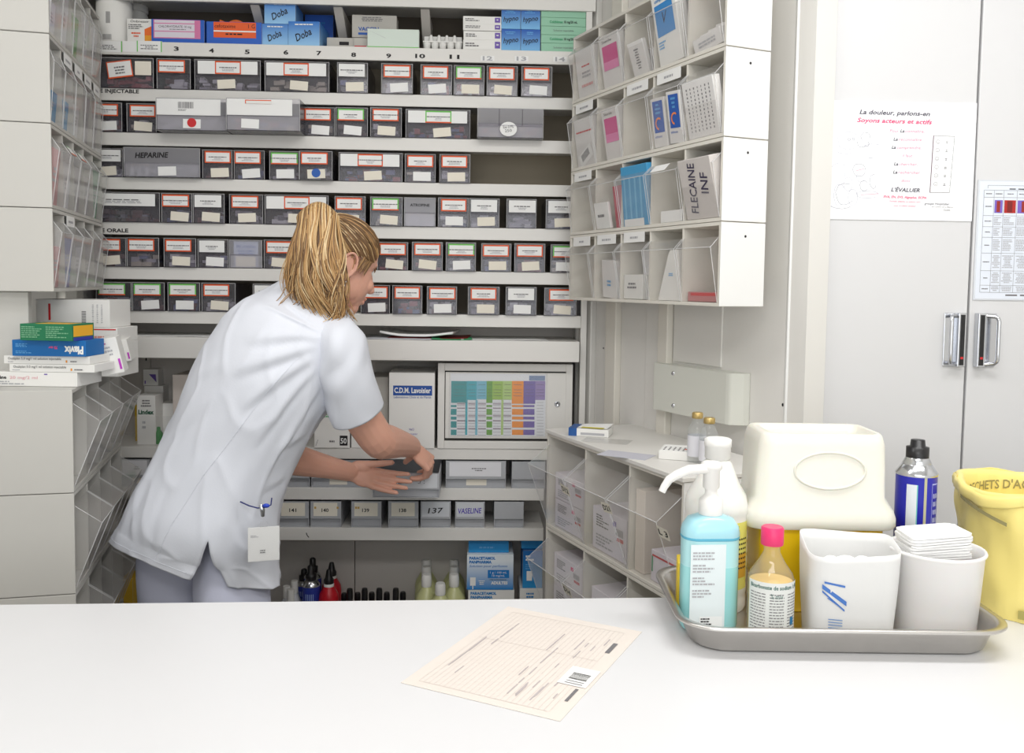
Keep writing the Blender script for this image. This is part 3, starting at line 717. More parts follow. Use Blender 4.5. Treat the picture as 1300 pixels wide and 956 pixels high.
# ------------------------------------------------------------------ cartons
def carton(fr, px0, px1, pyt, z0, y, depth, m, label, deco=None, cat='box', name='medicine_box', group=None, flap=True, rot=0.0, w=None, h=None, side=None, lean=0.0):
    x0, zt = fr.pix(px0, pyt, y); x1, _ = fr.pix(px1, pyt, y)
    w = w or x1 - x0; h = h or zt - z0
    mb = MB(); mb.box(0, w, 0, depth, 0, h, m)
    o = mb.build(name, loc=fr.w(x0, y, z0 + .0002), rotz=fr.a + rot, bevel=.0008); tag(o, label, cat, group)
    if deco:
        d = MB(); deco(d, w, h)
        if d.v: d.build('printing', o)
    if flap:                                       # the closing flap seams on top and at the side
        s = MB(); s.box(.001, w - .001, depth * .04, depth * .04 + .0006, h, h + .0004, GREYCARD); s.box(w, w + .0004, .002, .0026, h * .02, h * .98, GREYCARD); s.box(-.0004, 0, .002, .0026, h * .02, h * .98, GREYCARD); s.build('flap_seam', o)
    return o
def blk(mb, w, h, a, b, c, d, m, y=-.0006): panel(mb, w * a, w * b, h * c, h * d, m, y)
def tx_(mb, w, h, s, u, v, hh, m, wf=None, y=-.001, **k): write(mb, s, w * u, h * v, h * hh, m, y, w=None if wf is None else w * wf, **k)
def pl_(mb, w, h, a, b, c, d, n, m, y=-.001, **k): print_lines(mb, w * a, w * b, h * c, h * d, n, m, y, **k)

ZT = S['S1'][0]
# --- top shelf
def jar(label, px, r, pyt, y, lidm):
    x, zt = FB.pix(px, pyt, y); h = zt - ZT
    t = thing('plastic_jar', label, 'jar', FB.w(x, y, ZT), FB.a)
    MB().lathe([(r * .93, 0), (r, .006), (r, h * .80), (r * .93, h * .84), (r * .93, h * .86)], WCARD, seg=32).build('jar_body', t)
    MB().lathe([(r * .96, h * .862), (r * 1.02, h * .87), (r * 1.02, h * .97), (r * .97, h)], lidm, seg=32).build('lid', t)
    for z0_, z1_, a0 in ((h * .34, h * .56, -96), (.004, h * .13, -108)):
        mb = MB()
        for k in range(10):
            a = R(a0 + k * (1.4 if z0_ > .02 else 3)); a2 = a + R(.8 if z0_ > .02 else 1.6); rr = r * 1.004
            mb.add([(rr * math.cos(a), rr * math.sin(a), z0_), (rr * math.cos(a2), rr * math.sin(a2), z0_), (rr * math.cos(a2), rr * math.sin(a2), z1_), (rr * math.cos(a), rr * math.sin(a), z1_)], [(0, 1, 2, 3)], GREYINK)
        mb.build('bar_code', t)
jar('white plastic jar with bar code at left of top shelf', 145, .050, -8, .052, WCARD)
jar('smaller white jar behind the bar-coded jar', 172, .036, 8, .17, WCARD)
def d_orange(mb, w, h):
    tx_(mb, w, h, 'Onbrezair', .5, .84, .10, INK, .72); pl_(mb, w, h, .06, .9, .55, .78, 3, GREYINK, center=False); pl_(mb, w, h, .1, .6, .2, .45, 2, ORANGE)
    mb.add([(w * .68, -.0008, 0), (w, -.0008, 0), (w, -.0008, h * .72), (w * .68, -.0008, h * .56)], [(0, 1, 2, 3)], plain(238, 160, 30)); mb.add([(w * .68, -.001, h * .3), (w, -.001, h * .3), (w, -.001, h * .72), (w * .68, -.001, h * .56)], [(0, 1, 2, 3)], plain(236, 110, 30))
carton(FB, 161, 194, 23.5, ZT, .012, .10, WCARD, 'small white box with orange corner beside the white jar', d_orange)
def d_bluepink(mb, w, h):
    blk(mb, w, h, .04, .93, .18, .98, plain(214, 120, 166)); blk(mb, w, h, .06, .82, .22, .96, plain(222, 216, 226), -.0009); blk(mb, w, h, .06, .82, .46, .50, plain(214, 120, 166), -.0011); blk(mb, w, h, .06, .82, .80, .84, plain(214, 120, 166), -.0011)
    tx_(mb, w, h, 'CHLORHYDRATE 10 mg', .45, .64, .10, INK, .62); pl_(mb, w, h, .3, .7, .54, .6, 1, GREYINK)
carton(FB, 192, 259, 24, ZT, .006, .13, BLUEBOX, 'blue box with white and pink label on top shelf', d_bluepink)
def d_blueorange(mb, w, h):
    blk(mb, w, h, .13, .90, .28, .98, plain(232, 92, 30)); blk(mb, w, h, .13, .90, .54, .60, PAPER, -.0009)
    tx_(mb, w, h, 'cefotaxime', .34, .72, .16, INK, .38); tx_(mb, w, h, '1 G', .82, .72, .18, INK, .12); pl_(mb, w, h, .16, .85, .38, .5, 1, INK)
o = carton(FB, 262, 332, 27, ZT, .006, .13, BLUEBOX, 'blue box with orange label and torn open top on top shelf', d_blueorange)
mb = MB(); w = o.data.vertices[1].co.x; h = max(v.co.z for v in o.data.vertices); pts = [(u, .01 * abs(math.sin(u * 60)) + .003) for u in [w * (.2 + .5 * k / 10) for k in range(11)]]
for (a, za), (b, zb_) in zip(pts, pts[1:]): mb.add([(a, .02, h), (b, .02, h), (b, .024, h + zb_), (a, .024, h + za)], [(0, 1, 2, 3)], plain(226, 110, 50))
mb.build('torn_flap', o)
DOBA = mat('carton_gradient_blue', rgb(80, 158, 220), .5)
def grad_blue(name, top, bot, zr):
    if name in _M: return _M[name]
    m = mat(name, top, .5); nt = m.node_tree; b = nt.nodes['Principled BSDF']; tc = nt.nodes.new('ShaderNodeTexCoord'); sp = nt.nodes.new('ShaderNodeSeparateXYZ'); rp = nt.nodes.new('ShaderNodeMapRange')
    rp.inputs['From Min'].default_value = 0; rp.inputs['From Max'].default_value = zr; mx = nt.nodes.new('ShaderNodeMix'); mx.data_type = 'RGBA'; mx.inputs[6].default_value = bot; mx.inputs[7].default_value = top
    nt.links.new(tc.outputs['Object'], sp.inputs[0]); nt.links.new(sp.outputs['Z'], rp.inputs['Value']); nt.links.new(rp.outputs[0], mx.inputs[0]); nt.links.new(mx.outputs[2], b.inputs['Base Color']); return m
GB = grad_blue('carton_printed_fade_blue', rgb(30, 110, 196), rgb(150, 200, 238), .07)
GB2 = grad_blue('carton_printed_fade_dark_blue', rgb(10, 96, 170), rgb(40, 150, 215), .12)
def d_doba(mb, w, h): tx_(mb, w, h, 'Doba', .52, .32, .30, INK, .55, rot=.45, shear=.3, bold=.01); pl_(mb, w, h, .12, .9, .82, .92, 1, PAPER)
carton(FB, 332, 366, 30, ZT, .012, .10, GB, 'light blue box with black handwriting, lower left of three marked alike', d_doba)
b1_ = carton(FB, 366, 406, 27, ZT, .008, .13, GB, 'light blue box with black handwriting, lower right of three marked alike', d_doba, rot=R(-3))
zst = ZT + bx(345, 30, .012)[1] - ZT
carton(FB, 335.5, 375, 1.5, zst + .0004, .014, .12, GB, 'light blue box with black handwriting, stacked on the other two', d_doba)
carton(FB, 387, 423, 18.5, ZT, .16, .12, BLUEBOX, 'plain blue box standing at the back of top shelf', lambda mb, w, h: pl_(mb, w, h, .1, .9, .7, .85, 2, CYANBOX))
zA = bx(430, 47.5, .03)[1]
carton(FB, 415, 450, 47.5, ZT, .035, .12, GREYCARD, 'flat grey box with bar code lying on top shelf', lambda mb, w, h: blk(mb, w, h, .45, .8, .35, .65, INK))
carton(FB, 449, 468, 48, ZT, .03, .12, GREYCARD, 'flat grey box with red line under the vaccine box', lambda mb, w, h: blk(mb, w, h, .05, .85, .1, .3, RED))
def d_vac(mb, w, h): pl_(mb, w, h, .15, .75, .7, .92, 3, GREYINK); tx_(mb, w, h, 'VACCIN', .37, .30, .16, BLUEINK, .46, bold=.03); blk(mb, w, h, .14, .40, .12, .22, BLUEINK)
carton(FB, 447, 503.5, 18.5, bx(455, 47.6, .05)[1], .05, .06, GREYCARD, 'grey box with blue capitals standing on the flat boxes', d_vac)
def d_pale(mb, w, h): blk(mb, w, h, 0, 1, 0, .05, GREEN); mb.add([(w * .03, -.0006, h * .9), (w * .035, -.0006, h * .9), (w * .36, -.0006, h * .5), (w * .35, -.0006, h * .5)], [(0, 1, 2, 3)], PALEINK)
carton(FB, 466.5, 532, 36.3, ZT, .004, .026, mat('carton_pale_mint', rgb(214, 226, 216), .5), 'pale mint box with green bottom edge at front of top shelf', d_pale)
# egg-tray shaped blister tray
x0, zt = bx(537, 42, .02); x1, _ = bx(587, 42, .02); w = x1 - x0; h = zt - ZT
t = thing('blister_tray', 'white moulded tray with rounded cups beside the pale mint box', 'tray', FB.w(x0, .02, ZT), FB.a)
mb = MB(); mb.box(0, w, .0, .09, h * .48, h * .54, WCARD); mb.build('tray_rim', t)
mb = MB()
for k in range(5):
    for j in range(4): mb.lathe([(.004, 0), (.009, .004), (.0118, h * .48)], WCARD, (w * (k + .5) / 5, .0125 + j * .0215, 0), 12)
mb.build('cup', t)
mb = MB()
for k in range(4):
    mb.lathe([(.009, h * .54), (.005, h * .9), (.003, h)], WCARD, (w * (k + 1) / 5, .02, 0), 10)
mb.box(.002, w - .002, .03, .085, h * .54, h * .97, WCARD); mb.build('tray_lid', t)
def d_stk(mb, w, h): pl_(mb, w, h, .06, .62, .3, .75, 2, GREYINK, center=False); blk(mb, w, h, .83, .97, .2, .85, PURPLE); pl_(mb, w, h, .85, .95, .4, .7, 1, PAPER, -.0011)
z = ZT
for k, (pt_, pb_) in enumerate(((50.5, 63), (39.5, 50.5), (30, 39.5), (20.5, 30))):
    yb = .010 + .004 * (k % 2); ht = bx(612, pt_, yb)[1] - z - .0006
    carton(FB, 588 + (k == 1) * .6, 636.5, pt_, z, yb, .13, WCARD, 'flat white box with purple square, %s of its stack of four' % ('bottom one', 'second from bottom', 'second from top', 'topmost')[k], d_stk, h=ht, group='stack of flat white boxes'); z += ht + .0008
def d_hyp(mb, w, h): tx_(mb, w, h, 'hypno', .5, .38, .24, INK, .8, rot=.12, shear=.3, bold=.01); pl_(mb, w, h, .12, .8, .75, .9, 2, SKYBOX)
GB3 = grad_blue('carton_printed_fade_deep_blue', rgb(12, 88, 180), rgb(120, 184, 230), .06)
zmid = bx(660, 37, .01)[1]
for i, (a, b) in enumerate(((636.8, 661), (661.6, 686))):
    carton(FB, a, b, 37, ZT, .01, .12, GB3, 'blue box with handwriting, lower %s of a block of four' % ('left', 'right')[i], d_hyp, h=zmid - ZT - .0006, group='four blue boxes marked by hand')
    carton(FB, a, b, 10.5, zmid, .01, .12, GB3, 'blue box with handwriting, upper %s of a block of four' % ('left', 'right')[i], d_hyp, group='four blue boxes marked by hand')
z = ZT; ys = [66, 55, 44.5, 33.5, 22.5, 12]
for k in range(5):
    ht = bx(716, ys[k + 1], .01)[1] - z - .0005
    def d_g(mb, w, h, k=k):
        if k in (1, 3): tx_(mb, w, h, 'Colchimax', .34, .35, .3, plain(40, 150, 100), .3, bold=.03); tx_(mb, w, h, '10 mg/20 mL', .66, .35, .3, INK, .3, bold=.02)
        elif k != 4: tx_(mb, w, h, 'Solution injectable', .5, .4, .22, GREYINK, .45)
    carton(FB, 687, 744, ys[k + 1], z, .01, .13, GCARD, 'flat pale green box, %s of its stack of five' % ('bottom one', 'second from bottom', 'middle one', 'second from top', 'topmost')[k], d_g, h=ht, group='stack of flat pale green boxes'); z += ht + .0006

# --- papers on the pull-out board
def sheet_thing(name, label, cat, fr, cx_, cy_, z, w, d, ang, m, wav=.004, seed=0, lift=0.0, deco=None, group=None):
    rnd = random.Random(seed); n = 8; vs = []; fs = []
    for i in range(n + 1):
        for j in range(n + 1):
            u, v = i / n - .5, j / n - .5
            vs.append((u * w, v * d, .0006 + max(0, wav * (math.sin(u * 7 + seed) * .5 + .5) * (abs(u) * 2) ** 2 + lift * max(0, -v + .1))))
    for i in range(n):
        for j in range(n): a = i * (n + 1) + j; fs.append((a, a + n + 1, a + n + 2, a + 1))
    mb = MB(); mb.add(vs, fs, m, True); o = mb.build(name, loc=fr.w(cx_, cy_, z), rotz=fr.a + R(ang)); tag(o, label, cat, group)
    s = o.modifiers.new('thick', 'SOLIDIFY'); s.thickness = .0005; s.offset = 1
    if deco: d_ = MB(); deco(d_, w, d); d_.build('printing', o)
    return o
wx_ = lambda px: bx(px, 425, 0)[0]
sheet_thing('paper_sheet', 'white paper sheets lying on the board left of the nurse', 'paper', FB, wx_(205), .05, wt, .30, .17, 3, PAPER, .006, 1)
sheet_thing('paper_sheet', 'grey-white paper on the board at the right shoulder of the nurse', 'paper', FB, wx_(505), .055, wt, .21, .2, -2, plain(214, 216, 222), .006, 2)
sheet_thing('paper_folder', 'red folder under the white papers on the board', 'folder', FB, wx_(545), .10, wt + .0012, .24, .19, -4, plain(150, 40, 40), .004, 3)
o = sheet_thing('paper_pad', 'thick white paper pad on the red folder', 'paper', FB, wx_(532), .09, wt + .0065, .22, .18, -6, PAPER, .010, 5)
o.modifiers['thick'].thickness = .006
sheet_thing('paper_folder', 'green folder edge drooping over the board front', 'folder', FB, wx_(573), .03, wt + .0002, .12, .15, 3, plain(60, 170, 110), .003, 4)
sheet_thing('paper_sheet', 'white paper sheet right of the green folder', 'paper', FB, wx_(640), .05, wt, .26, .16, 1, PAPER, .003, 7)

# --- open bay: locked cabinet, file box, cartons
ZA = S['A'][0]
yC = -.004
x0, zt = bx(556, 461, yC); x1, _ = bx(727.5, 461, yC); z0 = ZA; w = x1 - x0; h = zt - z0
t = thing('locked_cabinet', 'white metal lock cabinet with coloured chart on its door', 'cabinet', FB.w(x0, yC, z0), FB.a)
f = .0205
mb = MB(); mb.box(0, f, 0, .24, 0, h, WHITE).box(w - f, w, 0, .24, 0, h, WHITE).box(f, w - f, 0, .24, 0, f * 1.15, WHITE).box(f, w - f, 0, .24, h - f * 1.1, h, WHITE).box(f, w - f, .22, .24, f, h - f, WHITE)
mb.box(f, w - f, .012, .016, f, h - f, DARKGAP); mb.build('cabinet_body', t, bevel=.0015)
dx0, dz1 = bx(564.8, 471.5, yC); dx1, dz0 = bx(718, 557.5, yC); dx0 -= x0; dx1 -= x0; dz0 -= z0; dz1 -= z0
door = MB().box(dx0 + .002, dx1 - .001, .001, .010, dz0, dz1 - .002, WHITE).build('door', t, bevel=.0012)
lx_, lz = bx(707.5, 513, yC); lk = MB().lathe([(.009, 0), (.009, .002), (.006, .0035), (.006, .003), (0.0, .003)], CHROME, seg=20, cap0=False).build('lock', door, loc=(lx_ - x0, .0008, lz - z0)); lk.rotation_euler = (R(90), 0, 0)
MB().box(-.0008, .0008, -.004, .004, .0032, .0036, BLACKPL).build('keyhole', lk) if False else None
def q(px, py): X, Z = bx(px, py, yC); return X - x0, Z - z0
mb = MB(); Y = -.0006
(a0, c1), (a1, c0) = q(572, 474), q(692, 554); panel(mb, a0, a1, c0, c1, plain(232, 234, 238), Y + .001)
TEAL, TEAL2, TEAL3 = plain(0, 146, 150), plain(40, 168, 184), plain(110, 184, 206)
G1, G2, G3 = plain(96, 160, 40), plain(150, 190, 70), plain(176, 206, 120); OR_, PU, PU2 = plain(238, 146, 20), plain(112, 92, 170), plain(150, 130, 186)
def zq(px, py):                                    # chart coordinates from its zoomed view (1168 x 956 of 540..760 x 440..620)
    return q(540 + px * 220 / 1168, 440 + py * 180 / 956)
def zr_(x0_, x1_, y0_, y1_, m, y=Y):
    (a, b), (c, d) = zq(x0_, y0_), zq(x1_, y1_); panel(mb, a, c, d, b, m, y)
zr_(700, 806, 196, 230, plain(120, 140, 176)); 
for xa, xb, yb_, m in ((175, 278, 380, TEAL), (278, 345, 360, TEAL2), (345, 412, 355, TEAL3), (412, 452, 380, G1), (452, 522, 358, G2), (522, 584, 358, G3), (584, 662, 386, OR_), (662, 740, 386, PU), (740, 806, 360, PU2)): zr_(xa, xb, 232, yb_, m)
for xa, xb, m in ((172, 210, TEAL), (412, 450, G1), (584, 660, OR_), (660, 735, PU)): 
    for ya, yb_ in ((394, 408), (420, 460), (472, 492), (504, 546), (560, 596)): zr_(xa, xb, ya, yb_, m)
for xa, m in ((270, TEAL2), (338, TEAL3), (512, G3)): zr_(xa, xa + 12, 360, 596, m)
for xa, xb in ((214, 268), (290, 336), (356, 408), (456, 508), (526, 578), (750, 796)):
    for yy in range(375, 596, 20): zr_(xa, xb, yy, yy + 3, PALEINK, Y - .0004)
    if xa < 700:
        for yy in (384, 412, 464, 498, 550): zr_(xa, xb, yy, yy + 5, plain(120, 90, 110), Y - .0005)
for xa, xb in ((190, 268), (290, 336), (356, 404), (420, 448), (460, 512), (532, 576), (596, 650), (674, 730), (746, 800)):
    for yy in (255, 290, 310, 330): zr_(xa, xb, yy, yy + 3, plain(70, 110, 110) if xa < 410 else plain(90, 100, 70) if xa < 580 else plain(110, 90, 110), Y - .0004)
mb.build('coloured_chart', door)
(a0, c1), (a1, c0) = q(570, 472.6), q(694, 556)
MB().box(a0, a1, -.0018, -.0014, c0, c1, CLEARFILM).build('clear_sleeve', door)

def d_cdm(mb, w, h):
    blk(mb, w, h, .09, .945, .70, .83, plain(24, 78, 160)); tx_(mb, w, h, 'C.D.M. Lavoisier', .515, .735, .068, PAPER, .80, bold=.03)
    tx_(mb, w, h, 'Laboratoires Chaix et du Marais', .515, .665, .03, BLUEINK, .82); tx_(mb, w, h, 'NaCl', .5, .24, .03, PURPLE, .1); tx_(mb, w, h, 'CONDITIONNEMENT', .5, .18, .02, PURPLE, .26); tx_(mb, w, h, '10 - 20', .5, .13, .024, PURPLE, .15)
carton(FB, 494, 552, 473, ZA, -.004, .2, WCARD, 'tall cream box with blue lettered band beside the lock cabinet', d_cdm)
zcd = bx(520, 473, 0)[1]
carton(FB, 478, 554, 460.5, ZA, .205, .07, GREYCARD, 'large grey carton behind the cream box with blue band', lambda mb, w, h: tx_(mb, w, h, 'A RETOURNER', .5, .93, .03, GREYINK, .4))
def d_side(mb, w, h): pl_(mb, w, h, .1, .8, .5, .7, 3, GREYINK); blk(mb, w, h, .35, .85, .20, .42, INK); tx_(mb, w, h, '10', .6, .25, .1, PAPER, .3, y=-.0012)
carton(FB, 446, 479, 540, ZA, -.002, .12, WCARD, 'short white carton half hidden by the right forearm', None)
carton(FB, 468, 493, 479, ZA, .04, .16, GREYCARD, 'grey carton edge behind the sleeve of the nurse', lambda mb, w, h: pl_(mb, w, h, .1, .8, .35, .75, 4, PALEINK))
def d_50(mb, w, h):
    for r in range(4):
        for c in range(9): blk(mb, w, h, .10 + c * .045, .13 + c * .045, .74 + r * .055, .775 + r * .055, plain(60, 170, 110))
    blk(mb, w, h, .72, .94, .06, .30, INK); tx_(mb, w, h, '50', .83, .11, .13, PAPER, .17, y=-.0012, bold=.02); pl_(mb, w, h, .3, .7, .12, .2, 1, GREYINK); mb.add([(w * .04, -.0008, h * .05), (w * .1, -.0008, h * .2), (w * .11, -.0008, h * .2), (w * .05, -.0008, h * .05)], [(0, 1, 2, 3)], GREYINK)
carton(FB, 399, 444, 516, ZA, -.004, .16, WCARD, 'white carton with green dots and black 50 under the sleeve', d_50)
carton(FB, 219, 262, 476, ZA, .06, .18, BROWNCARD if False else plain(214, 204, 196), 'tall open cream carton behind the back of the nurse', None)
# left end of the bay
carton(FB, 171, 192, 514, ZA, .09, .10, plain(226, 186, 40), 'yellow carton behind the white box with green lettering', None)
def d_lin(mb, w, h): tx_(mb, w, h, 'Lindex', .5, .62, .085, plain(20, 90, 60), .84, bold=.04); pl_(mb, w, h, .15, .85, .76, .92, 3, GREYINK); pl_(mb, w, h, .15, .6, .3, .5, 2, PALEINK)
carton(FB, 173.5, 197, 502, ZA, .035, .07, WCARD, 'white box with green lettering behind the clear shelf guard', d_lin)
def d_tri(mb, w, h): mb.add([(w * .4, -.0008, h * .7), (w * .9, -.0008, h * .2), (w * .85, -.0008, h * .7)], [(0, 1, 2)], PURPLE); blk(mb, w, h, .1, .18, .1, .3, PURPLE)
carton(FB, 183, 207, 490, ZA, .16, .06, WCARD, 'white carton standing behind the green lettered box', None)
carton(FB, 181.5, 200.5, 469, ZA + (bx(195, 490, .16)[1] - ZA) + .0006, .165, .05, WCARD, 'small white box with violet triangle on a carton', d_tri)
carton(FB, 201, 222, 512, ZA, .10, .07, WCARD, 'white carton with blue corner beside the cream carton', lambda mb, w, h: mb.add([(w * .5, -.0008, 0), (w, -.0008, 0), (w, -.0008, h * .4)], [(0, 1, 2)], BLUEINK))
o = MB().lathe([(.011, 0), (.013, .004), (.013, .032), (.006, .042), (.006, .050), (.0, .052)], plain(30, 130, 50), seg=14).build('green_bottle', loc=FB.w(bx(201, 540, .05)[0], .05, ZA)); tag(o, 'small green bottle beside the green lettered box', 'bottle')
x0, zt = bx(152, 528, .004); x1, _ = bx(226, 528, .004)
o = MB().box(0, x1 - x0, 0, .002, 0, zt - ZA, CLEARFILM).build('shelf_guard', loc=FB.w(x0, .004, ZA), rotz=FB.a, bevel=.0003); tag(o, 'clear plastic guard strip along the left shelf front', 'guard')

# --- bottom bay bottles and boxes
ZD = S['D'][0]
def bottle(px, pyt, y, r, prof, m, label, parts=(), group=None, name='bottle'):
    """prof: (radius factor, height fraction) ; the whole height runs from the shelf to the pixel pyt"""
    x, zt = FB.pix(px, pyt, y); h = zt - ZD
    t = thing(name, label, 'bottle', FB.w(x, y, ZD), FB.a, group)
    MB().lathe([(r * a, h * b) for a, b in prof], m, seg=20).build('bottle_body', t)
    for nm, pr, pm in parts: MB().lathe([(r * a, h * b) for a, b in pr], pm, seg=20).build(nm, t)
    return t, h
BL = plain(34, 52, 150); RD = mat('red_plastic', rgb(196, 24, 40), .35)
can_prof = [(.95, 0), (1, .02), (1, .68)]
for i, (px, pyt, y) in enumerate(((395, 717, .05), (397, 708, .13), (386, 722, .15))):
    t, h = bottle(px, pyt, y, .027, can_prof, BL, 'blue spray can with black nozzle, %s on the bottom shelf' % ('front one', 'back one', 'left one, half hidden')[i], (('can_shoulder', [(1.02, .68), (1.0, .70), (.72, .76), (.6, .77)], CHROME), ('nozzle', [(.55, .77), (.6, .80), (.6, .86), (.38, .87), (.36, .98), (.2, 1.0)], BLACKPL)), 'spray cans on the bottom shelf', 'spray_can')
    mb = MB()
    for k in range(5):
        a0 = R(-118 + k * 12)
        for j in range(3): a1 = a0 + R(5); z0 = h * (.2 + j * .14); mb.add([(.0273 * math.cos(a0), .0273 * math.sin(a0), z0), (.0273 * math.cos(a1), .0273 * math.sin(a1), z0), (.0273 * math.cos(a1), .0273 * math.sin(a1), z0 + h * .1), (.0273 * math.cos(a0), .0273 * math.sin(a0), z0 + h * .1)], [(0, 1, 2, 3)], plain(150, 170, 220))
    mb.build('printing', t)
for i, (px, pyt, y) in enumerate(((417.5, 723, .05), (421, 714, .14))):
    bottle(px, pyt, y, .031, [(.95, 0), (1, .02), (1, .52), (.92, .60), (.5, .72)], RD, 'red plastic bottle with black spout, %s of two' % ('front one', 'rear one')[i], (('collar', [(.5, .72), (.52, .76), (.44, .77)], WCARD), ('spout', [(.48, .77), (.5, .83), (.36, .87), (.26, .97), (.2, 1.0)], BLACKPL)), 'red bottles on the bottom shelf')
for i, (px, pyt, y, k) in enumerate(((444, 747.5, .04, 0), (463, 747, .04, 0), (481.5, 747, .04, 0), (502.5, 747, .04, 0), (454, 752.5, .10, 1), (472, 752, .10, 1), (491, 752, .10, 1), (511.5, 751.5, .10, 1), (437, 753, .10, 1))):
    bottle(px, pyt, y, .020, [(.95, 0), (1, .03), (1, .52), (.5, .66), (.42, .68)], plain(56, 30, 22, .25), 'small brown bottle with black cap, %s' % (['first from left in the front row', 'second from left in the front row', 'third from left in the front row', 'fourth from left in the front row', 'second from left in the back row', 'third from left in the back row', 'fourth from left in the back row', 'right end of the back row', 'left end of the back row'][i]),
           (('cap', [(.46, .68), (.48, .70), (.48, .94), (.4, 1.0)], BLACKPL),), 'brown bottles with black caps')
YEL = sheet('pale_yellow_bottle', (.93, .91, .62, 1), .55, .1, (.62, .62, .36, 1)); YL2 = plain(204, 206, 150, .3)
for i, (px, pyt, y) in enumerate(((541.5, 729, .05), (576.5, 729, .05), (541.5, 719, .13), (576.5, 719, .13), (541.5, 710, .21), (576.5, 710, .21), (559, 740, -.01))):
    bottle(px, pyt, y, .037, [(.9, 0), (1, .03), (1, .50), (.9, .60), (.5, .74), (.36, .78)], YL2, 'pale yellow bottle with white cap, %s' % ('front of left column', 'front of right column', 'middle of left column', 'middle of right column', 'back of left column', 'back of right column', 'centre, standing foremost')[i],
           (('cap', [(.40, .78), (.43, .80), (.43, .95), (.36, 1.0)], WCARD),), 'yellow solution bottles on the bottom shelf')
for i, (px, pyt, y) in enumerate(((374, 737, .06), (364, 744, .04), (369, 748, .0))):
    bottle(px, pyt, y, .024, [(.95, 0), (1, .03), (1, .5), (.5, .7), (.4, .74)], plain(206, 208, 212, .3), 'grey-white small bottle beside the trousers, %s' % ('tallest', 'left one', 'lowest')[i], (('cap', [(.44, .74), (.46, .76), (.44, 1.0)], WCARD),), 'grey-white bottles by the trousers')
def d_para(mb, w, h, big=True):
    PB = plain(20, 120, 196)
    tx_(mb, w, h, 'PARACETAMOL', .33, .87, .075, PB, .56, bold=.05); tx_(mb, w, h, 'PANPHARMA', .29, .76, .075, PB, .48, bold=.05)
    tx_(mb, w, h, 'Solution pour perfusion', .46, .65, .07, PB, .82, shear=.25)
    blk(mb, w, h, .45, .91, .34, .57, PB, -.0008); tx_(mb, w, h, '1 g / 100 mL', .68, .47, .06, PAPER, .36, y=-.0012); tx_(mb, w, h, '10 mg/mL', .68, .38, .06, PAPER, .28, y=-.0012)
    tx_(mb, w, h, 'VOIE INTRAVEINEUSE', .67, .27, .04, INK, .36); tx_(mb, w, h, 'ADULTES', .70, .16, .08, PAPER, .36, bold=.05)
    blk(mb, w, h, .07, .19, .12, .36, PAPER, -.0008); blk(mb, w, h, .12, .14, .02, .12, PAPER, -.0008); pl_(mb, w, h, .22, .42, .14, .28, 3, PAPER)
GB4 = grad_blue('carton_printed_fade_white_blue', rgb(232, 240, 246), rgb(0, 128, 204), .09)
zlow = bx(625, 748.6, .01)[1]
carton(FB, 594.5, 653, 749, ZD, .010, .14, WCARD, 'white and blue infusion carton under another alike, beside the yellow bottles', lambda mb, w, h: (tx_(mb, w, h, 'PARACETAMOL', .33, .89, .06, CYANBOX, .56, bold=.05), tx_(mb, w, h, 'PANPHARMA', .29, .80, .06, CYANBOX, .48, bold=.05)), h=zlow - ZD - .0006)
carton(FB, 593, 652, 704.5, zlow, .008, .14, GB4, 'infusion carton fading from white to blue, stacked second from top', d_para)
ztop = bx(625, 704.5, .008)[1]
carton(FB, 595, 646, 687, ztop + .0004, .03, .12, GB2, 'dark blue carton on top of the infusion cartons', lambda mb, w, h: pl_(mb, w, h, .1, .8, .3, .6, 1, SKYBOX))
zr2 = bx(680, 747, .02)[1]
carton(FB, 660, 689, 747.5, ZD, .02, .13, WCARD, 'white carton with blue print at right end of bottom bay', lambda mb, w, h: pl_(mb, w, h, .1, .8, .7, .92, 3, CYANBOX), h=zr2 - ZD - .0006)
def d_rb(mb, w, h): pl_(mb, w, h, .14, .7, .72, .9, 2, PAPER, center=False); blk(mb, w, h, .2, .48, .2, .46, PAPER); pl_(mb, w, h, .14, .7, .5, .66, 3, SKYBOX, center=False)
carton(FB, 664, 689, 699.5, zr2, .022, .13, GB2, 'blue carton standing on the white one at right end', d_rb)
ztr = bx(675, 699.5, .022)[1]
carton(FB, 662, 689, 687, ztr + .0004, .045, .11, GB2, 'dark blue carton lying on the blue one at right end', None)
carton(FB, 153, 168, 735, ZD, .03, .08, plain(228, 186, 50), 'yellow carton low beside the left bin units', None)
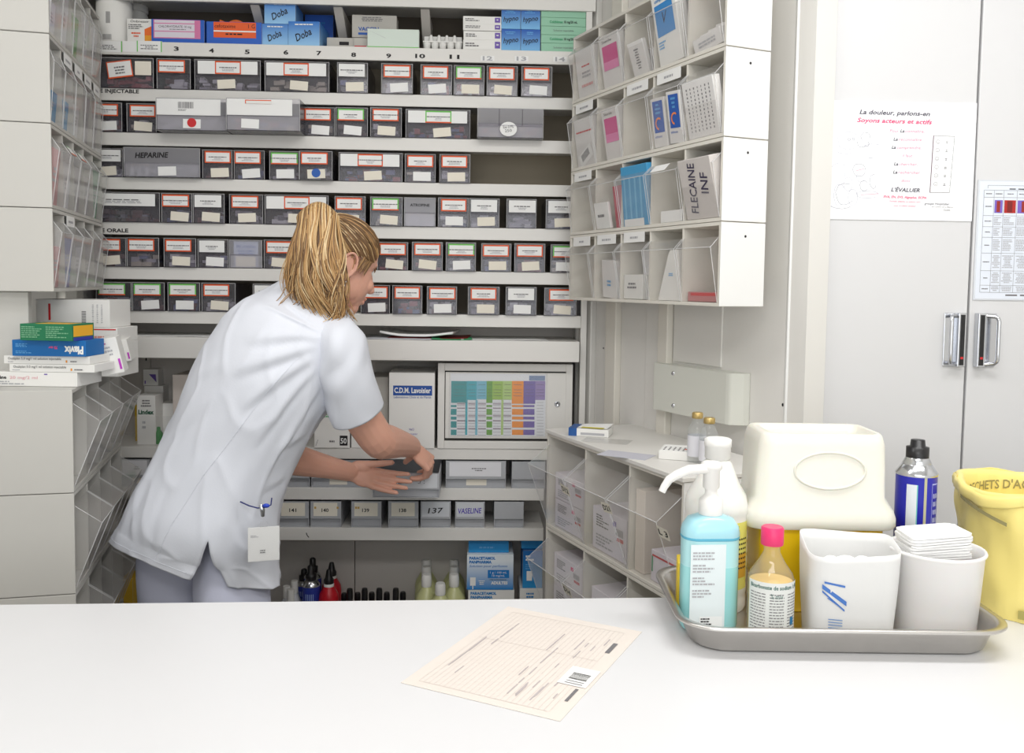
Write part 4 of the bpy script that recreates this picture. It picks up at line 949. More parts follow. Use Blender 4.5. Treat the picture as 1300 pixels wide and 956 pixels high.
# ------------------------------------------------------------------ tilt-bin units
def bin_unit(fr, x0, x1, z0, z1, n, depth, casing_m, label, near, prot=.04, labels=(), group=None, end_m=None, lipf=.74, topf=.90):
    """one unit: casing with dividers, and n clear tilting bins. Returns (root, cells) with cells in frame coordinates"""
    w, h = x1 - x0, z1 - z0 - .0012
    t = thing('tilt_bin_unit', label, 'cabinet', fr.w(x0, 0, z0), fr.a, group)
    b = .008; dv = .0055; mb = MB()
    mb.box(0, w, 0, depth, 0, b, casing_m).box(0, w, 0, depth, h - b, h, casing_m).box(0, b, 0, depth, b, h - b, casing_m).box(w - b, w, 0, depth, b, h - b, casing_m).box(b, w - b, depth - .004, depth, b, h - b, casing_m)
    cells = []; cw = (w - 2 * b - (n - 1) * dv) / n
    for k in range(n):
        a = b + k * (cw + dv); cells.append((x0 + a, x0 + a + cw, z0 + b, z0 + h - b))
        if k: mb.box(a - dv, a, .0015, depth - .004, b, h - b, casing_m)
    mb.build('casing', t, bevel=.0008)
    if near:                                       # near end panel
        xe = w if near > 0 else 0
        e = MB(); e.box(min(xe, xe + near * .002), max(xe, xe + near * .002), -.001, depth + .002, .0008, h - .0008, end_m or casing_m); ep = e.build('end_panel', t, bevel=.0008)
        s = MB(); s.ell((xe + near * .002, depth * .55, h - .030), (.001, .003, .003), INK, nu=10, nv=8); s.build('screw_hole', ep)
    for k, (a, c, za, zb) in enumerate(cells):
        a -= x0; c -= x0; za -= z0; zb -= z0; hh = zb - za; zl = za + hh * lipf; zt = za + hh * topf; g = .0012
        m = MB()
        A, B_, C_, D_ = Vector((a + g, .001, za + .001)), Vector((c - g, .001, za + .001)), Vector((c - g, -prot, zl)), Vector((a + g, -prot, zl))
        E, F_ = Vector((c - g, .003, zt)), Vector((a + g, .003, zt))
        m.add([A, B_, C_, D_], [(0, 1, 2, 3)], CLEAR); m.add([D_, C_, E, F_], [(0, 1, 2, 3)], CLEAR)
        m.add([A, D_, F_], [(0, 1, 2)], CLEAR); m.add([B_, E, C_], [(0, 1, 2)], CLEAR)
        m.tube([D_, C_], .0011, EDGEGLINT, 5); m.tube([A, D_, F_], .0009, EDGEGLINT, 4); m.tube([B_, C_, E], .0009, EDGEGLINT, 4)
        bo = m.build('tilt_bin', t)
        L = dict(labels).get(k)
        if L:
            mode, mm = L; lb = MB()
            if mode == 'top': lb.box(a + cw * .12, c - cw * .14, -.0012, -.0006, za + hh * .86, zb + .002, mm); print_lines(lb, a + cw * .2, c - cw * .22, za + hh * .90, za + hh * .96, 1, GREYINK if mm != PAPER else PALEINK, -.0016)
            else:
                u0, u1 = .14, .62
                p = [D_.lerp(F_, .12), C_.lerp(E, .12), C_.lerp(E, .86), D_.lerp(F_, .86)]; nrm = Vector((0, -.001, .0012))
                qd = [p[0].lerp(p[1], u0) + nrm, p[0].lerp(p[1], u1) + nrm, p[3].lerp(p[2], u1) + nrm, p[3].lerp(p[2], u0) + nrm]
                lb.add(qd, [(0, 1, 2, 3)], PAPER)
                if mm is not PAPER:
                    lb.add([qd[3], qd[2], qd[2].lerp(qd[1], .12), qd[3].lerp(qd[0], .12)], [(0, 1, 2, 3)], GREEN); lb.add([v + nrm * .3 for v in (qd[0].lerp(qd[3], .16), qd[1].lerp(qd[2], .16), qd[1], qd[0])], [(3, 2, 1, 0)], ORANGE)
            lb.build('bin_label', bo)
    return t, cells

# right, upper: four rows of five
def rz(py, px=915): return FR.pix(px, py, 0)[1]
xn = FR.pix(918, 200, 0)[0]
ZR = [rz(389.5), rz(280.5), rz(173.5), rz(60), rz(-52)]
dR = .115
RG = 'white tilt-bin units on the right wall'
ru = []
labsR = [((0, ('top', PAPER)), (1, ('top', PAPER)), (2, ('top', PAPER))), ((0, ('top', PAPER)), (3, ('lip', PAPER)), (4, ('lip', PAPER))), ((0, ('top', PAPER)), (2, ('top', PAPER)), (3, ('top', PAPER))), ()]
for k in range(4):
    ru.append(bin_unit(FR, 0, xn, ZR[k], ZR[k + 1], 5, dR, IVORY, 'ivory unit of five clear tilt bins, right wall, ' + ('bottom row', 'second row from bottom', 'third row from bottom', 'top row')[k], +1, .020, labsR[k], RG, WHITE2, .72, .86))
# the post that carries these units
MBp = MB(); MBp.box(0, .02, 0, .02, 0, 1, WHITE)

# left, upper
def lz(py, px=65): return FL.pix(px, py, 0)[1]
xnl = FL.pix(64.8, 200, 0)[0]
ZL = [lz(370.6), lz(263.5), lz(157), lz(45.5), lz(-66)]
LG = 'beige tilt-bin units on the left wall'
labsL = [((1, ('top', PAPER)),), ((1, ('lip', GREEN)), (2, ('lip', GREEN))), ((1, ('top', PAPER)), (2, ('top', PAPER)), (3, ('top', PAPER)), (4, ('top', PAPER))), ()]
lu = []
for k in range(4):
    lu.append(bin_unit(FL, xnl, 0, ZL[k], ZL[k + 1], 5, .30, BEIGE, 'beige unit of five clear tilt bins, upper left, ' + ('bottom row', 'second row from bottom', 'third row from bottom', 'top row')[k], -1, (.018, .016, .008, .008)[k], labsL[k], LG, BEIGE))
# left, lower
FL2 = Frame(*at(92.3, 560, 1.95).xy, 104.2)
def l2(py, px=94): return FL2.pix(px, py, 0)[1]
ZL2 = [l2(888), l2(756), l2(625), l2(493)]
LG2 = 'beige floor units of four deep tilt bins'
ll = []
for k in range(3):
    ll.append(bin_unit(FL2, 0, .60, ZL2[k], ZL2[k + 1], 4, .42, BEIGE, 'beige unit of four deep clear tilt bins, lower left, ' + ('bottom row', 'middle row', 'top row')[k], -1, .055, (), LG2, BEIGE, .70, .90))
for fr, x0, x1, z0, z1, lab in ((FL2, 0, .60, 0, ZL2[0], 'beige plinth under the lower left tilt bins'),):
    o = MB().box(0, x1 - x0, 0, .42, 0, z1 - z0 - .001, BEIGE).build('plinth', loc=fr.w(x0, 0, z0), rotz=fr.a); tag(o, lab, 'plinth')
# wooden-white upright that holds the upper left units, and the peg below them
t = thing('support_post', 'white post under the upper left tilt bins beside the boxes', 'post', FL.w(xnl + .03, .06, ZL2[3]), FL.a)
MB().box(0, .5, .16, .22, 0, ZL[0] - ZL2[3] - .001, WHITE).build('post_board', t, bevel=.002)
MB().box(0, .03, .0, .15, 0, ZL[0] - ZL2[3] - .001, BEIGE).build('post_cheek', t, bevel=.002)
x, z = FL.pix(83, 377, .01)
o = MB().lathe([(.010, 0), (.010, .018)], IVORY, seg=14).build('peg', lu[0][0], loc=(x - xnl, .02, -.018))
# right, lower: units of three deep bins
FR2 = Frame(*at(694, 600, 2.45).xy, -66.8)
def r2(py, px=693): return FR2.pix(px, py, 0)[1]
ZR2 = [r2(902), r2(786), r2(667), r2(548)]
xn2 = FR2.pix(858, 650, 0)[0]
xn2 = .66
rl = []
dR2 = .27
for k in range(3):
    rl.append(bin_unit(FR2, 0, xn2, ZR2[k], ZR2[k + 1], 3, dR2, IVORY, 'ivory unit of three deep clear tilt bins, lower right, ' + ('bottom row', 'middle row', 'top row')[k], +1, .06, (), 'ivory floor units of three tilt bins', WHITE2, .70, .90))
o = MB().box(0, xn2, 0, dR2, 0, ZR2[0] - .001, IVORY).build('plinth', loc=FR2.w(0, 0, 0), rotz=FR2.a); tag(o, 'ivory plinth under the lower right tilt bins', 'plinth')
o = MB().box(-.004, xn2 + .004, -.006, dR2 + .002, 0, .010, WHITE).build('top_board', rl[2][0], loc=(0, 0, ZR2[3] - ZR2[2] - .001), bevel=.0015)
ZTOP2 = ZR2[3] + .009
mb = MB()
write(mb, 'D12', 0, 0, .014, INK, 0)
def bin_tag(unit, cell, s, px, py, v, rot=0.0):
    t, cells = unit; a, c, za, zb = cells[cell]; o = MB(); x0 = t.location
    w = c - a; hh = zb - za
    for _ in range(12):
        y = -.060 * v / .70 - .0014; xx, zz = FR2.pix(px, py, y); v = min(.70, (zz - za) / hh)
    mx = Matrix.Translation((xx, y, zz - t.location.z)) @ Matrix.Rotation(R(20), 4, 'X') @ Matrix.Rotation(rot, 4, 'Y')
    panel(o, -.021, .021, -.013, .013, CREAM, 0, mx); write(o, s, 0, -.006, .013, INK, -.0006, w=.034, bold=.02, mx=mx)
    b = [ch for ch in t.children if ch.name.startswith('tilt_bin')][cell]; o.build('bin_label', b)
bin_tag(rl[2], 0, 'D12', 717.5, 622, .40, .1); bin_tag(rl[2], 1, 'D21', 770, 645, .36, -.1); bin_tag(rl[2], 2, 'L 3', 842, 677, .33); bin_tag(rl[1], 0, 'D14', 720, 750, .33, .1)

# --- what is in the bins
def in_bin(fr, unit, cell, w, h, d, m, label, deco=None, u=.5, y=.012, lean=0.0, rot=0.0, cat='packet', name='packet', group=None, zadd=0.0, tilt=0.0):
    a, c, za, zb = unit[1][cell]; cw = c - a; W_ = min(w, cw - .006)
    mb = MB(); x = -W_ / 2; mb.box(x, -x, 0, d, 0, h, m)
    o = mb.build(name, loc=fr.w(a + cw / 2 + (u - .5) * max(0, cw - W_ - .004), y, za + .001 + zadd)); o.rotation_euler = (R(lean), R(tilt), fr.a + rot); tag(o, label, cat, group)
    if d > .004: b_ = o.modifiers.new('bevel', 'BEVEL'); b_.width = .0015; b_.segments = 2
    if deco: dd = MB(); deco(dd, W_, h); 
    if deco:
        for v in dd.v: v.x -= W_ / 2
        dd.build('printing', o)
    return o
FOIL = mat('foil_white', rgb(228, 226, 224), .35)
def d_pinkpack(mb, w, h): blk(mb, w, h, .14, .9, .34, .80, plain(214, 50, 140)); blk(mb, w, h, .14, .9, .34, .5, plain(232, 130, 184), -.0009); tx_(mb, w, h, 'Sterile', .42, .86, .05, INK, .5)
in_bin(FR, ru[3], 1, .10, .135, .02, FOIL, 'white pack with pink block in top row bins on the right', d_pinkpack, lean=10)
in_bin(FR, ru[2], 1, .085, .135, .02, FOIL, 'white pack with pink block in third row bins on the right', d_pinkpack, lean=10, u=.8)
def d_redline(mb, w, h): pl_(mb, w, h, .12, .9, .62, .68, 1, RED); pl_(mb, w, h, .12, .9, .2, .3, 1, plain(224, 160, 160)); pl_(mb, w, h, .12, .9, .4, .55, 2, PALEINK)
in_bin(FR, ru[3], 0, .11, .13, .02, FOIL, 'clear-white blister pack in the far bin of the top right row', d_redline, lean=8)
def d_bar(mb, w, h):
    pl_(mb, w, h, .1, .95, .70, .76, 1, RED, fill=1)
    mx = Matrix.Translation((w * .5, -.0012, h * .22)) @ Matrix.Rotation(R(-24), 4, 'Y'); panel(mb, -w * .36, w * .36, -h * .14, h * .14, PAPER, 0, mx)
    for k in range(12): panel(mb, -w * .22 + k * w * .037, -w * .22 + k * w * .037 + w * .02, -h * .05, h * .1, GREYINK, -.0005, mx)
in_bin(FR, ru[2], 0, .11, .13, .02, FOIL, 'white pack with tilted bar code in the third row, far bin', d_bar, lean=8)
for k in range(3): in_bin(FR, ru[3], 2, .07, .085 - .02 * k, .012, FOIL, 'white leaflet packet in the middle bin, top right row, %s' % ('front', 'second', 'rear')[k], lambda mb, w, h: print_lines(mb, w * .3, w * .7, h * .2, h * .8, 8, GREYINK, -.0008), y=.012 + k * .02, lean=18, rot=.15 * k, group='leaflet packets in a right bin')
VB = plain(60, 140, 206)
def d_v(mb, w, h): blk(mb, w, h, .1, .86, .42, .86, VB); tx_(mb, w, h, 'V', .5, .58, .16, INK, .2, y=-.001, shear=.3); tx_(mb, w, h, 'compresses', .45, .90, .05, VB, .6, bold=.02); pl_(mb, w, h, .1, .6, .24, .36, 3, SKYBOX, center=False)
in_bin(FR, ru[3], 3, .095, .165, .03, WCARD, 'white and blue box with a pen-marked V in the top right row', d_v, lean=9, y=.006, tilt=-4)
for k in range(4): in_bin(FR, ru[3], 4, .10, .035 + .012 * k, .02, FOIL, 'folded white packet in the near bin of the top right row, %s' % ('lowest', 'second', 'third', 'topmost')[k], lambda mb, w, h: pl_(mb, w, h, .1, .9, .3, .7, 2, PALEINK), y=.010 + .022 * k, lean=14, group='folded packets in the near right bin', tilt=-6 + 3 * k)
in_bin(FR, ru[3], 4, .05, .15, .02, plain(232, 232, 236), 'white upright card in the near bin of the top right row', None, u=.95, y=.07)
def d_bo(mb, w, h):
    blk(mb, w, h, .15, .88, .30, .94, plain(40, 92, 178))
    for k in range(14):
        a0, a1 = R(50 + 15 * k), R(65 + 15 * k); c = Vector((w * .52, -.0012, h * .48)); r0, r1 = w * .18, w * .26
        mb.add([c + Vector((r * math.cos(a), 0, r * math.sin(a))) for r, a in ((r0, a0), (r0, a1), (r1, a1), (r1, a0))], [(0, 1, 2, 3)], plain(238, 140, 80))
    pl_(mb, w, h, .28, .75, .66, .9, 3, SKYBOX, y=-.0012); tx_(mb, w, h, 'ethicon', .4, .2, .05, BLUEINK, .5)
in_bin(FR, ru[2], 3, .058, .115, .012, FOIL, 'blue packet with orange ring, left one of two in a right bin', d_bo, u=.05, lean=10, y=.004, tilt=2)
in_bin(FR, ru[2], 3, .055, .118, .012, FOIL, 'blue packet with orange ring, right one of two in a right bin', d_bo, u=.98, lean=11, y=.002, tilt=4)
def d_txt(mb, w, h):
    for k in range(7): xx = w * (.12 + .12 * k); print_lines(mb, xx, xx + w * .05, h * .1, h * .9, 12, GREYINK, -.0008)
in_bin(FR, ru[2], 4, .115, .125, .02, FOIL, 'grey-white bag of fine vertical print in the third row, near bin', d_txt, lean=12, y=.004)
in_bin(FR, ru[1], 2, .125, .15, .02, plain(70, 158, 206), 'sky-blue folded wrap filling the middle bin, second row', lambda mb, w, h: [blk(mb, w, h, .1 + .2 * k, .16 + .2 * k, .1, .8, plain(120, 190, 224)) for k in range(4)] + [blk(mb, w, h, .05, .8, 0, .12, PAPER, -.0012)], lean=6, y=.006)
in_bin(FR, ru[1], 1, .075, .07, .008, PAPER, 'white card before red packets in the second row, second bin', lambda mb, w, h: pl_(mb, w, h, .1, .8, .4, .6, 1, GREYINK), u=.1, y=.002, lean=10)
in_bin(FR, ru[1], 1, .05, .11, .03, plain(190, 70, 90), 'red packet in the second row, second bin', None, u=.98, y=.02, lean=8)
in_bin(FR, ru[1], 3, .09, .028, .02, PAPER, 'low white card in the fourth bin, second row', None, u=.8, y=.006)
PLM = plain(206, 200, 196)
def d_plec(mb, w, h):
    mx = Matrix.Rotation(R(-90 + 6), 4, 'Y')
    mx1 = Matrix.Translation((w * .42, -.0010, h * .10)) @ mx; write(mb, 'FLECAINE', 0, 0, .026, plain(60, 54, 80), 0, w=h * .82, align='l', mx=mx1, bold=.01)
    mx2 = Matrix.Translation((w * .82, -.0010, h * .40)) @ mx; write(mb, 'INF', 0, 0, .026, plain(60, 54, 80), 0, w=h * .34, align='l', mx=mx2, bold=.01)
in_bin(FR, ru[1], 4, .12, .135, .03, PLM, 'grey pouch with upright black pen lettering in the near bin', d_plec, lean=14, y=.006)
in_bin(FR, ru[0], 4, .12, .022, .06, plain(190, 120, 120), 'flat red and grey packets in the bottom near bin on the right', lambda mb, w, h: blk(mb, w, h, .1, .9, .6, .9, RED), y=.012)
mb = MB(); mb.loft([[Vector((x, y, 0)) for x, y in ((-.05, 0), (.05, 0), (.05, .03), (-.05, .03))], [Vector((x, y, .11)) for x, y in ((-.022, .008), (.022, .008), (.022, .03), (-.022, .03))], [Vector((x, y, .12)) for x, y in ((-.018, .010), (.018, .010), (.018, .028), (-.018, .028))]], WCARD, smooth=False)
a, c, za, zb = ru[0][1][3]; o = mb.build('dispenser', loc=FR.w((a + c) / 2 + .006, .01, za + .001), rotz=FR.a, bevel=.003); tag(o, 'white tapered dispenser in the fourth bin of the bottom row', 'dispenser')
d = MB(); pl_(d, .05, .11, -.4, .4, .52, .6, 2, SKYBOX); d.build('printing', o, loc=(0, .004, 0))
for k in range(3): in_bin(FR, ru[0], 1, .075, .10 - .02 * k, .02, FOIL, 'white medical packet in the second bin, bottom right row, %s' % ('front', 'middle', 'rear')[k], lambda mb, w, h: pl_(mb, w, h, .2, .8, .3, .5, 2, SKYBOX), y=.012 + .025 * k, lean=6, tilt=4 - 5 * k, group='medical packets in a bottom right bin')
in_bin(FR, ru[0], 2, .09, .062, .05, WCARD, 'white carton with grey print in the middle bin, bottom row', lambda mb, w, h: pl_(mb, w, h, .1, .8, .4, .7, 2, GREYINK), u=.1, y=.008)
in_bin(FR, ru[0], 2, .10, .125, .02, plain(214, 214, 218), 'crumpled clear-white bag behind the carton, bottom row', None, y=.066, lean=6)
# packs in the three-bin units
def d_dbl(c):
    def f(mb, w, h):
        blk(mb, w, h, .04, .96, .03, .97, plain(232, 228, 236)); pl_(mb, w, h, .12, .6, .56, .86, 5, GREYINK, center=False); blk(mb, w, h, .62, .72, .74, .86, c, -.0012); blk(mb, w, h, .74, .93, .44, .52, RED, -.0012); pl_(mb, w, h, .12, .8, .1, .4, 4, PALEINK, center=False)
        for k in range(8): blk(mb, w, h, .72 + k * .026, .735 + k * .026, .56, .72, GREYINK, -.0012)
    return f
PC = plain(232, 226, 234)
G3B = 'white cartons in the lower right bins'
for (un, cell, hs, col, nm) in ((2, 0, (.075, .07), PINKINK, 'top row, far bin'), (2, 1, (.105,), PURPLE, 'top row, middle bin'), (1, 0, (.10, .085), PINKINK, 'second row, far bin'), (1, 1, (.16,), PURPLE, 'second row, middle bin')):
    z = 0
    for k, hh in enumerate(hs):
        in_bin(FR2, rl[un], cell, .165, hh, .11, PC, 'white printed carton in the lower right bins, %s, %s' % (nm, ('lower one', 'upper one')[k] if len(hs) > 1 else 'single one'), d_dbl(col), cat='box', name='medicine_box', zadd=z, y=.012, group=G3B); z += hh + .001
in_bin(FR2, rl[2], 2, .04, .19, .10, plain(228, 218, 206), 'tall cream carton in the near bin of the lower right row', None, u=.02, y=.015, cat='box', name='medicine_box')
in_bin(FR2, rl[2], 2, .12, .07, .09, PC, 'white carton with red line in the near lower right bin', lambda mb, w, h: (blk(mb, w, h, .05, .95, .8, .86, RED), blk(mb, w, h, .03, .07, .3, .8, plain(40, 150, 90))), u=.9, y=.012, cat='box', name='medicine_box')
# left units
cols = [plain(222, 222, 226), plain(206, 204, 206), plain(190, 186, 190)]
special = {(1, 0): plain(206, 150, 150), (2, 0): plain(60, 140, 190), (2, 1): plain(70, 146, 196), (3, 2): plain(120, 176, 110), (1, 4): plain(140, 190, 160), (0, 1): plain(150, 160, 206), (0, 0): plain(200, 150, 150)}
rnd = random.Random(12)
for k, un in enumerate(lu):
    for cidx in range(5):
        far = 4 - cidx                             # cell 0 is the near one
        m = special.get((k, cidx), rnd.choice(cols)); hh = rnd.uniform(.08, .14) if (k, cidx) not in ((2, 0), (2, 1)) else .075
        rw = ('bottom row', 'second row from bottom', 'third row from bottom', 'top row')[k]; cn = ('near', 'second', 'middle', 'fourth', 'far')[cidx]
        in_bin(FL, un, cidx, .085, hh, .03, m, 'packet standing in the %s bin, upper left units, %s' % (cn, rw), lambda mb, w, h: pl_(mb, w, h, .15, .85, .4, .7, 3, PALEINK), y=.014, lean=5, group='packets in the upper left bins')
for k, un in enumerate(ll[1:]):
    for cidx in range(4):
        m = rnd.choice([plain(196, 192, 192), plain(170, 166, 170), plain(214, 212, 212)]); hh = rnd.uniform(.06, .12)
        in_bin(FL2, un, cidx, .11, hh, .10, m, 'grey-white packet low in the %s bin, lower left units, %s' % (('near', 'second', 'third', 'far')[cidx], ('middle row', 'top row')[k]), None, y=.03, group='packets in the lower left bins')

# --- on top of the right three-bin unit
def on_z(fr, px, py, z): p = at_z(px, py, z); return fr.loc(p)
def topbox(px, py, w, d, h, ang, m, label, deco=None, name='medicine_box', z=None):
    z = ZTOP2 if z is None else z; p = at_z(px, py, z)
    mb = MB(); mb.box(0, w, 0, d, 0, h, m); o = mb.build(name, loc=(p.x, p.y, z + .0005), rotz=R(ang), bevel=.001); tag(o, label, 'box')
    if deco: dd = MB(); deco(dd, w, d, h); dd.build('printing', o)
    return o
def d_tb(mb, w, d, h): panel(mb, w * .3, w * .9, h * .2, h * .5, PALEINK, -.0008)
o = topbox(722, 553, .105, .07, .020, -16, WCARD, 'white box with dark blue end on the lower right unit', d_tb)
MB().box(-.0006, .021, -.0006, .0706, -.0002, .0206, plain(30, 84, 150)).build('box_end', o)
mb = MB(); mb.add([(.02, .01, .0211), (.10, .0, .0215), (.11, .05, .030), (.03, .06, .024)], [(0, 1, 2, 3)], PAPER); mb.add([(.03, .005, .0216), (.09, -.002, .0225), (.095, .004, .0245), (.035, .012, .0236)], [(0, 1, 2, 3)], plain(206, 196, 80)); s_ = mb.build('paper_insert', o); 
def d_tl(mb, w, d, h):
    mb.box(.003, w - .003, .003, d - .003, h, h + .0005, PAPER)
    for i in range(7):
        for j in range(3): mb.box(.008 + i * .011, .012 + i * .011, .010 + j * .016, .020 + j * .016, h + .0005, h + .0008, GREYINK)
    mb.box(.055, .062, .026, .036, h + .0006, h + .001, plain(230, 90, 50)); mb.box(.068, .075, .022, .032, h + .0006, h + .001, plain(230, 90, 50))
topbox(836, 583, .095, .085, .020, -18, WCARD, 'flat white carton with small orange marks on the lower right unit', d_tl)
for i, (px, py, hv) in enumerate(((884, 586, .112), (899, 592, .108))):
    p = at_z(px, py, ZTOP2); t = thing('glass_vial', 'clear glass vial with gold cap, %s of two on the lower right unit' % ('left', 'right')[i], 'vial', (p.x, p.y, ZTOP2 + .0003))
    GL = sheet('clear_glass', (.97, .98, .98, 1), .9, .05, (.9, .92, .93, 1)); r = .021
    MB().lathe([(r * .9, 0), (r, .004), (r, hv * .62), (r * .8, hv * .74), (r * .5, hv * .82), (r * .5, hv * .88)], GL, seg=20).build('vial_body', t)
    MB().lathe([(r * .58, hv * .88), (r * .6, hv * .89), (r * .6, hv * .98), (r * .5, hv)], mat('gold_cap', rgb(196, 170, 110), .35, metal=.6), seg=18).build('cap', t)
    MB().lathe([(r * 1.01, hv * .12), (r * 1.01, hv * .54)], plain(224, 224, 230), seg=20, cap0=False, cap1=False).build('label_band', t)
for i, (px, py, a, lb) in enumerate(((770, 560, -20, 'clear film sheet lying behind the two boxes'), (795, 578, -30, 'thin dark-edged film under the flat white carton'))):
    p = at_z(px, py, ZTOP2); o = MB().box(-.06, .06, -.035, .035, 0, .0008, CLEARFILM if i == 0 else plain(196, 196, 206)).build('film_sheet', loc=(p.x, p.y, ZTOP2 + .0003), rotz=R(a)); tag(o, lb, 'film')

# --- boxes on the left unit
ZB = ZL2[3] - .0008
def leftbox(px0, px1, py, pyt, z, d, m, label, deco=None, Y=1.97, ang=0.0, h=None):
    a = at(px0, py, Y); b = at(px1, py, Y); w = b.x - a.x; h = h or at(px0, pyt, Y).z - z
    o = MB().box(0, w, 0, d, 0, h, m).build('medicine_box', loc=(a.x, Y, z + .0003), rotz=R(ang), bevel=.0008); tag(o, label, 'box')
    if deco: dd = MB(); deco(dd, w, h); dd.build('printing', o)
    return o, z + h + .0005
def d_vip(mb, w, h): tx_(mb, w, h, 'éne', .05, .52, .22, INK, .09, bold=.03, align='l'); tx_(mb, w, h, '20 mg/2 ml', .18, .52, .2, plain(226, 160, 170), .34, align='l'); pl_(mb, w, h, .0, .45, .1, .4, 2, PALEINK, center=False); blk(mb, w, h, .6, .64, .82, .9, PURPLE); 
o, z1 = leftbox(-6, 98, 491, 472, ZB, .12, WCARD, 'white box with pink print, bottom of the stack on left unit', d_vip, Y=2.0)
def d_nap(mb, w, h): tx_(mb, w, h, 'Oxaliplan 5.0 mg/1 ml solution injectable', .36, .52, .3, INK, .62); pl_(mb, w, h, .02, .14, .15, .35, 1, PALEINK); blk(mb, w, h, .72, .74, .2, .5, plain(230, 150, 40)); pl_(mb, w, h, .75, .88, .2, .5, 1, GREYINK)
o, z2 = leftbox(12, 120, 472, 462, z1, .10, WCARD, 'long flat white box, second from bottom of the left stack', d_nap, Y=2.0)
o, z3 = leftbox(5, 114, 462, 451.5, z2, .10, WCARD, 'long flat white box, third from bottom of the left stack', d_nap, Y=2.0)
def d_plv(mb, w, h):                               # printed upside down as the box lies
    tx = [('Plavix', .84, .62, .46, PAPER, .26, .05), ('75 mg', .56, .62, .16, PINKINK, .12, .04)]
    for s, u, v, hh, m, wf, bo in tx: write(mb, s, w * u, h * v, h * hh, m, -.001, w=w * wf, rot=math.pi, bold=bo)
o, z4 = leftbox(15.5, 109, 451, 431.5, z3, .09, plain(0, 104, 176), 'bright blue box with white name upside down on left stack', d_plv, Y=1.99)
mb = MB(); w_ = max(v.co.x for v in o.data.vertices); h_ = max(v.co.z for v in o.data.vertices)
pl_(mb, w_, h_, .05, .35, .15, .35, 2, SKYBOX, center=False); pl_(mb, w_, h_, .05, .35, .55, .8, 3, SKYBOX, center=False); mb.build('small_print', o)
def d_grn(mb, w, h): pl_(mb, w, h, .03, .45, .15, .88, 6, plain(120, 180, 140), center=False, fill=1); pl_(mb, w, h, .5, .95, .15, .88, 6, plain(120, 180, 140), center=False, fill=1)
o, z5 = leftbox(25.5, 94, 431, 411, z4, .09, plain(22, 116, 76), 'green and yellow box on top of the left stack', d_grn, Y=1.97, ang=-4)
w_ = max(v.co.x for v in o.data.vertices); h_ = max(v.co.z for v in o.data.vertices)
mb = MB(); mb.box(w_, w_ + .0006, .006, .084, h_ * .25, h_ * .9, plain(238, 176, 40)); mb.box(w_, w_ + .0007, .006, .084, 0, h_ * .2, plain(50, 60, 160)); mb.box(.03, w_ * .9, .01, .06, h_, h_ + .0005, plain(226, 170, 60)); mb.build('side_print', o)
# cartons behind it, leaning over the bins
def d_w1(mb, w, h):
    for k in range(9): blk(mb, w, h, .62, .68, .12 + k * .055, .15 + k * .055, GREYINK)
    for k in range(3): print_lines(mb, w * (.76 + k * .06), w * (.79 + k * .06), h * .15, h * .85, 10, PALEINK, -.001)
    blk(mb, w, h, .17, .2, .25, .85, RED)
o, zq1 = leftbox(60, 150, 455, 434, ZB, .12, WCARD, 'white carton under the large white carton at left', None, Y=2.22)
o, zq2 = leftbox(64, 149, 430, 415.5, zq1, .12, WCARD, 'flat white box with red edge line under the large carton', lambda mb, w, h: (blk(mb, w, h, .3, .98, .84, .92, RED), pl_(mb, w, h, .5, .9, .2, .5, 1, plain(220, 150, 140))), Y=2.22)
o, zq3 = leftbox(46, 139.5, 415, 380, zq2, .12, WCARD, 'large white carton with bar code and red strip at left', d_w1, Y=2.22)
# two cartons tipping forward at the end of the left unit
for i, (px, py, Yd, w, h, dd, ang, lb) in enumerate(((130, 478, 2.1, .05, .085, .05, -12, 'white carton tipped over the left bins with violet mark'), (146, 462, 2.24, .04, .055, .06, -12, 'small white carton tipped behind the tipped carton'))):
    p = at(px, py, Yd); m = MB(); m.box(0, w, 0, dd, 0, h, WCARD); o = m.build('medicine_box', loc=p, bevel=.0008); o.rotation_euler = (R(4), R(ang), R(12)); tag(o, lb, 'box')
    d_ = MB(); print_lines(d_, w * .2, w * .8, h * .5, h * .8, 3, PALEINK, -.0008); panel(d_, w * .85, w * .95, h * .1, h * .4, plain(190, 60, 190), -.0008); panel(d_, w * .1, w * .5, h * .85, h * .88, plain(180, 70, 150), -.0008); d_.build('printing', o)
# ------------------------------------------------------------------ steel tray on the counter and what stands in it
TB = CT + .0005
def px2(px, py, z): p = at_z(px, py, z); return p.x, p.y
zrim = CT + .046
xl, yb_ = px2(824, 715, zrim); yb_ = min(yb_, 1.575)
xl = at(826, 715, yb_).x
yf_ = px2(900, 799, zrim)[1]; xr = at(1278, 795, yf_ + .05).x
TC = Vector(((xl + xr) / 2, (yf_ + yb_) / 2, TB)); TW, TD = xr - xl, yb_ - yf_
t = thing('steel_tray', 'brushed steel tray with rolled rim holding bottles on the counter', 'tray', TC)
hr = zrim - TB
def rr(w, d, r, z): return ring(w, d, r, z, 8)
mb = MB()
mb.loft([rr(TW - .085, TD - .085, .040, 0.0), rr(TW - .065, TD - .065, .045, .0), rr(TW - .050, TD - .050, .05, .006), rr(TW - .028, TD - .028, .055, hr - .004), rr(TW - .022, TD - .022, .055, hr), rr(TW - .002, TD - .002, .062, hr + .0005), rr(TW, TD, .063, hr - .003), rr(TW - .003, TD - .003, .062, hr - .0045)], STEEL, True, False)
mb.loft([rr(TW - .003, TD - .003, .062, hr - .0045), rr(TW - .024, TD - .024, .055, hr - .002), rr(TW - .031, TD - .031, .054, hr - .006), rr(TW - .053, TD - .053, .05, .0075), rr(TW - .067, TD - .067, .045, .0015), rr(TW - .086, TD - .086, .04, .0015)], STEEL, False, True)
o = mb.build('tray_shell', t)
TZ = TB + .0018

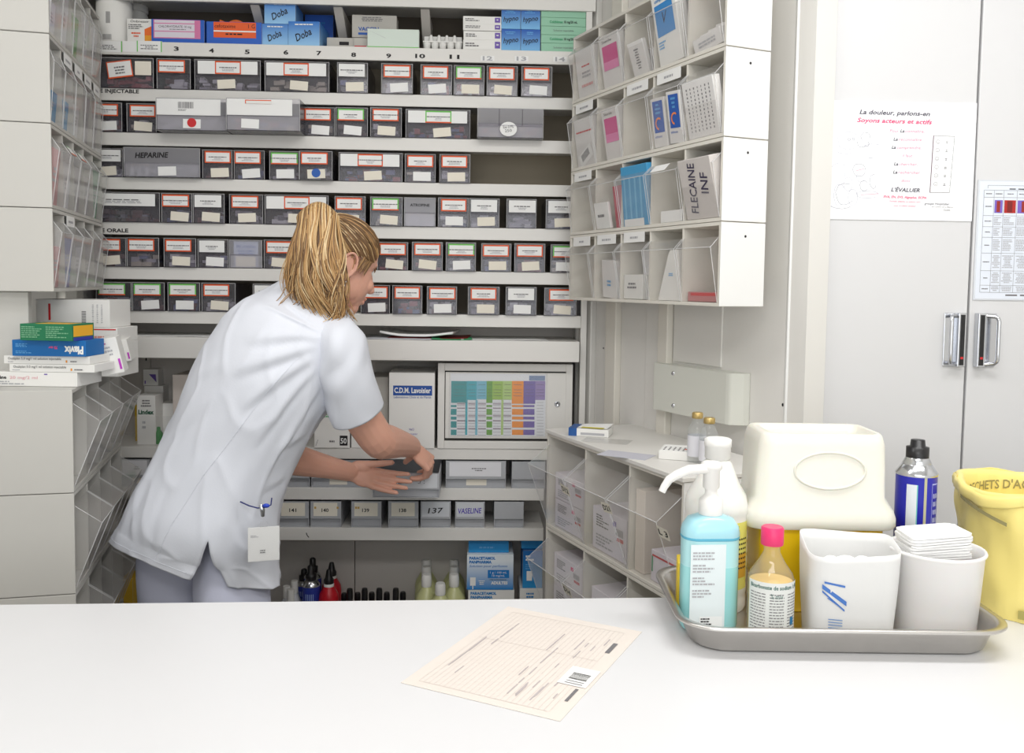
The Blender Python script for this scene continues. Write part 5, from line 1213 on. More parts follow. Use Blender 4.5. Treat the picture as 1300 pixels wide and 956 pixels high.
def place(px, py_any, Y): return at(px, py_any, Y).x
def front_thing(name, label, cat, px, Y, z=None, rot=0.0):
    x = place(px, 760, Y); return thing(name, label, cat, (x, Y, TZ if z is None else z), rot), x
def hz(px, py, Y): return at(px, py, Y).z - TZ
# pump bottle
Y = 1.405
t, x = front_thing('pump_bottle', 'turquoise hand gel bottle with white pump at front left of the tray', 'bottle', 899, Y, rot=R(4))
hb = hz(899, 652, Y); w = (at(936, 720, Y).x - at(864, 720, Y).x); d = .056
TQ = mat('turquoise_gel', rgb(158, 222, 224), .25, sss=.0, coat=.3); TQ2 = sheet('turquoise_empty_plastic', (.66, .92, .96, 1), .35, .15, (.50, .82, .88, 1))
TQC = mat('turquoise_plastic_shoulder', rgb(168, 220, 232), .3, coat=.3)
zl = hb * .56
mb = MB(); mb.loft([ring(w * .94, d * .92, .02, 0), ring(w, d, .024, .006), ring(w, d, .024, zl)], TQ, True, False)
mb.loft([ring(w, d, .024, zl), ring(w * 1.0, d, .024, hb * .80)], mat('turquoise_pale_plastic', rgb(178, 228, 232), .3, coat=.3), False, False)
mb.loft([ring(w, d, .024, hb * .80), ring(w * 1.02, d * 1.02, .024, hb * .84), ring(w * .98, d, .026, hb * .90), ring(w * .80, d * .86, .022, hb * .965), ring(w * .5, d * .7, .018, hb * .99), ring(.034, .034, .0165, hb)], TQC, False, True)
mb.loft([ring(w * 1.004, d * 1.01, .024, hb * .795), ring(w * 1.03, d * 1.03, .025, hb * .805), ring(w * 1.004, d * 1.01, .024, hb * .82)], plain(90, 176, 204), False, False)
mb.build('bottle_body', t)
mb = MB(); panel(mb, -w * .42, w * .20, hb * .04, hb * .77, plain(226, 236, 238), -d / 2 - .0006)
for k in range(4): print_lines(mb, -w * .38, w * .12, hb * (.30 + .11 * k), hb * (.38 + .11 * k), 3, PALEINK, -d / 2 - .001, center=False, fill=.9)
panel(mb, -w * .24, w * .16, hb * .05, hb * .14, plain(238, 242, 242), -d / 2 - .001); print_lines(mb, -w * .22, w * .08, hb * .06, hb * .13, 3, INK, -d / 2 - .0014, center=False)
mb.build('label_print', t)
hc = hz(899, 631, Y); ht = hz(886, 586, Y)
mb = MB(); mb.lathe([(.0185, hb), (.019, hb + .004), (.019, hc - .004), (.014, hc), (.0095, hc + .006), (.0095, hc + .012), (.013, hc + .016), (.013, ht - .014), (.0165, ht - .010), (.0165, ht - .002), (.013, ht)], WCARD, seg=24); mb.build('pump_collar', t)
mb = MB(); xz = lambda px, py: (at(px, py, Y).x - x, hz(px, py, Y))
pts = [(0, -.002, ht - .010)] + [(a, -.012, b) for a, b in (xz(872, 594), xz(856, 600), xz(846, 606), xz(840, 615), xz(837, 621))]
mb.tube(pts, [.008, .0078, .0072, .0066, .006, .0056], WCARD, 12); mb.build('pump_spout', t)
# white ribbed bottle behind
Y = 1.50
t, x = front_thing('disinfectant_bottle', 'large white ribbed bottle with white cap behind the pump bottle', 'bottle', 906, Y)
hb = hz(907, 582, Y); r = (at(945, 660, Y).x - at(866, 660, Y).x) / 2; hs = hz(907, 640, Y)
MILK = mat('milky_plastic', rgb(236, 236, 230), .3, sss=.1)
prof = [(r * .94, 0), (r, .006)]
z = .02
while z < hs - .012: prof += [(r, z), (r * .97, z + .006), (r, z + .012)]; z += .022
prof += [(r, hs), (r * .93, hs + .018), (r * .7, hs + .038), (r * .45, hb - .006), (.018, hb)]
MB().lathe(prof, MILK, seg=36).build('bottle_body', t)
MB().lathe([(.0195, hb), (.0215, hb + .002), (.0215, hb + .020), (.0225, hb + .021), (.0225, hz(907, 556, Y) - .002), (.019, hz(907, 556, Y))], WCARD, seg=32).build('cap', t)
mb = MB()
for a0, a1, z0, z1, m in ((-75, -30, .04, hs - .02, plain(236, 230, 120)), (-72, -58, hs - .045, hs - .025, plain(90, 190, 80)), (-66, -34, .06, .10, plain(220, 170, 60))):
    for k in range(6):
        u, v = R(a0 + (a1 - a0) * k / 6), R(a0 + (a1 - a0) * (k + 1) / 6); q = r * (1.006 if a1 == -30 else 1.012)
        mb.add([(q * math.cos(u), q * math.sin(u), z0), (q * math.cos(v), q * math.sin(v), z0), (q * math.cos(v), q * math.sin(v), z1), (q * math.cos(u), q * math.sin(u), z1)], [(0, 1, 2, 3)], m)
for j in range(7):
    zz = .075 + j * .008
    for k in range(5):
        u, v = R(-64 + k * 6), R(-60 + k * 6); q = r * 1.016
        mb.add([(q * math.cos(u), q * math.sin(u), zz), (q * math.cos(v), q * math.sin(v), zz), (q * math.cos(v), q * math.sin(v), zz + .003), (q * math.cos(u), q * math.sin(u), zz + .003)], [(0, 1, 2, 3)], INK)
mb.build('label_print', t)
# yellow sachet standing at the tray's left end, behind the pump bottle
p = at(868, 757, 1.46); o = MB().box(-.012, .012, 0, .05, 0, .085, plain(238, 206, 60)).build('yellow_packet', loc=(p.x, 1.455, TZ), rotz=R(-8), bevel=.003); tag(o, 'yellow packet standing at the left end of the tray', 'packet')
# small glass bottle with pink cap
Y = 1.372
t, x = front_thing('glass_bottle', 'small clear glass bottle with pink cap and white label in tray', 'bottle', 978, Y)
r = (at(1007, 740, Y).x - at(949, 740, Y).x) / 2; ht = hz(975, 668, Y); hn = hz(975, 690, Y); hs = hz(975, 730, Y)
GLB = sheet('amber_tinted_glass', (.99, .97, .90, 1), .88, .05, (.92, .88, .76, 1))
MB().lathe([(r * .92, 0), (r, .004), (r, hs - .006), (r * .9, hs + .006), (r * .58, hs + .022), (.0125, hn - .012), (.0125, hn)], GLB, seg=32).build('bottle_body', t)
MB().lathe([(r * .88, .004), (r * .93, .008), (r * .93, hs * .92)], plain(250, 216, 140, .3), seg=28).build('liquid', t)
MB().lathe([(.0165, hn - .001), (.0172, hn + .001), (.0172, ht - .002), (.015, ht)], plain(228, 50, 110, .35), seg=28).build('cap', t)
mb = MB(); q = r * 1.008
z0, z1 = hs * .06, hs * .98
n = 26
for k in range(n):
    u, v = R(-168 + 150 * k / n), R(-168 + 150 * (k + 1) / n); mb.add([(q * math.cos(u), q * math.sin(u), z0), (q * math.cos(v), q * math.sin(v), z0), (q * math.cos(v), q * math.sin(v), z1), (q * math.cos(u), q * math.sin(u), z1)], [(0, 1, 2, 3)], plain(228, 230, 226))
def arc(a0, a1, z0, z1, m, qq):
    u, v = R(a0), R(a1); mb.add([(qq * math.cos(u), qq * math.sin(u), z0), (qq * math.cos(v), qq * math.sin(v), z0), (qq * math.cos(v), qq * math.sin(v), z1), (qq * math.cos(u), qq * math.sin(u), z1)], [(0, 1, 2, 3)], m)
q2 = q + .0004; rnd = random.Random(4)
def wrap_text(s, a0, a1, z, h, m, qq, bold=0.0):
    vs, fs, tw = text_geo(s, 0, bold); out = [(qq * math.cos(R(a0 + (a1 - a0) * v.x / tw)), qq * math.sin(R(a0 + (a1 - a0) * v.x / tw)), z + v.y * h / .7) for v in vs]; mb.add(out, fs, m)
wrap_text('Bicarbonate de sodium 1,4%', -160, -24, z1 - .010, .006, plain(60, 110, 100), q2, .02)
for j in range(13):
    zz = z0 + (z1 - z0) * (.16 + .052 * j)
    for a0, a1 in ((-160, -118), (-108, -72), (-62, -30)):
        a = a0
        while a < a1: e = a + rnd.uniform(4, 11); arc(a, min(e, a1), zz, zz + .0014, GREYINK, q2); a = e + 2
for k in range(12): a = -88 + k * 3.2; arc(a, a + rnd.choice((1, 1.8)), z0 + .001, z0 + .010, INK, q2)
wrap_text('% m/v', -106, -76, z1 - .024, .008, plain(90, 130, 120), q2)
arc(-52, -40, z0 + .02, z0 + .032, plain(30, 120, 170), q2 + .0003)
mb.build('label_print', t)
# sharps container
Y = 1.53; d = .135
xa, xb = at(966, 700, Y - d / 2).x, at(1128, 700, Y - d / 2).x; x = (xa + xb) / 2
t = thing('sharps_container', 'yellow sharps container with milky white lid standing in the tray', 'container', (x, Y, TZ))
Yf = Y - d / 2
def sx_(px): return at(px, 620, Yf).x - x
def sz_(py): return at(1040, py, Yf).z - TZ
YB = mat('sharps_yellow', rgb(250, 208, 0), .4, sss=.05); LIDM = mat('milky_lid', rgb(232, 230, 218), .35, sss=.15)
wb = (xb - xa); zf = sz_(664)
MB().loft([ring(wb * .90, d * .88, .022, 0), ring(wb * .93, d * .92, .024, .004), ring(wb * .99, d * .97, .024, zf - .004), ring(wb * .99, d * .97, .024, zf)], YB).build('yellow_body', t)
wf_ = sx_(1144) - sx_(949); cxo = (sx_(1144) + sx_(949)) / 2
zt_ = sz_(549); z1 = sz_(640)
wt_ = sx_(1126) - sx_(968); cxt = (sx_(1126) + sx_(968)) / 2
zt_ = zt_ - .004
mb = MB(); mb.loft([ring(wf_ * .97, d * 1.12, .03, zf - .010, cx=cxo), ring(wf_ * 1.0, d * 1.16, .032, zf - .006, cx=cxo), ring(wf_, d * 1.16, .032, zf + .006, cx=cxo), ring(wf_ * .97, d * 1.12, .03, zf + .018, cx=cxo), ring(wt_ * 1.06, d * 1.0, .026, z1 + .008, cx=cxt), ring(wt_ * 1.03, d * .97, .024, zt_ - .02, cx=cxt), ring(wt_ * .985, d * .93, .022, zt_ - .004, cx=cxt), ring(wt_ * .95, d * .88, .02, zt_, cx=cxt),
    ring(wt_ * .86, d * .74, .014, zt_ - .001, cx=cxt + .004), ring(wt_ * .83, d * .70, .012, zt_ - .020, cx=cxt + .004)], LIDM, True, True); mb.build('lid', t)
mb = MB()                                          # raised oval on the lid front and notched flap in its top
pts = []; zc = (z1 + zt_) / 2 - .002
for k in range(41):
    a = 2 * math.pi * k / 40; zz = zc + .030 * math.sin(a); f = (zz - z1) / (zt_ - z1); yy = -d / 2 * (1.0 - .05 * f) - .0005
    pts.append((cxt + .008 + .058 * math.cos(a), yy, zz))
mb.tube(pts, .0024, LIDM, 6, caps=False); mb.build('lid_oval', t); 
mb = MB(); write(mb, 'USAGE UNIQUE', -wb * .38, zf - .028, .008, INK, -d * .475, w=.045, align='c', bold=.02); mb.build('lettering', t)
# paper bag of cotton
Y = 1.378
def tub(name, label, cat, pxa, pxb, pxta, pxtb, py_r, Y, m, dfac=.8):
    x = (at(pxa, 780, Y).x + at(pxb, 780, Y).x) / 2
    t = thing(name, label, cat, (x, Y, TZ)); return t, x
t, x = tub('paper_bag', 'open white paper bag of cotton with blue print in the tray', 'bag', 1022, 1128, 0, 0, 0, Y, None)
hb = hz(1076, 690, Y); w0 = at(1128, 790, Y).x - at(1024, 790, Y).x; w1 = at(1136, 700, Y).x - at(1018, 700, Y).x; dd = .085
BAGP = mat('bag_paper', rgb(228, 228, 226), .75, bump=.25, bump_scale=40)
rings = []; rnd = random.Random(8); n = 40
offs = [rnd.uniform(-1, 1) for _ in range(8)]
for i in range(12):
    f = i / 11; w = w0 + (w1 - w0) * f; r_ = []
    for (px_, py_) in rrect(w, dd * (1 + .12 * f), .028 + .006 * f, 9):
        a = math.atan2(py_, px_); wob = .0022 * f * (math.sin(3 * a + 1) + .7 * math.sin(5 * a + 2.2)) + .0012 * math.sin(4 * a + 5 * f)
        top = hb * f
        if f > .8: top += (f - .8) / .2 * (.003 * math.sin(a * 2 + 2.6) + .013 * math.sin(a) + .003 * math.sin(5 * a))
        r_.append(Vector((px_ * (1 + wob * 8), py_ * (1 + wob * 8), top)))
    rings.append(r_)
mb = MB(); mb.loft(rings, BAGP, True, False); o = mb.build('bag_paper', t); s = o.modifiers.new('thick', 'SOLIDIFY'); s.thickness = .0012; s.offset = -1
mb = MB(); rnd = random.Random(2); COT = mat('cotton_wool', rgb(246, 246, 246), .95, bump=.5, bump_scale=90)
for (u, v, q_) in ((-.015, .0, .030), (.012, -.008, .026), (.026, .012, .022), (-.024, .012, .020), (.0, .012, .028)): mb.ell((u, v, hb * .66), (q_, q_ * .75, .026), COT, nu=16, nv=10)
mb.ell((0, 0, hb * .55), (w0 * .46, dd * .44, .03), COT, nu=20, nv=10)
mb.build('cotton_wool', t)
mb = MB(); BB = plain(70, 120, 196)
def bgpt(u, v):                                    # point on the front of the bag
    f = v; w = w0 + (w1 - w0) * f; xx = w * (u - .5); yy = -dd * (1 + .12 * f) / 2 - .0022
    xe = w / 2 - .028
    if abs(xx) > xe: yy += min(.028, (abs(xx) - xe)) ** 2 / .05
    return (xx, yy, hb * v)
for (u0, v0, u1, v1, th) in ((.10, .60, .36, .42, .05), (.12, .66, .34, .62, .022), (.10, .56, .34, .36, .022), (.15, .50, .30, .40, .012)):
    mb.add([bgpt(u0, v0), bgpt(u1, v1), bgpt(u1, v1 + th), bgpt(u0, v0 + th)], [(0, 1, 2, 3)], BB)
for k in range(8): v = .06 + k * .03; mb.add([bgpt(.16, v), bgpt(.32, v - .01), bgpt(.32, v), bgpt(.16, v + .01)], [(0, 1, 2, 3)], plain(120, 156, 206))
mb.build('bag_print', t)
# beaker of gauze
Y = 1.392; 
xa, xb = at(1134, 780, Y).x, at(1236, 780, Y).x; x = (xa + xb) / 2; rt = (at(1246, 700, Y).x - at(1131, 700, Y).x) / 2; rb = (xb - xa) / 2 * .96; hb = hz(1188, 694, Y)
t = thing('plastic_beaker', 'white plastic beaker packed with gauze pads in the tray', 'beaker', (x, Y, TZ))
CUP = mat('white_cup_plastic', rgb(242, 240, 238), .4, sss=.1)
MB().lathe([(rb * .96, 0), (rb, .003), (rt * .97, hb - .008), (rt * 1.0, hb - .006), (rt * 1.02, hb - .003), (rt * 1.0, hb), (rt * .95, hb - .001), (rt * .93, hb - .02), (rb * .9, .004)], CUP, seg=40, cap1=True).build('beaker_body', t)
GZ = mat('gauze', rgb(246, 246, 245), .9, bump=.3, bump_scale=140)
for k in range(9):
    mb = MB(); zz = hb - .012 + k * .0042; w = .096 - .001 * (k % 3); rnd = random.Random(k)
    ra = []; 
    for (a, b) in rrect(w, .070, .012, 4): ra.append(Vector((a + rnd.uniform(-.002, .002) - .006, b, zz + .004 * math.sin(a * 30 + .4))))
    mb.loft([ra, [v + Vector((0, 0, .0034)) for v in ra]], GZ); o = mb.build('gauze_pad', loc=(x, Y, TZ)); o.rotation_euler = (0, 0, R(rnd.uniform(-3, 3)))
    tag(o, 'folded white gauze pad in the beaker, ' + ('lowest in the pile', 'second from bottom', 'third from bottom', 'fourth from bottom', 'middle of the pile', 'fourth from top', 'third from top', 'second from top', 'topmost in the pile')[k], 'gauze', 'gauze pads in the beaker')
# blue spray can
Y = 1.515
t, x = front_thing('spray_can', 'blue spray can with black nozzle at the back of the tray', 'can', 1157, Y)
r = (at(1180, 640, Y).x - at(1131, 640, Y).x) / 2; h1 = hz(1155, 601, Y); h2 = hz(1155, 589, Y); h3 = hz(1152, 580, Y); h4 = hz(1152, 567, Y); h5 = hz(1152, 558, Y)
CANB = plain(30, 34, 168, .3)
MB().lathe([(r * .97, 0), (r, .003), (r, h1)], CANB, seg=32).build('can_body', t)
MB().lathe([(r * 1.02, h1 - .001), (r * 1.03, h1 + .002), (r * 1.0, h1 + .004), (r * .74, h2), (r * .68, h2 + .001), (r * .70, h2 + .003), (r * .56, h3)], CHROME, seg=32).build('can_shoulder', t)
MB().lathe([(r * .56, h3 - .001), (r * .56, h4), (r * .38, h4 + .001), (r * .34, h5), (r * .1, h5)], BLACKPL, seg=24).build('nozzle', t)
mb = MB()
for a0, a1, z0, z1, m in ((-140, -112, .01, h1 * .94, plain(226, 232, 236)), (-112, -109, .01, h1 * .94, plain(120, 200, 190)), (-92, -84, .0, h1, plain(190, 186, 150)), (-66, -64.5, .05, h1 * .95, plain(170, 176, 226)), (-40, -38.5, .05, h1 * .95, plain(170, 176, 226)), (-66, -38, h1 * .94, h1 * .95, plain(170, 176, 226))):
    n = max(1, int((a1 - a0) / 6)); 
    for k in range(n): arc(a0 + (a1 - a0) * k / n, a0 + (a1 - a0) * (k + 1) / n, z0, z1, m, r * 1.006)
for k in range(3):
    for j in range(10): arc(-60 + k * 7, -57 + k * 7, h1 * (.3 + .06 * j), h1 * (.335 + .06 * j), plain(210, 214, 236), r * 1.008)
mb.build('label_print', t)

# ------------------------------------------------------------------ yellow waste bag in a bin at the right
Y = 1.55; zr0 = at(1210, 650, Y).z
x = at(1202, 700, Y).x + .135
zbase = CT + .0006
t = thing('waste_bag', 'yellow infectious waste bag lining a small bin at the right end of the counter', 'bag', (x, 1.52, zbase))
YBG = mat('yellow_bag_film', rgb(248, 230, 140), .35, bump=.4, bump_scale=22)
nt = YBG.node_tree
hb = at(1230, 624, 1.47).z - zbase
rings = []; n = 60
for i in range(26):
    f = i / 25; r_ = []
    for k in range(n):
        a = 2 * math.pi * k / n; R0 = .105 + .022 * f
        wob = (.004 * math.sin(5 * a + 9 * f) + .003 * math.sin(9 * a - 14 * f + 1) + .0025 * math.sin(17 * a + 5 * f)) * (0.35 + .35 * f)
        q = R0 + wob; zz = hb * f + .004 * math.sin(3 * a + 1) * f
        r_.append(Vector((q * math.cos(a), q * math.sin(a), zz)))
    rings.append(r_)
top = rings[-1]
for k_, (dr, dz) in enumerate(((-.004, .004), (-.010, .003), (-.014, -.006), (-.017, -.03), (-.02, -.08))):
    rings.append([Vector((v.x * (1 + dr / .127), v.y * (1 + dr / .127), v.z + dz)) for v in top])
MB().loft(rings, YBG, True, True).build('bag_film', t)
rr2 = []
for (dr, dz) in ((.0015, -.018), (.003, -.015), (.0035, -.004), (.001, .003)): rr2.append([Vector((v.x * (1 + (dr + .0008 * math.sin(11 * k + dz * 90)) / .127), v.y * (1 + (dr + .0008 * math.sin(11 * k + dz * 90)) / .127), v.z + dz + .004 * math.sin(k * .5))) for k, v in enumerate(top)])
o = MB().loft(rr2, YBG, False, False).build('folded_rim', t); s = o.modifiers.new('thick', 'SOLIDIFY'); s.thickness = .0012
mb = MB(); DG = plain(150, 142, 96)
def wrap_in(s, a0, a1, z, h, q, rot=0):
    vs, fs, tw = text_geo(s, 0, .02); out = []
    for v in vs: a = R(a0 + (a1 - a0) * v.x / tw); out.append((q * math.cos(a), q * math.sin(a), z + v.y * h / .7 + (v.x / tw) * rot))
    mb.add(out, fs, DG)
wrap_in('DECHETS D\'ACTIVITES', 140, 30, hb - .030, .016, .1055, .004); wrap_in('DE SOINS INFECTIEUX', 130, 30, hb - .056, .018, .1050, -.006)
q = .1335
for k in range(8): a0 = -178 + k * 5; u, v = R(a0), R(a0 + 5); mb.add([(q * math.cos(u), q * math.sin(u), hb - .014 - k * .0035), (q * math.cos(v), q * math.sin(v), hb - .0175 - k * .0035), (q * math.cos(v), q * math.sin(v), hb - .0235 - k * .0035), (q * math.cos(u), q * math.sin(u), hb - .020 - k * .0035)], [(0, 1, 2, 3)], DG)
q = .1125
for k in range(10): a0 = -130 + k * 10; u, v = R(a0), R(a0 + 10); mb.add([(q * math.cos(u), q * math.sin(u), .008), (q * math.cos(v), q * math.sin(v), .008), (q * math.cos(v), q * math.sin(v), .022), (q * math.cos(u), q * math.sin(u), .022)], [(0, 1, 2, 3)], plain(170, 160, 90))
mb.build('bag_print', t)

# ------------------------------------------------------------------ paper form on the counter
zc = CT + .0008
c1, c2, c4 = [at_z(*p, zc) for p in ((645, 770), (815, 802), (482, 860))]
e1 = (c2 - c1); e2 = (c4 - c1); e1.z = e2.z = 0
e2 = e2 - e1 * (e2.dot(e1) / e1.length_squared)       # square it up
L1, L2 = e1.length, e2.length
u = e1.normalized(); v = e2.normalized()
L2 = max(L2, L1 * 1.35)
ang = math.atan2(u.y, u.x)
o = MB().box(0, L1, -L2, 0, 0, .0005, mat('form_paper', rgb(229, 220, 211), .8)).build('paper_form', loc=(c1.x, c1.y, CT + .0004), rotz=ang); tag(o, 'pale pink printed form with bar code lying on the counter', 'paper')
mb = MB(); FI = plain(214, 204, 198); FI2 = plain(192, 182, 182)
_zz = [0]
def pf(a, b, c, d, m, z=.0008):
    _zz[0] += 1; z += _zz[0] * .000004; mb.add([(L1 * a, -L2 * c, z), (L1 * b, -L2 * c, z), (L1 * b, -L2 * d, z), (L1 * a, -L2 * d, z)], [(3, 2, 1, 0)], m)
rnd = random.Random(9)
for k in range(26):
    a = .08 + .033 * k; 
    if a > .92: break
    pf(a, a + .002, .06, .95, FI)
for k in range(3): c = (.06, .42, .95)[k]; pf(.08, .9, c, c + .002, FI)
for k in range(40):
    a = rnd.choice([.12, .2, .55, .6, .65, .7, .75, .8, .85]) + rnd.uniform(0, .01); c = rnd.uniform(.08, .8); pf(a, a + .008, c, c + rnd.uniform(.04, .14), FI2)
pf(.80, .98, .52, .70, PAPER, .0011)
for k in range(16): c = .63 - k * .0035 * 1.6; pf(.84, .95, .58 + k * .004, .58 + k * .004 + rnd.choice((.001, .002)), INK, .0014)
pf(.84, .95, .66, .665, GREYINK, .0014); pf(.84, .95, .68, .685, GREYINK, .0014); pf(.9, .93, .2, .32, GREYINK); pf(.93, .95, .72, .84, GREYINK)
mb.build('printing', o)
# ------------------------------------------------------------------ the nurse
def catmull(P, t):
    n = len(P) - 1; x = t * n; i = min(int(x), n - 1); f = x - i
    a, b, c, d = P[max(i - 1, 0)], P[i], P[i + 1], P[min(i + 2, n)]
    return b * 1.0 + (c - a) * (f * .5) + (a * 2 - b * 5 + c * 4 - d) * (f * f * .5) + (b * 3 - a - c * 3 + d) * (f ** 3 * .5)
def catf(P, t): return catmull([Vector((p, 0, 0)) for p in P], t).x

NURSE_O = Vector((at(262, 700, 2.17).x, 2.17, 0))
nurse = thing('person', 'nurse in a white tunic bending to a drawer, blonde ponytail, seen from behind', 'person', NURSE_O)
def nb(mb, name, parent=None, **k): 
    o = mb.build(name, parent or nurse, **k); 
    if parent is None: o.location = -NURSE_O
    return o
SKIN = mat('skin', rgb(222, 168, 146), .5, sss=.12, noise_amt=.06, noise_scale=14, bump=.08, bump_scale=160)
CLOTH = mat('tunic_cotton', rgb(221, 224, 232), .85, bump=.12, bump_scale=260)
PANTS = mat('trouser_cotton', rgb(204, 207, 226), .85, bump=.12, bump_scale=200)
HAIRS = [mat('hair_%s' % n, rgb(*c), .45) for n, c in (('mid', (170, 131, 84)), ('light', (208, 174, 124)), ('gold', (188, 147, 95)), ('dark', (116, 86, 56)), ('pale', (224, 198, 154)))]
SMAT = mat('hair_root', rgb(104, 76, 48), .6)

# ---- head frame
HC = at(432, 334, 2.26); hf = Vector((.70, .60, -.40)).normalized(); hu = (Vector((0, 0, 1)) - hf * hf.z).normalized(); hr_ = hf.cross(hu)
HR = Matrix((( hf.x, -hr_.x, hu.x), (hf.y, -hr_.y, hu.y), (hf.z, -hr_.z, hu.z)))     # local x forward, y left, z up
def hd(x, y, z): return HC + HR @ Vector((x, y, z))
B = MB()
def sph(p, r): B.ell(p, (r, r, r), SKIN, nu=16, nv=12)
def limb(pts, rad, n=14):
    P_ = [catmull(pts, k / n) for k in range(n + 1)]; Q = [catf(rad, k / n) for k in range(n + 1)]
    B.tube(P_, Q, SKIN, 16); sph(P_[0], Q[0] * .98); sph(P_[-1], Q[-1] * .98)
def he(c, r): B.ell(hd(*c), r, SKIN, HR, nu=28, nv=20)
he((-.005, 0, .032), (.094, .075, .082)); he((.034, 0, -.030), (.060, .062, .078)); he((.066, 0, -.090), (.023, .029, .022)); he((.056, 0, -.070), (.034, .038, .032)); he((.015, .040, -.055), (.045, .022, .034)); he((.015, -.040, -.055), (.045, .022, .034))
he((.072, .030, -.028), (.020, .022, .020)); he((.072, -.030, -.028), (.020, .022, .020)); he((.074, 0, .028), (.014, .044, .012)); he((.076, 0, -.062), (.016, .024, .020))
B.tube([hd(.088, 0, .012), hd(.096, 0, -.006), hd(.106, 0, -.024), hd(.104, 0, -.034)], [.006, .008, .011, .009], SKIN, 12); he((.106, 0, -.028), (.012, .012, .010)); he((.098, .011, -.033), (.010, .008, .007)); he((.098, -.011, -.033), (.010, .008, .007))
he((.093, 0, -.057), (.008, .022, .0055)); he((.091, 0, -.068), (.009, .019, .006))
for s in (1, -1):                                   # ears
    B.ell(hd(-.020, s * .074, -.018), (.020, .007, .030), SKIN, HR, nu=18, nv=12)
    pts = [hd(-.018 + .020 * math.cos(R(a)) * 1.0, s * (.081 + .003 * math.sin(R(a))), -.014 + .030 * math.sin(R(a))) for a in range(-60, 230, 20)]
    B.tube(pts, .0038, SKIN, 8); B.ell(hd(-.012, s * .078, -.046), (.007, .005, .009), SKIN, HR, nu=12, nv=8); B.tube([hd(-.002, s * .076, -.006), hd(.002, s * .079, -.018), hd(-.004, s * .078, -.030)], .004, SKIN, 8)
limb([hd(-.025, 0, -.03), hd(-.035, 0, -.08), at(412, 402, 2.20), at(398, 432, 2.19)], [.056, .053, .056, .075])
# torso core and legs under the clothes
limb([at(392, 425, 2.18), at(338, 500, 2.18), at(296, 580, 2.18), at(256, 650, 2.18)], [.07, .085, .085, .085])
limb([at(415, 438, 2.12), at(358, 420, 2.24)], [.045, .045])
LEGR = [at(290, 705, 2.13), Vector((at(298, 760, 2.13).x, 2.13, .60)), Vector((at(292, 760, 2.13).x, 2.12, .42)), Vector((at(288, 760, 2.13).x, 2.16, .09))]
LEGL = [at(238, 690, 2.24), Vector((at(228, 760, 2.24).x, 2.25, .60)), Vector((at(226, 760, 2.24).x, 2.25, .42)), Vector((at(222, 760, 2.24).x, 2.29, .09))]
for L in (LEGR, LEGL): limb(L, [.055, .056, .048, .036]); B.ell(L[3] + Vector((.035, .05, -.045)), (.042, .075, .028), SKIN, Matrix.Rotation(R(-35), 3, 'Z'), nu=14, nv=10)

# ---- arms and hands
def finger(base, d, n, lens, bends, rads):
    ax = d.cross(n).normalized(); pts = [base]; dd = d.copy(); p = base.copy(); rr_ = [rads[0]]
    for l, b, r in zip(lens, bends, rads[1:]):
        dd = Matrix.Rotation(R(b), 3, ax) @ dd; 
        pts.append(p + dd * l * .5); rr_.append((rr_[-1] + r) / 2 * .97); p = p + dd * l; pts.append(p.copy()); rr_.append(r)
    B.tube(pts, rr_, SKIN, 12); sph(pts[-1], rr_[-1] * .98); 
    for q_, r in zip(pts[2::2], rr_[2::2]): sph(q_, r * 1.02)
    NAILS.append((pts[-1], dd.copy(), n if False else ax.cross(dd), rr_[-1]))
NAILS = []
def hand(w, d, n, t, sc, bends, thumb):
    """w wrist, d towards the fingers, n out of the palm, t towards the thumb side"""
    kn = []
    for i, (off, ln) in enumerate(((.025, .086), (.0083, .089), (-.0083, .085), (-.0245, .078))):
        k = w + d * ln * sc + t * off * sc; kn.append(k)
        B.tube([w + t * off * .55 * sc, w.lerp(k, .5) + t * off * .12 * sc, k], [.0125 * sc, .0130 * sc, .0098 * sc], SKIN, 12); sph(k, .0100 * sc)
    B.ell(w + d * .045 * sc - n * 0.0, (.042 * sc, .034 * sc, .0145 * sc), SKIN, Matrix((d, t, n)).transposed(), nu=20, nv=12)
    B.ell(w + d * .030 * sc + t * .022 * sc + n * .008 * sc, (.030 * sc, .018 * sc, .015 * sc), SKIN, Matrix((d, t, n)).transposed(), nu=16, nv=10)
    for i, k in enumerate(kn):
        L_ = ((.042, .026, .021), (.046, .029, .022), (.043, .027, .022), (.034, .021, .019))[i]
        spread = t * (.07, .02, -.03, -.08)[i]
        finger(k, (d + spread).normalized(), n, [l * sc for l in L_], bends[i], [r * sc for r in (.0089, .0083, .0075, .0064)])
    tb = w + d * .022 * sc + t * .026 * sc + n * .006 * sc
    dt = (d * thumb[0] + t * thumb[1] + n * thumb[2]).normalized()
    finger(tb, dt, (d * .6 - t * .8) if len(thumb) < 6 else n, [.040 * sc, .032 * sc, .026 * sc], thumb[3:6], [r * sc for r in (.0135, .0108, .0098, .0078)])
SHR, ELR, WRR = at(424, 440, 2.12), at(477, 555, 2.22), at(521, 567, 2.47)
limb([SHR, SHR.lerp(ELR, .5) + Vector((-.012, -.01, .0)), ELR, ELR.lerp(WRR, .3) + Vector((0, 0, -.004)), ELR.lerp(WRR, .7), WRR], [.046, .047, .0445, .0445, .036, .030], 24)
d_ = Vector((.58, .42, -.62)).normalized(); n_ = Vector((-.50, .50, -.65)); n_ = (n_ - d_ * n_.dot(d_)).normalized(); t_ = d_.cross(n_)
hand(WRR, d_, n_, t_, .98, [(42, 40, 22), (46, 42, 24), (50, 44, 24), (54, 46, 26)], (.80, .25, .60, 12, 14, 10))
SHL, ELL_, WRL = at(345, 428, 2.25), at(330, 574, 2.27), at(443, 599, 2.465)
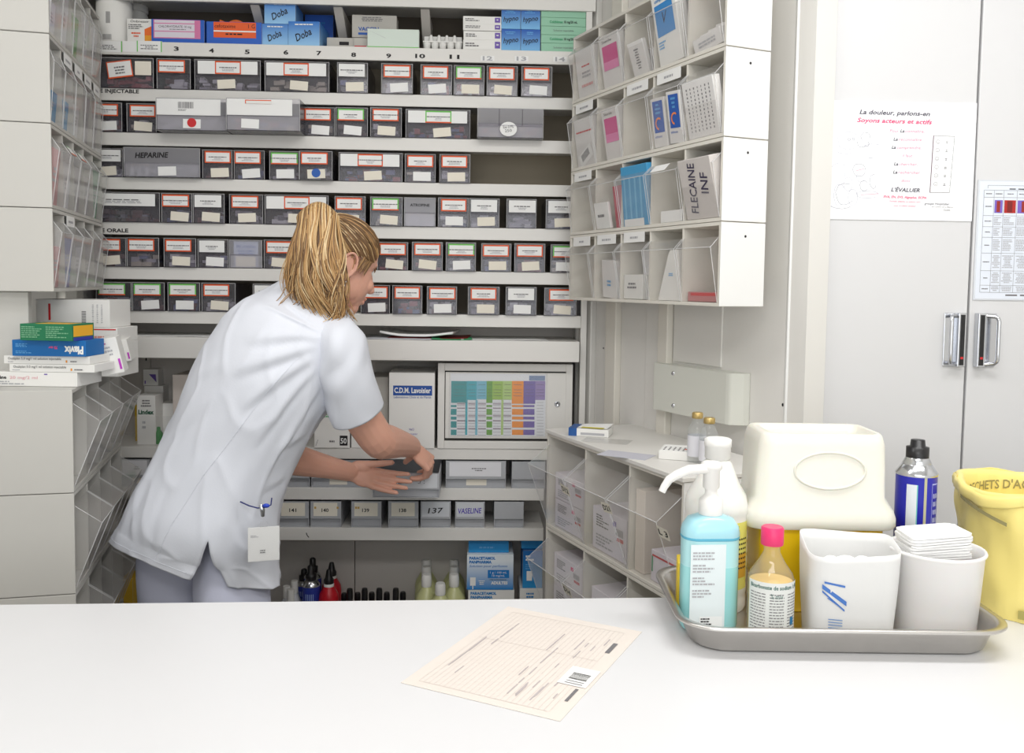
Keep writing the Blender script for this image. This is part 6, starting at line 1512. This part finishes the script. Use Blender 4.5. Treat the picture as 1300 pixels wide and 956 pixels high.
limb([SHL, SHL.lerp(ELL_, .5), ELL_, ELL_.lerp(WRL, .35), ELL_.lerp(WRL, .75), WRL], [.044, .043, .041, .041, .031, .0265], 24)
d_ = Vector((.90, .28, -.30)).normalized(); n_ = Vector((.15, -.85, .42)); n_ = (n_ - d_ * n_.dot(d_)).normalized(); t_ = n_.cross(d_)
hand(WRL, d_, n_, t_, .94, [(14, 12, 8), (12, 12, 8), (10, 12, 10), (8, 14, 12)], (.93, .24, .24, 4, 6, 8))

body = nb(B, 'body')
rm = body.modifiers.new('skin', 'REMESH'); rm.mode = 'VOXEL'; rm.voxel_size = .0024; rm.use_smooth_shade = True
sm = body.modifiers.new('smooth', 'SMOOTH'); sm.factor = .5; sm.iterations = 3
dg = bpy.context.evaluated_depsgraph_get(); me = bpy.data.meshes.new_from_object(body.evaluated_get(dg)); body.modifiers.clear(); body.data = me; me.name = 'body'
me.materials.clear(); me.materials.append(SKIN); me.polygons.foreach_set('use_smooth', [True] * len(me.polygons)); me.polygons.foreach_set('material_index', [0] * len(me.polygons))
NAILM = mat('nail', rgb(232, 178, 166), .3)
for p, d, n, r in NAILS:
    m = MB(); f = d.normalized(); nn = -n.normalized() if True else n; s = f.cross(nn).normalized()
    m.ell(p + nn * r * .72 + f * r * .1, (r * .85, r * .62, r * .28), NAILM, Matrix((f, s, nn)).transposed(), nu=10, nv=8); nb(m, 'fingernail')
# face details
m = MB()
for s in (1, -1): m.ell(hd(.0675, s * .031, .002), (.0105, .0105, .0095), plain(236, 234, 230, .2), HR, nu=16, nv=12)
nb(m, 'eye', None).name = 'eye'
m = MB()
for s in (1, -1): m.tube([hd(.0885, s * (.016 + .006 * k), .020 + .004 * math.sin(k * .7) - .0022 * k * (k > 3)) + HR @ Vector((-.0028 * k, 0, 0)) for k in range(6)], [.0014, .002, .0022, .002, .0016, .001], HAIRS[3], 6)
nb(m, 'eyebrow')
m = MB()
for s in (1, -1): m.tube([hd(.0795 - .0016 * k, s * (.020 + .0045 * k), .0055 - .0004 * k * k) for k in range(6)], .0011, HAIRS[3], 6)
nb(m, 'eyelash')
m = MB(); m.ell(hd(.0945, 0, -.0570), (.005, .019, .0042), plain(196, 112, 108), HR, nu=16, nv=8); m.ell(hd(.0935, 0, -.0665), (.005, .017, .0050), plain(196, 112, 108), HR, nu=16, nv=8); nb(m, 'lips')
m = MB(); m.tube([hd(-.012, -.084, -.052), hd(-.012, -.085, -.062), hd(-.012, -.0845, -.074)], [.0009, .0016, .0022], CHROME, 8); nb(m, 'earring')

# ---- hair: cap of combed strands to the tie, then the ponytail
rnd = random.Random(21)
def skull(dx): # point on the hair surface of the skull in direction dx (local)
    dx = dx.normalized(); a, b, c = .0975, .0785, .0860
    k = 1 / math.sqrt((dx.x / a) ** 2 + (dx.y / b) ** 2 + (dx.z / c) ** 2); return Vector((-.005, 0, .032)) + dx * k
line_ = [Vector(v) for v in ((.086, 0, .086), (.078, .035, .078), (.066, .058, .052), (.050, .070, .020), (.026, .078, .012), (.004, .080, .018), (-.026, .078, .004), (-.046, .070, -.030), (-.062, .045, -.056), (-.072, 0, -.066))]
TIE = Vector((-.084, -.004, .078)); tie_d = (TIE - Vector((-.005, 0, .032))).normalized()
H_ = MB()
n0 = 120
for side in (1, -1):
    for k in range(n0):
        t = (k + rnd.random()) / n0; p = catmull(line_, t); p = Vector((p.x, p.y * side, p.z)); sd = (p - Vector((-.005, 0, .032))).normalized()
        for rep in range(2):
            pts = []; rad = []; j1, j2 = rnd.uniform(-.05, .05), rnd.uniform(-.05, .05); lift = rnd.uniform(.999, 1.035); td = (tie_d + Vector((0, rnd.uniform(-.10, .10), rnd.uniform(-.10, .10)))).normalized()
            st = rnd.uniform(0, .25) * rep
            for q in range(9):
                f = st + (1 - st) * q / 8; dv = sd.slerp(td, f) + Vector((j1, j2, -j1)) * math.sin(math.pi * f) * .5
                pts.append(HC + HR @ (Vector((-.005, 0, .032)) + (skull(dv) - Vector((-.005, 0, .032))) * (lift + .012 * math.sin(math.pi * f)))); rad.append(.0022 if 0 < q < 8 else .0012)
            mm = HAIRS[3] if (.15 < t < .62 and rnd.random() < .62) else rnd.choice([HAIRS[0], HAIRS[1], HAIRS[2], HAIRS[3], HAIRS[4]]) 
            H_.tube(pts, rad, mm, 5, caps=False, flat=.5)
for k in range(64):                                 # dark short hair in front of the ear
    p = catmull(line_, rnd.uniform(.36, .52)); pts = [HC + HR @ Vector((p.x, -p.y * 1.005, p.z + .006))]
    st_ = rnd.uniform(.0025, .0085)
    for q in range(5): pts.append(pts[-1] + HR @ Vector((-.0012 - .001 * rnd.random(), -.0002, -st_)))
    H_.tube(pts, [.0015, .0014, .0012, .001, .0007, .0003], rnd.choice([HAIRS[3], HAIRS[3], HAIRS[0]]), 5, caps=False)
for k in range(26):                                 # loose strands over the ear and down the nape
    t = rnd.uniform(.40, .95); p = catmull(line_, t); side = -1
    p = Vector((p.x, p.y * side, p.z)); pts = [HC + HR @ p]
    for q in range(5): pts.append(pts[-1] + Vector((rnd.uniform(-.010, .004), rnd.uniform(-.006, .004), -.012 - .004 * q)))
    if t > .55: H_.tube(pts, [.0014, .0013, .0012, .001, .0008, .0004], rnd.choice(HAIRS), 5, caps=False)
m = MB()                                            # scalp under the strands
vs = []; fs = []; NU, NV = 40, 28
for i in range(NV + 1):
    th = math.pi * i / NV
    for j in range(NU): a = 2 * math.pi * j / NU; dv = Vector((math.sin(th) * math.cos(a), math.sin(th) * math.sin(a), math.cos(th))); vs.append(HC + HR @ (Vector((-.005, 0, .032)) + (skull(dv) - Vector((-.005, 0, .032))) * .985))
def inhair(i, j):
    th = math.pi * (i + .5) / NV; a = 2 * math.pi * (j + .5) / NU; x, y, z = math.sin(th) * math.cos(a), math.sin(th) * math.sin(a), math.cos(th)
    return z > (.55 if x > .55 else .18 if x > .1 else -.15 if x > -.3 else -.75)
for i in range(NV):
    for j in range(NU):
        if inhair(i, j): fs.append((i * NU + j, (i + 1) * NU + j, (i + 1) * NU + (j + 1) % NU, i * NU + (j + 1) % NU))
H_.add(vs, fs, SMAT, True)
hair = nb(H_, 'hair')
T_ = MB(); TW_ = HC + HR @ TIE
PC_ = [(406, 284, 2.125), (403, 312, 2.10), (402, 342, 2.09), (404, 372, 2.09), (411, 404, 2.10)]
PRr = [.054, .061, .064, .064, .054]
PT = [at(*p) for p in PC_]
T_.tube([catmull(PT, k / 14 * .86) for k in range(15)], [catf(PRr, k / 14 * .86) * .78 for k in range(15)], HAIRS[3], 18, flat=.55)
T_.ell(at(407, 291, 2.14), (.044, .034, .040), HAIRS[3], nu=20, nv=12)
SIDE = Vector((1, 0, 0)); DEP = Vector((0, -1, 0))
for k in range(1250):
    a = rnd.uniform(0, 2 * math.pi); q = math.sqrt(rnd.uniform(.30, 1)); u, v = q * math.cos(a), q * math.sin(a) * .62
    if v < -.2: v = -v
    ln = rnd.uniform(.72, 1.03) - (.13 if u < -.35 else 0) + (.05 if u > .4 else 0); am = rnd.uniform(.009, .021); lock = math.floor(u * 5 + .5) * 1.7 + math.floor(v * 3) * 1.1
    ph = lock + rnd.uniform(-.5, .5); fq = 1.55 + .25 * math.sin(lock * 3); drift = rnd.uniform(-.022, .010) if u < -.2 else rnd.uniform(-.006, .016)
    ctl = [TW_ + Vector((rnd.uniform(-.006, .006), rnd.uniform(-.006, .006), rnd.uniform(-.004, .004))),
           at(404 + u * 24, 255 + 14 * u * u + (5 - 5 * v), 2.15 - .03 * v) + Vector((0, 0, .006 * (q - .8)))]
    for c, r in zip(PT, PRr): ctl.append(c + SIDE * u * r * (.88 if u > 0 else 1) + DEP * v * r)
    n = 24; pts = []; rad = []
    for i in range(n + 1):
        f = i / n * ln; c = catmull(ctl, min(f, 1)); g = max(0, f - .22)
        if f > 1: c = c + Vector((0, 0, -.12 * (f - 1)))
        pts.append(c + SIDE * (am * g * 1.5 * math.sin(fq * 2 * math.pi * f + ph) + drift * g * g * 1.6) + DEP * (am * g * math.cos(fq * 2 * math.pi * f + ph * 1.3)))
        rad.append(.0017 * (1 - .6 * max(0, i / n - .6) / .4))
    T_.tube(pts, rad, rnd.choices(HAIRS, (4, 2.6, 4, 3, 1.2))[0], 5, caps=False, flat=.55)
for k in range(34):                                 # flyaway ends
    b = catmull(PT, rnd.uniform(.55, .95)); pts = [b + SIDE * rnd.uniform(-.06, .05) + DEP * rnd.uniform(0, .03)]
    dx = rnd.uniform(-.010, .002)
    for q in range(7): pts.append(pts[-1] + Vector((dx + .003 * math.sin(q * 1.3 + k), 0, -.010)))
    T_.tube(pts, [.0011] * 6 + [.0007, .0004], rnd.choice(HAIRS), 4, caps=False)
tail = nb(T_, 'ponytail')
m = MB(); c = HC + HR @ TIE
m.tube([c + HR @ (Matrix.Rotation(R(30), 3, 'Y') @ Vector((0, .017 * math.cos(2 * math.pi * k / 16), .017 * math.sin(2 * math.pi * k / 16)))) for k in range(17)], .005, plain(60, 44, 36), 8, caps=False); nb(m, 'hair_tie')

# ---- tunic
RG_ = [  # L px, R px, depth L, depth R, half depth, and roundness
 ((150, 674), (351, 742), 2.20, 2.14, .134), ((163, 654), (348, 714), 2.20, 2.14, .140), ((178, 630), (346, 686), 2.20, 2.13, .146), ((205, 582), (352, 640), 2.20, 2.13, .140), ((229, 533), (367, 596), 2.20, 2.13, .138),
 ((252, 480), (391, 551), 2.20, 2.12, .142), ((274, 441), (412, 512), 2.21, 2.11, .150), ((302, 408), (430, 476), 2.22, 2.11, .150), ((334, 384), (444, 444), 2.23, 2.12, .132), ((357, 370), (448, 420), 2.23, 2.13, .098), ((371, 366), (447, 404), 2.22, 2.16, .066), ((376, 362), (446, 397), 2.22, 2.17, .060)]
NR, NP = 140, 168
Ls = [at(*l, a) for l, r, a, b, h in RG_]; Rs = [at(*r, b) for l, r, a, b, h in RG_]; HD = [h for *_, h in RG_]
SLIT = R(64)
def tun(s, phi):
    L, R_ = catmull(Ls, s), catmull(Rs, s); C = (L + R_) / 2; A = (R_ - L) / 2; h = catf(HD, s)
    s2 = min(s + .02, 1); s1 = s2 - .02; ax = ((catmull(Ls, s2) + catmull(Rs, s2)) - (catmull(Ls, s1) + catmull(Rs, s1))).normalized()
    Bv = ax.cross(A).normalized()
    if Bv.y > 0: Bv = -Bv
    c, sn = math.cos(phi), math.sin(phi); e = .92
    return C + A * (math.copysign(abs(c) ** e, c)) + Bv * h * math.copysign(abs(sn) ** e, sn), Bv, A.normalized()
CREASE = [(a, R(b), c, R(d), e, f) for a, b, c, d, e, f in (
    (.68, 42, .60, 88, .0075, .007), (.65, 40, .53, 84, .0085, .008), (.62, 36, .47, 70, .0080, .008), (.60, 28, .42, 48, .0075, .008), (.71, 48, .69, 98, .0060, .007), (.74, 55, .77, 104, .0050, .007),
    (.56, 14, .36, 26, .006, .008), (.44, 2, .40, 30, .0035, .007), (.33, 0, .30, 26, .003, .007), (.52, 100, .40, 150, .004, .010), (.44, 96, .30, 140, .004, .010),
    (.30, 150, .06, 158, .006, .012), (.28, 128, .05, 132, .005, .012), (.25, 106, .04, 104, .004, .010), (.90, 90, .80, 118, .004, .008), (.93, 110, .84, 150, .004, .008), (.85, 70, .78, 100, .004, .007))]
def folds(s, phi, p, nrm):
    d = 0.0
    for (s0, p0, s1, p1, dep, wid) in CREASE:       # creases fanning from the armpit, the waist and the collar
        ax_, ay_ = (s1 - s0) * .62, (p1 - p0) * .16; px_, py_ = (s - s0) * .62, (phi - p0) * .16; L2_ = ax_ * ax_ + ay_ * ay_
        u = (px_ * ax_ + py_ * ay_) / L2_; v = (px_ * ay_ - py_ * ax_) / math.sqrt(L2_)
        if -.1 < u < 1.1: 
            tap = max(0, math.sin(math.pi * min(1, max(0, (u + .1) / 1.2)))) ** .7; d += .72 * dep * tap * (1.2 * math.exp(-((v - wid * 1.6) / (wid * 1.5)) ** 2) - math.exp(-(v / wid) ** 2))
    # long drapes of the lower back and skirt
    d += .0055 * max(0, .55 - s) * 1.8 * math.sin(phi * 5.2 + s * 5.5 + 1.1) + .003 * max(0, .45 - s) * math.sin(phi * 9 - 7 * s)
    d += .0060 * (noise.noise(Vector((phi * 1.6, s * 3.4, 3.3)))) + .0030 * noise.noise(Vector((phi * 3.0 + s * 5, s * 9.0, 8.1)))
    d += .0045 * (1 - abs(noise.noise(Vector((phi * 2.2 - s * 6, s * 5 + phi, 1.7))))) ** 6
    # cross creases at the waist on the front side
    return d
T = MB(); grid = []
for i in range(NR + 1):
    s = i / NR; row = []
    open_ = max(0.0, (.185 - s) / .185) ** .9 * R(12.5)
    for j in range(NP + 1):
        phi = SLIT + open_ + (2 * math.pi - 2 * open_) * j / NP
        p, Bv, A = tun(s, phi); nrm = (A * math.cos(phi) + Bv * math.sin(phi)).normalized()
        ph = math.atan2(math.sin(phi), math.cos(phi)); p = p + nrm * folds(s, ph, p, nrm)
        row.append(p)
    if open_ == 0: row[-1] = row[0]
    grid.append(row)
vs = [p for r in grid for p in r]; W1 = NP + 1
T.add(vs, [(i * W1 + j, i * W1 + j + 1, (i + 1) * W1 + j + 1, (i + 1) * W1 + j) for i in range(NR) for j in range(NP)], CLOTH, True)
# right sleeve and left sleeve
def sleeve(Lp, Rp, hds, yl, yr, seed):
    Ls_ = [at(*p, y) for p, y in zip(Lp, yl)]; Rs_ = [at(*p, y) for p, y in zip(Rp, yr)]; rings = []; n = 34
    for i in range(n + 1):
        f = i / n; L, Rr = catmull(Ls_, f), catmull(Rs_, f); C = (L + Rr) / 2; A = (Rr - L) / 2; f2 = min(f + .04, 1); f1 = f2 - .04
        ax = ((catmull(Ls_, f2) + catmull(Rs_, f2)) - (catmull(Ls_, f1) + catmull(Rs_, f1))).normalized(); Bv = ax.cross(A).normalized()
        if Bv.y > 0: Bv = -Bv
        h = catf(hds, f); r_ = []
        for k in range(56):
            a = 2 * math.pi * k / 56; p = C + A * math.cos(a) + Bv * h * math.sin(a); nn = (A.normalized() * math.cos(a) + Bv * math.sin(a)); an = math.atan2(math.sin(a), math.cos(a))
            d = .0045 * noise.noise(Vector((math.cos(a) * 1.4, math.sin(a) * 1.4 + f * 2.6, seed))) + .0045 * math.sin(f * 15 + an * 2.0 + seed) * math.exp(-((an - 2.4) / 1.0) ** 2) * (1 - f * .6) + .004 * math.sin(f * 22 - an * 3) * math.exp(-((f - .3) / .25) ** 2) * max(0, math.sin(a))
            r_.append(p + nn * d)
        rings.append(r_)
    T.loft(rings, CLOTH, True, False)
sleeve([(408, 420), (404, 448), (406, 478), (412, 508), (420, 536)], [(440, 402), (460, 424), (469, 456), (478, 487), (487, 513.5)], [.030, .064, .070, .066, .060], [2.10, 2.09, 2.10, 2.12, 2.14], [2.12, 2.08, 2.09, 2.11, 2.14], 2.0)
sleeve([(318, 400), (316, 430), (322, 470), (326, 510)], [(362, 400), (362, 430), (366, 470), (366, 510)], [.05, .062, .062, .058], [2.26, 2.27, 2.28, 2.29], [2.26, 2.27, 2.28, 2.29], 5.0)
tunic = nb(T, 'tunic'); weld(tunic, 2e-5)
s_ = tunic.modifiers.new('thick', 'SOLIDIFY'); s_.thickness = .0016; s_.offset = -1
# collar band, stitched seams, hem line
m = MB(); rowc = []
for k in range(NP + 1): p, Bv, A = tun(1.0, 2 * math.pi * k / NP); rowc.append(p + Vector((0, 0, .001)))
m.tube(rowc, .0035, CLOTH, 8, caps=False); nb(m, 'collar_band')
def on_tunic(s, phi, off): 
    p, Bv, A = tun(s, phi); nrm = (A * math.cos(phi) + Bv * math.sin(phi)).normalized(); return p + nrm * (folds(s, math.atan2(math.sin(phi), math.cos(phi)), p, nrm) + off)
m = MB(); ST = plain(206, 210, 222, .9)
for k in range(64):
    f = k / 64; s = .03 + .60 * f; phi = R(100 - 52 * f ** 1.4)
    s2 = s + .0062; m.tube([on_tunic(s, phi, .0006), on_tunic(s2, R(100 - 52 * ((s2 - .03) / .60) ** 1.4), .0006)], .0009, CLOTH, 5)
nb(m, 'side_seam', kind='stuff')
m = MB()
for k in range(60):
    phi = R(78 + 1.6 * k); m.tube([on_tunic(.035, phi, .0005), on_tunic(.035, phi + R(1.0), .0005)], .0007, CLOTH, 4)
nb(m, 'hem_stitch', kind='stuff')

# ---- trousers and shoes
m = MB()
def trouser(Cs, rx, ry, seed):
    rings = []; n = 44
    for i in range(n + 1):
        f = i / n; C = catmull(Cs, f); a_, b_ = catf(rx, f), catf(ry, f); r_ = []
        for k in range(48):
            a = 2 * math.pi * k / 48; d = .006 * math.sin(a * 4 + seed + f * 3) * (.4 + .6 * f) + .008 * noise.noise(Vector((math.cos(a) * 1.5, math.sin(a) * 1.5, f * 5 + seed)))
            r_.append(C + Vector(((a_ + d) * math.cos(a), (b_ + d) * math.sin(a), 0)))
        rings.append(r_)
    m.loft(rings, PANTS, True, False)
lr = [Vector((at(291, 690, 2.16).x, 2.15, .90)), Vector((at(294, 740, 2.14).x, 2.14, .74)), Vector((at(297, 760, 2.13).x, 2.13, .5)), Vector((at(291, 760, 2.13).x, 2.14, .25)), Vector((at(288, 760, 2.13).x, 2.16, .055))]
lf = [Vector((at(238, 680, 2.24).x, 2.24, .92)), Vector((at(228, 730, 2.25).x, 2.25, .76)), Vector((at(228, 760, 2.25).x, 2.25, .5)), Vector((at(226, 760, 2.25).x, 2.26, .25)), Vector((at(222, 760, 2.25).x, 2.29, .055))]
trouser(lr, [.070, .084, .090, .088, .088], [.07, .086, .092, .09, .09], 1.0); trouser(lf, [.085, .100, .094, .088, .088], [.09, .105, .095, .09, .09], 4.0)
m.ell(Vector((at(255, 660, 2.2).x, 2.2, .93)), (.11, .09, .10), PANTS, nu=32, nv=20)
tr = nb(m, 'trousers')
for L in (LEGR, LEGL):
    m = MB(); c = L[3]; rot = Matrix.Rotation(R(-38), 3, 'Z')
    prof = [[c + rot @ Vector((x, y, 0)) + Vector((0, 0, -c.z + z)) for x, y in rrect(w, l, .042, 6, 0, .055)] for w, l, z in ((.098, .26, .001), (.104, .268, .012), (.104, .265, .03), (.092, .24, .062), (.07, .16, .08))]
    m.loft(prof, WCARD); nb(m, 'shoe')

# ---- badge and pen at the hip
m = MB(); p = on_tunic(.20, R(42), .004); q = at(335, 690, p.y - .012)
t = thing('identity_badge', 'white identity badge hanging at the hip of the nurse', 'badge', at(335, 712, 2.02)); t.rotation_euler = (0, 0, R(18))
YBd = 2.02; a, b = at(315, 690, YBd), at(353.5, 690, YBd); hh = at(334, 668, YBd).z - at(334, 711, YBd).z; w = (b.x - a.x)
MB().box(-w / 2, w / 2, 0, .0012, 0, hh, PAPER).build('badge_card', t, bevel=.0004)
mb = MB(); print_lines(mb, -w * .42, -w * .05, hh * .70, hh * .78, 2, PALEINK, -.0006, center=False); print_lines(mb, -w * .12, w * .3, hh * .22, hh * .34, 2, GREYINK, -.0006, center=False); mb.build('badge_print', t)
MB().box(-w / 2 - .002, w / 2 + .002, -.0012, -.0010, -.002, hh + .002, CLEARFILM).build('clear_pocket', t)
MB().box(-.008, .008, -.002, .003, hh, hh + .012, CLEARFILM).build('clip_strap', t)
Yp = 2.02
t = thing('pen_clip', 'grey clip with dark blue cord above the badge at the hip', 'clip', at(333, 655, Yp))
o0 = at(333, 655, Yp)
mb = MB(); mb.tube([at(331.5, 641, Yp) - o0, at(333, 648, Yp - .004) - o0, at(333.5, 655, Yp) - o0], [.0055, .006, .0045], CHROME, 10); mb.build('clip_body', t)
mb = MB(); NV_ = plain(34, 44, 110); mb.tube([at(305, 637, Yp + .004) - o0, at(316, 642, Yp - .002) - o0, at(327, 645, Yp - .004) - o0, at(338, 644, Yp - .004) - o0, at(344, 641, Yp - .002) - o0, at(345, 632, Yp) - o0], .0016, NV_, 6); mb.ell(at(338, 642, Yp - .006) - o0, (.008, .004, .005), plain(40, 70, 190), nu=12, nv=8); mb.build('cord', t)
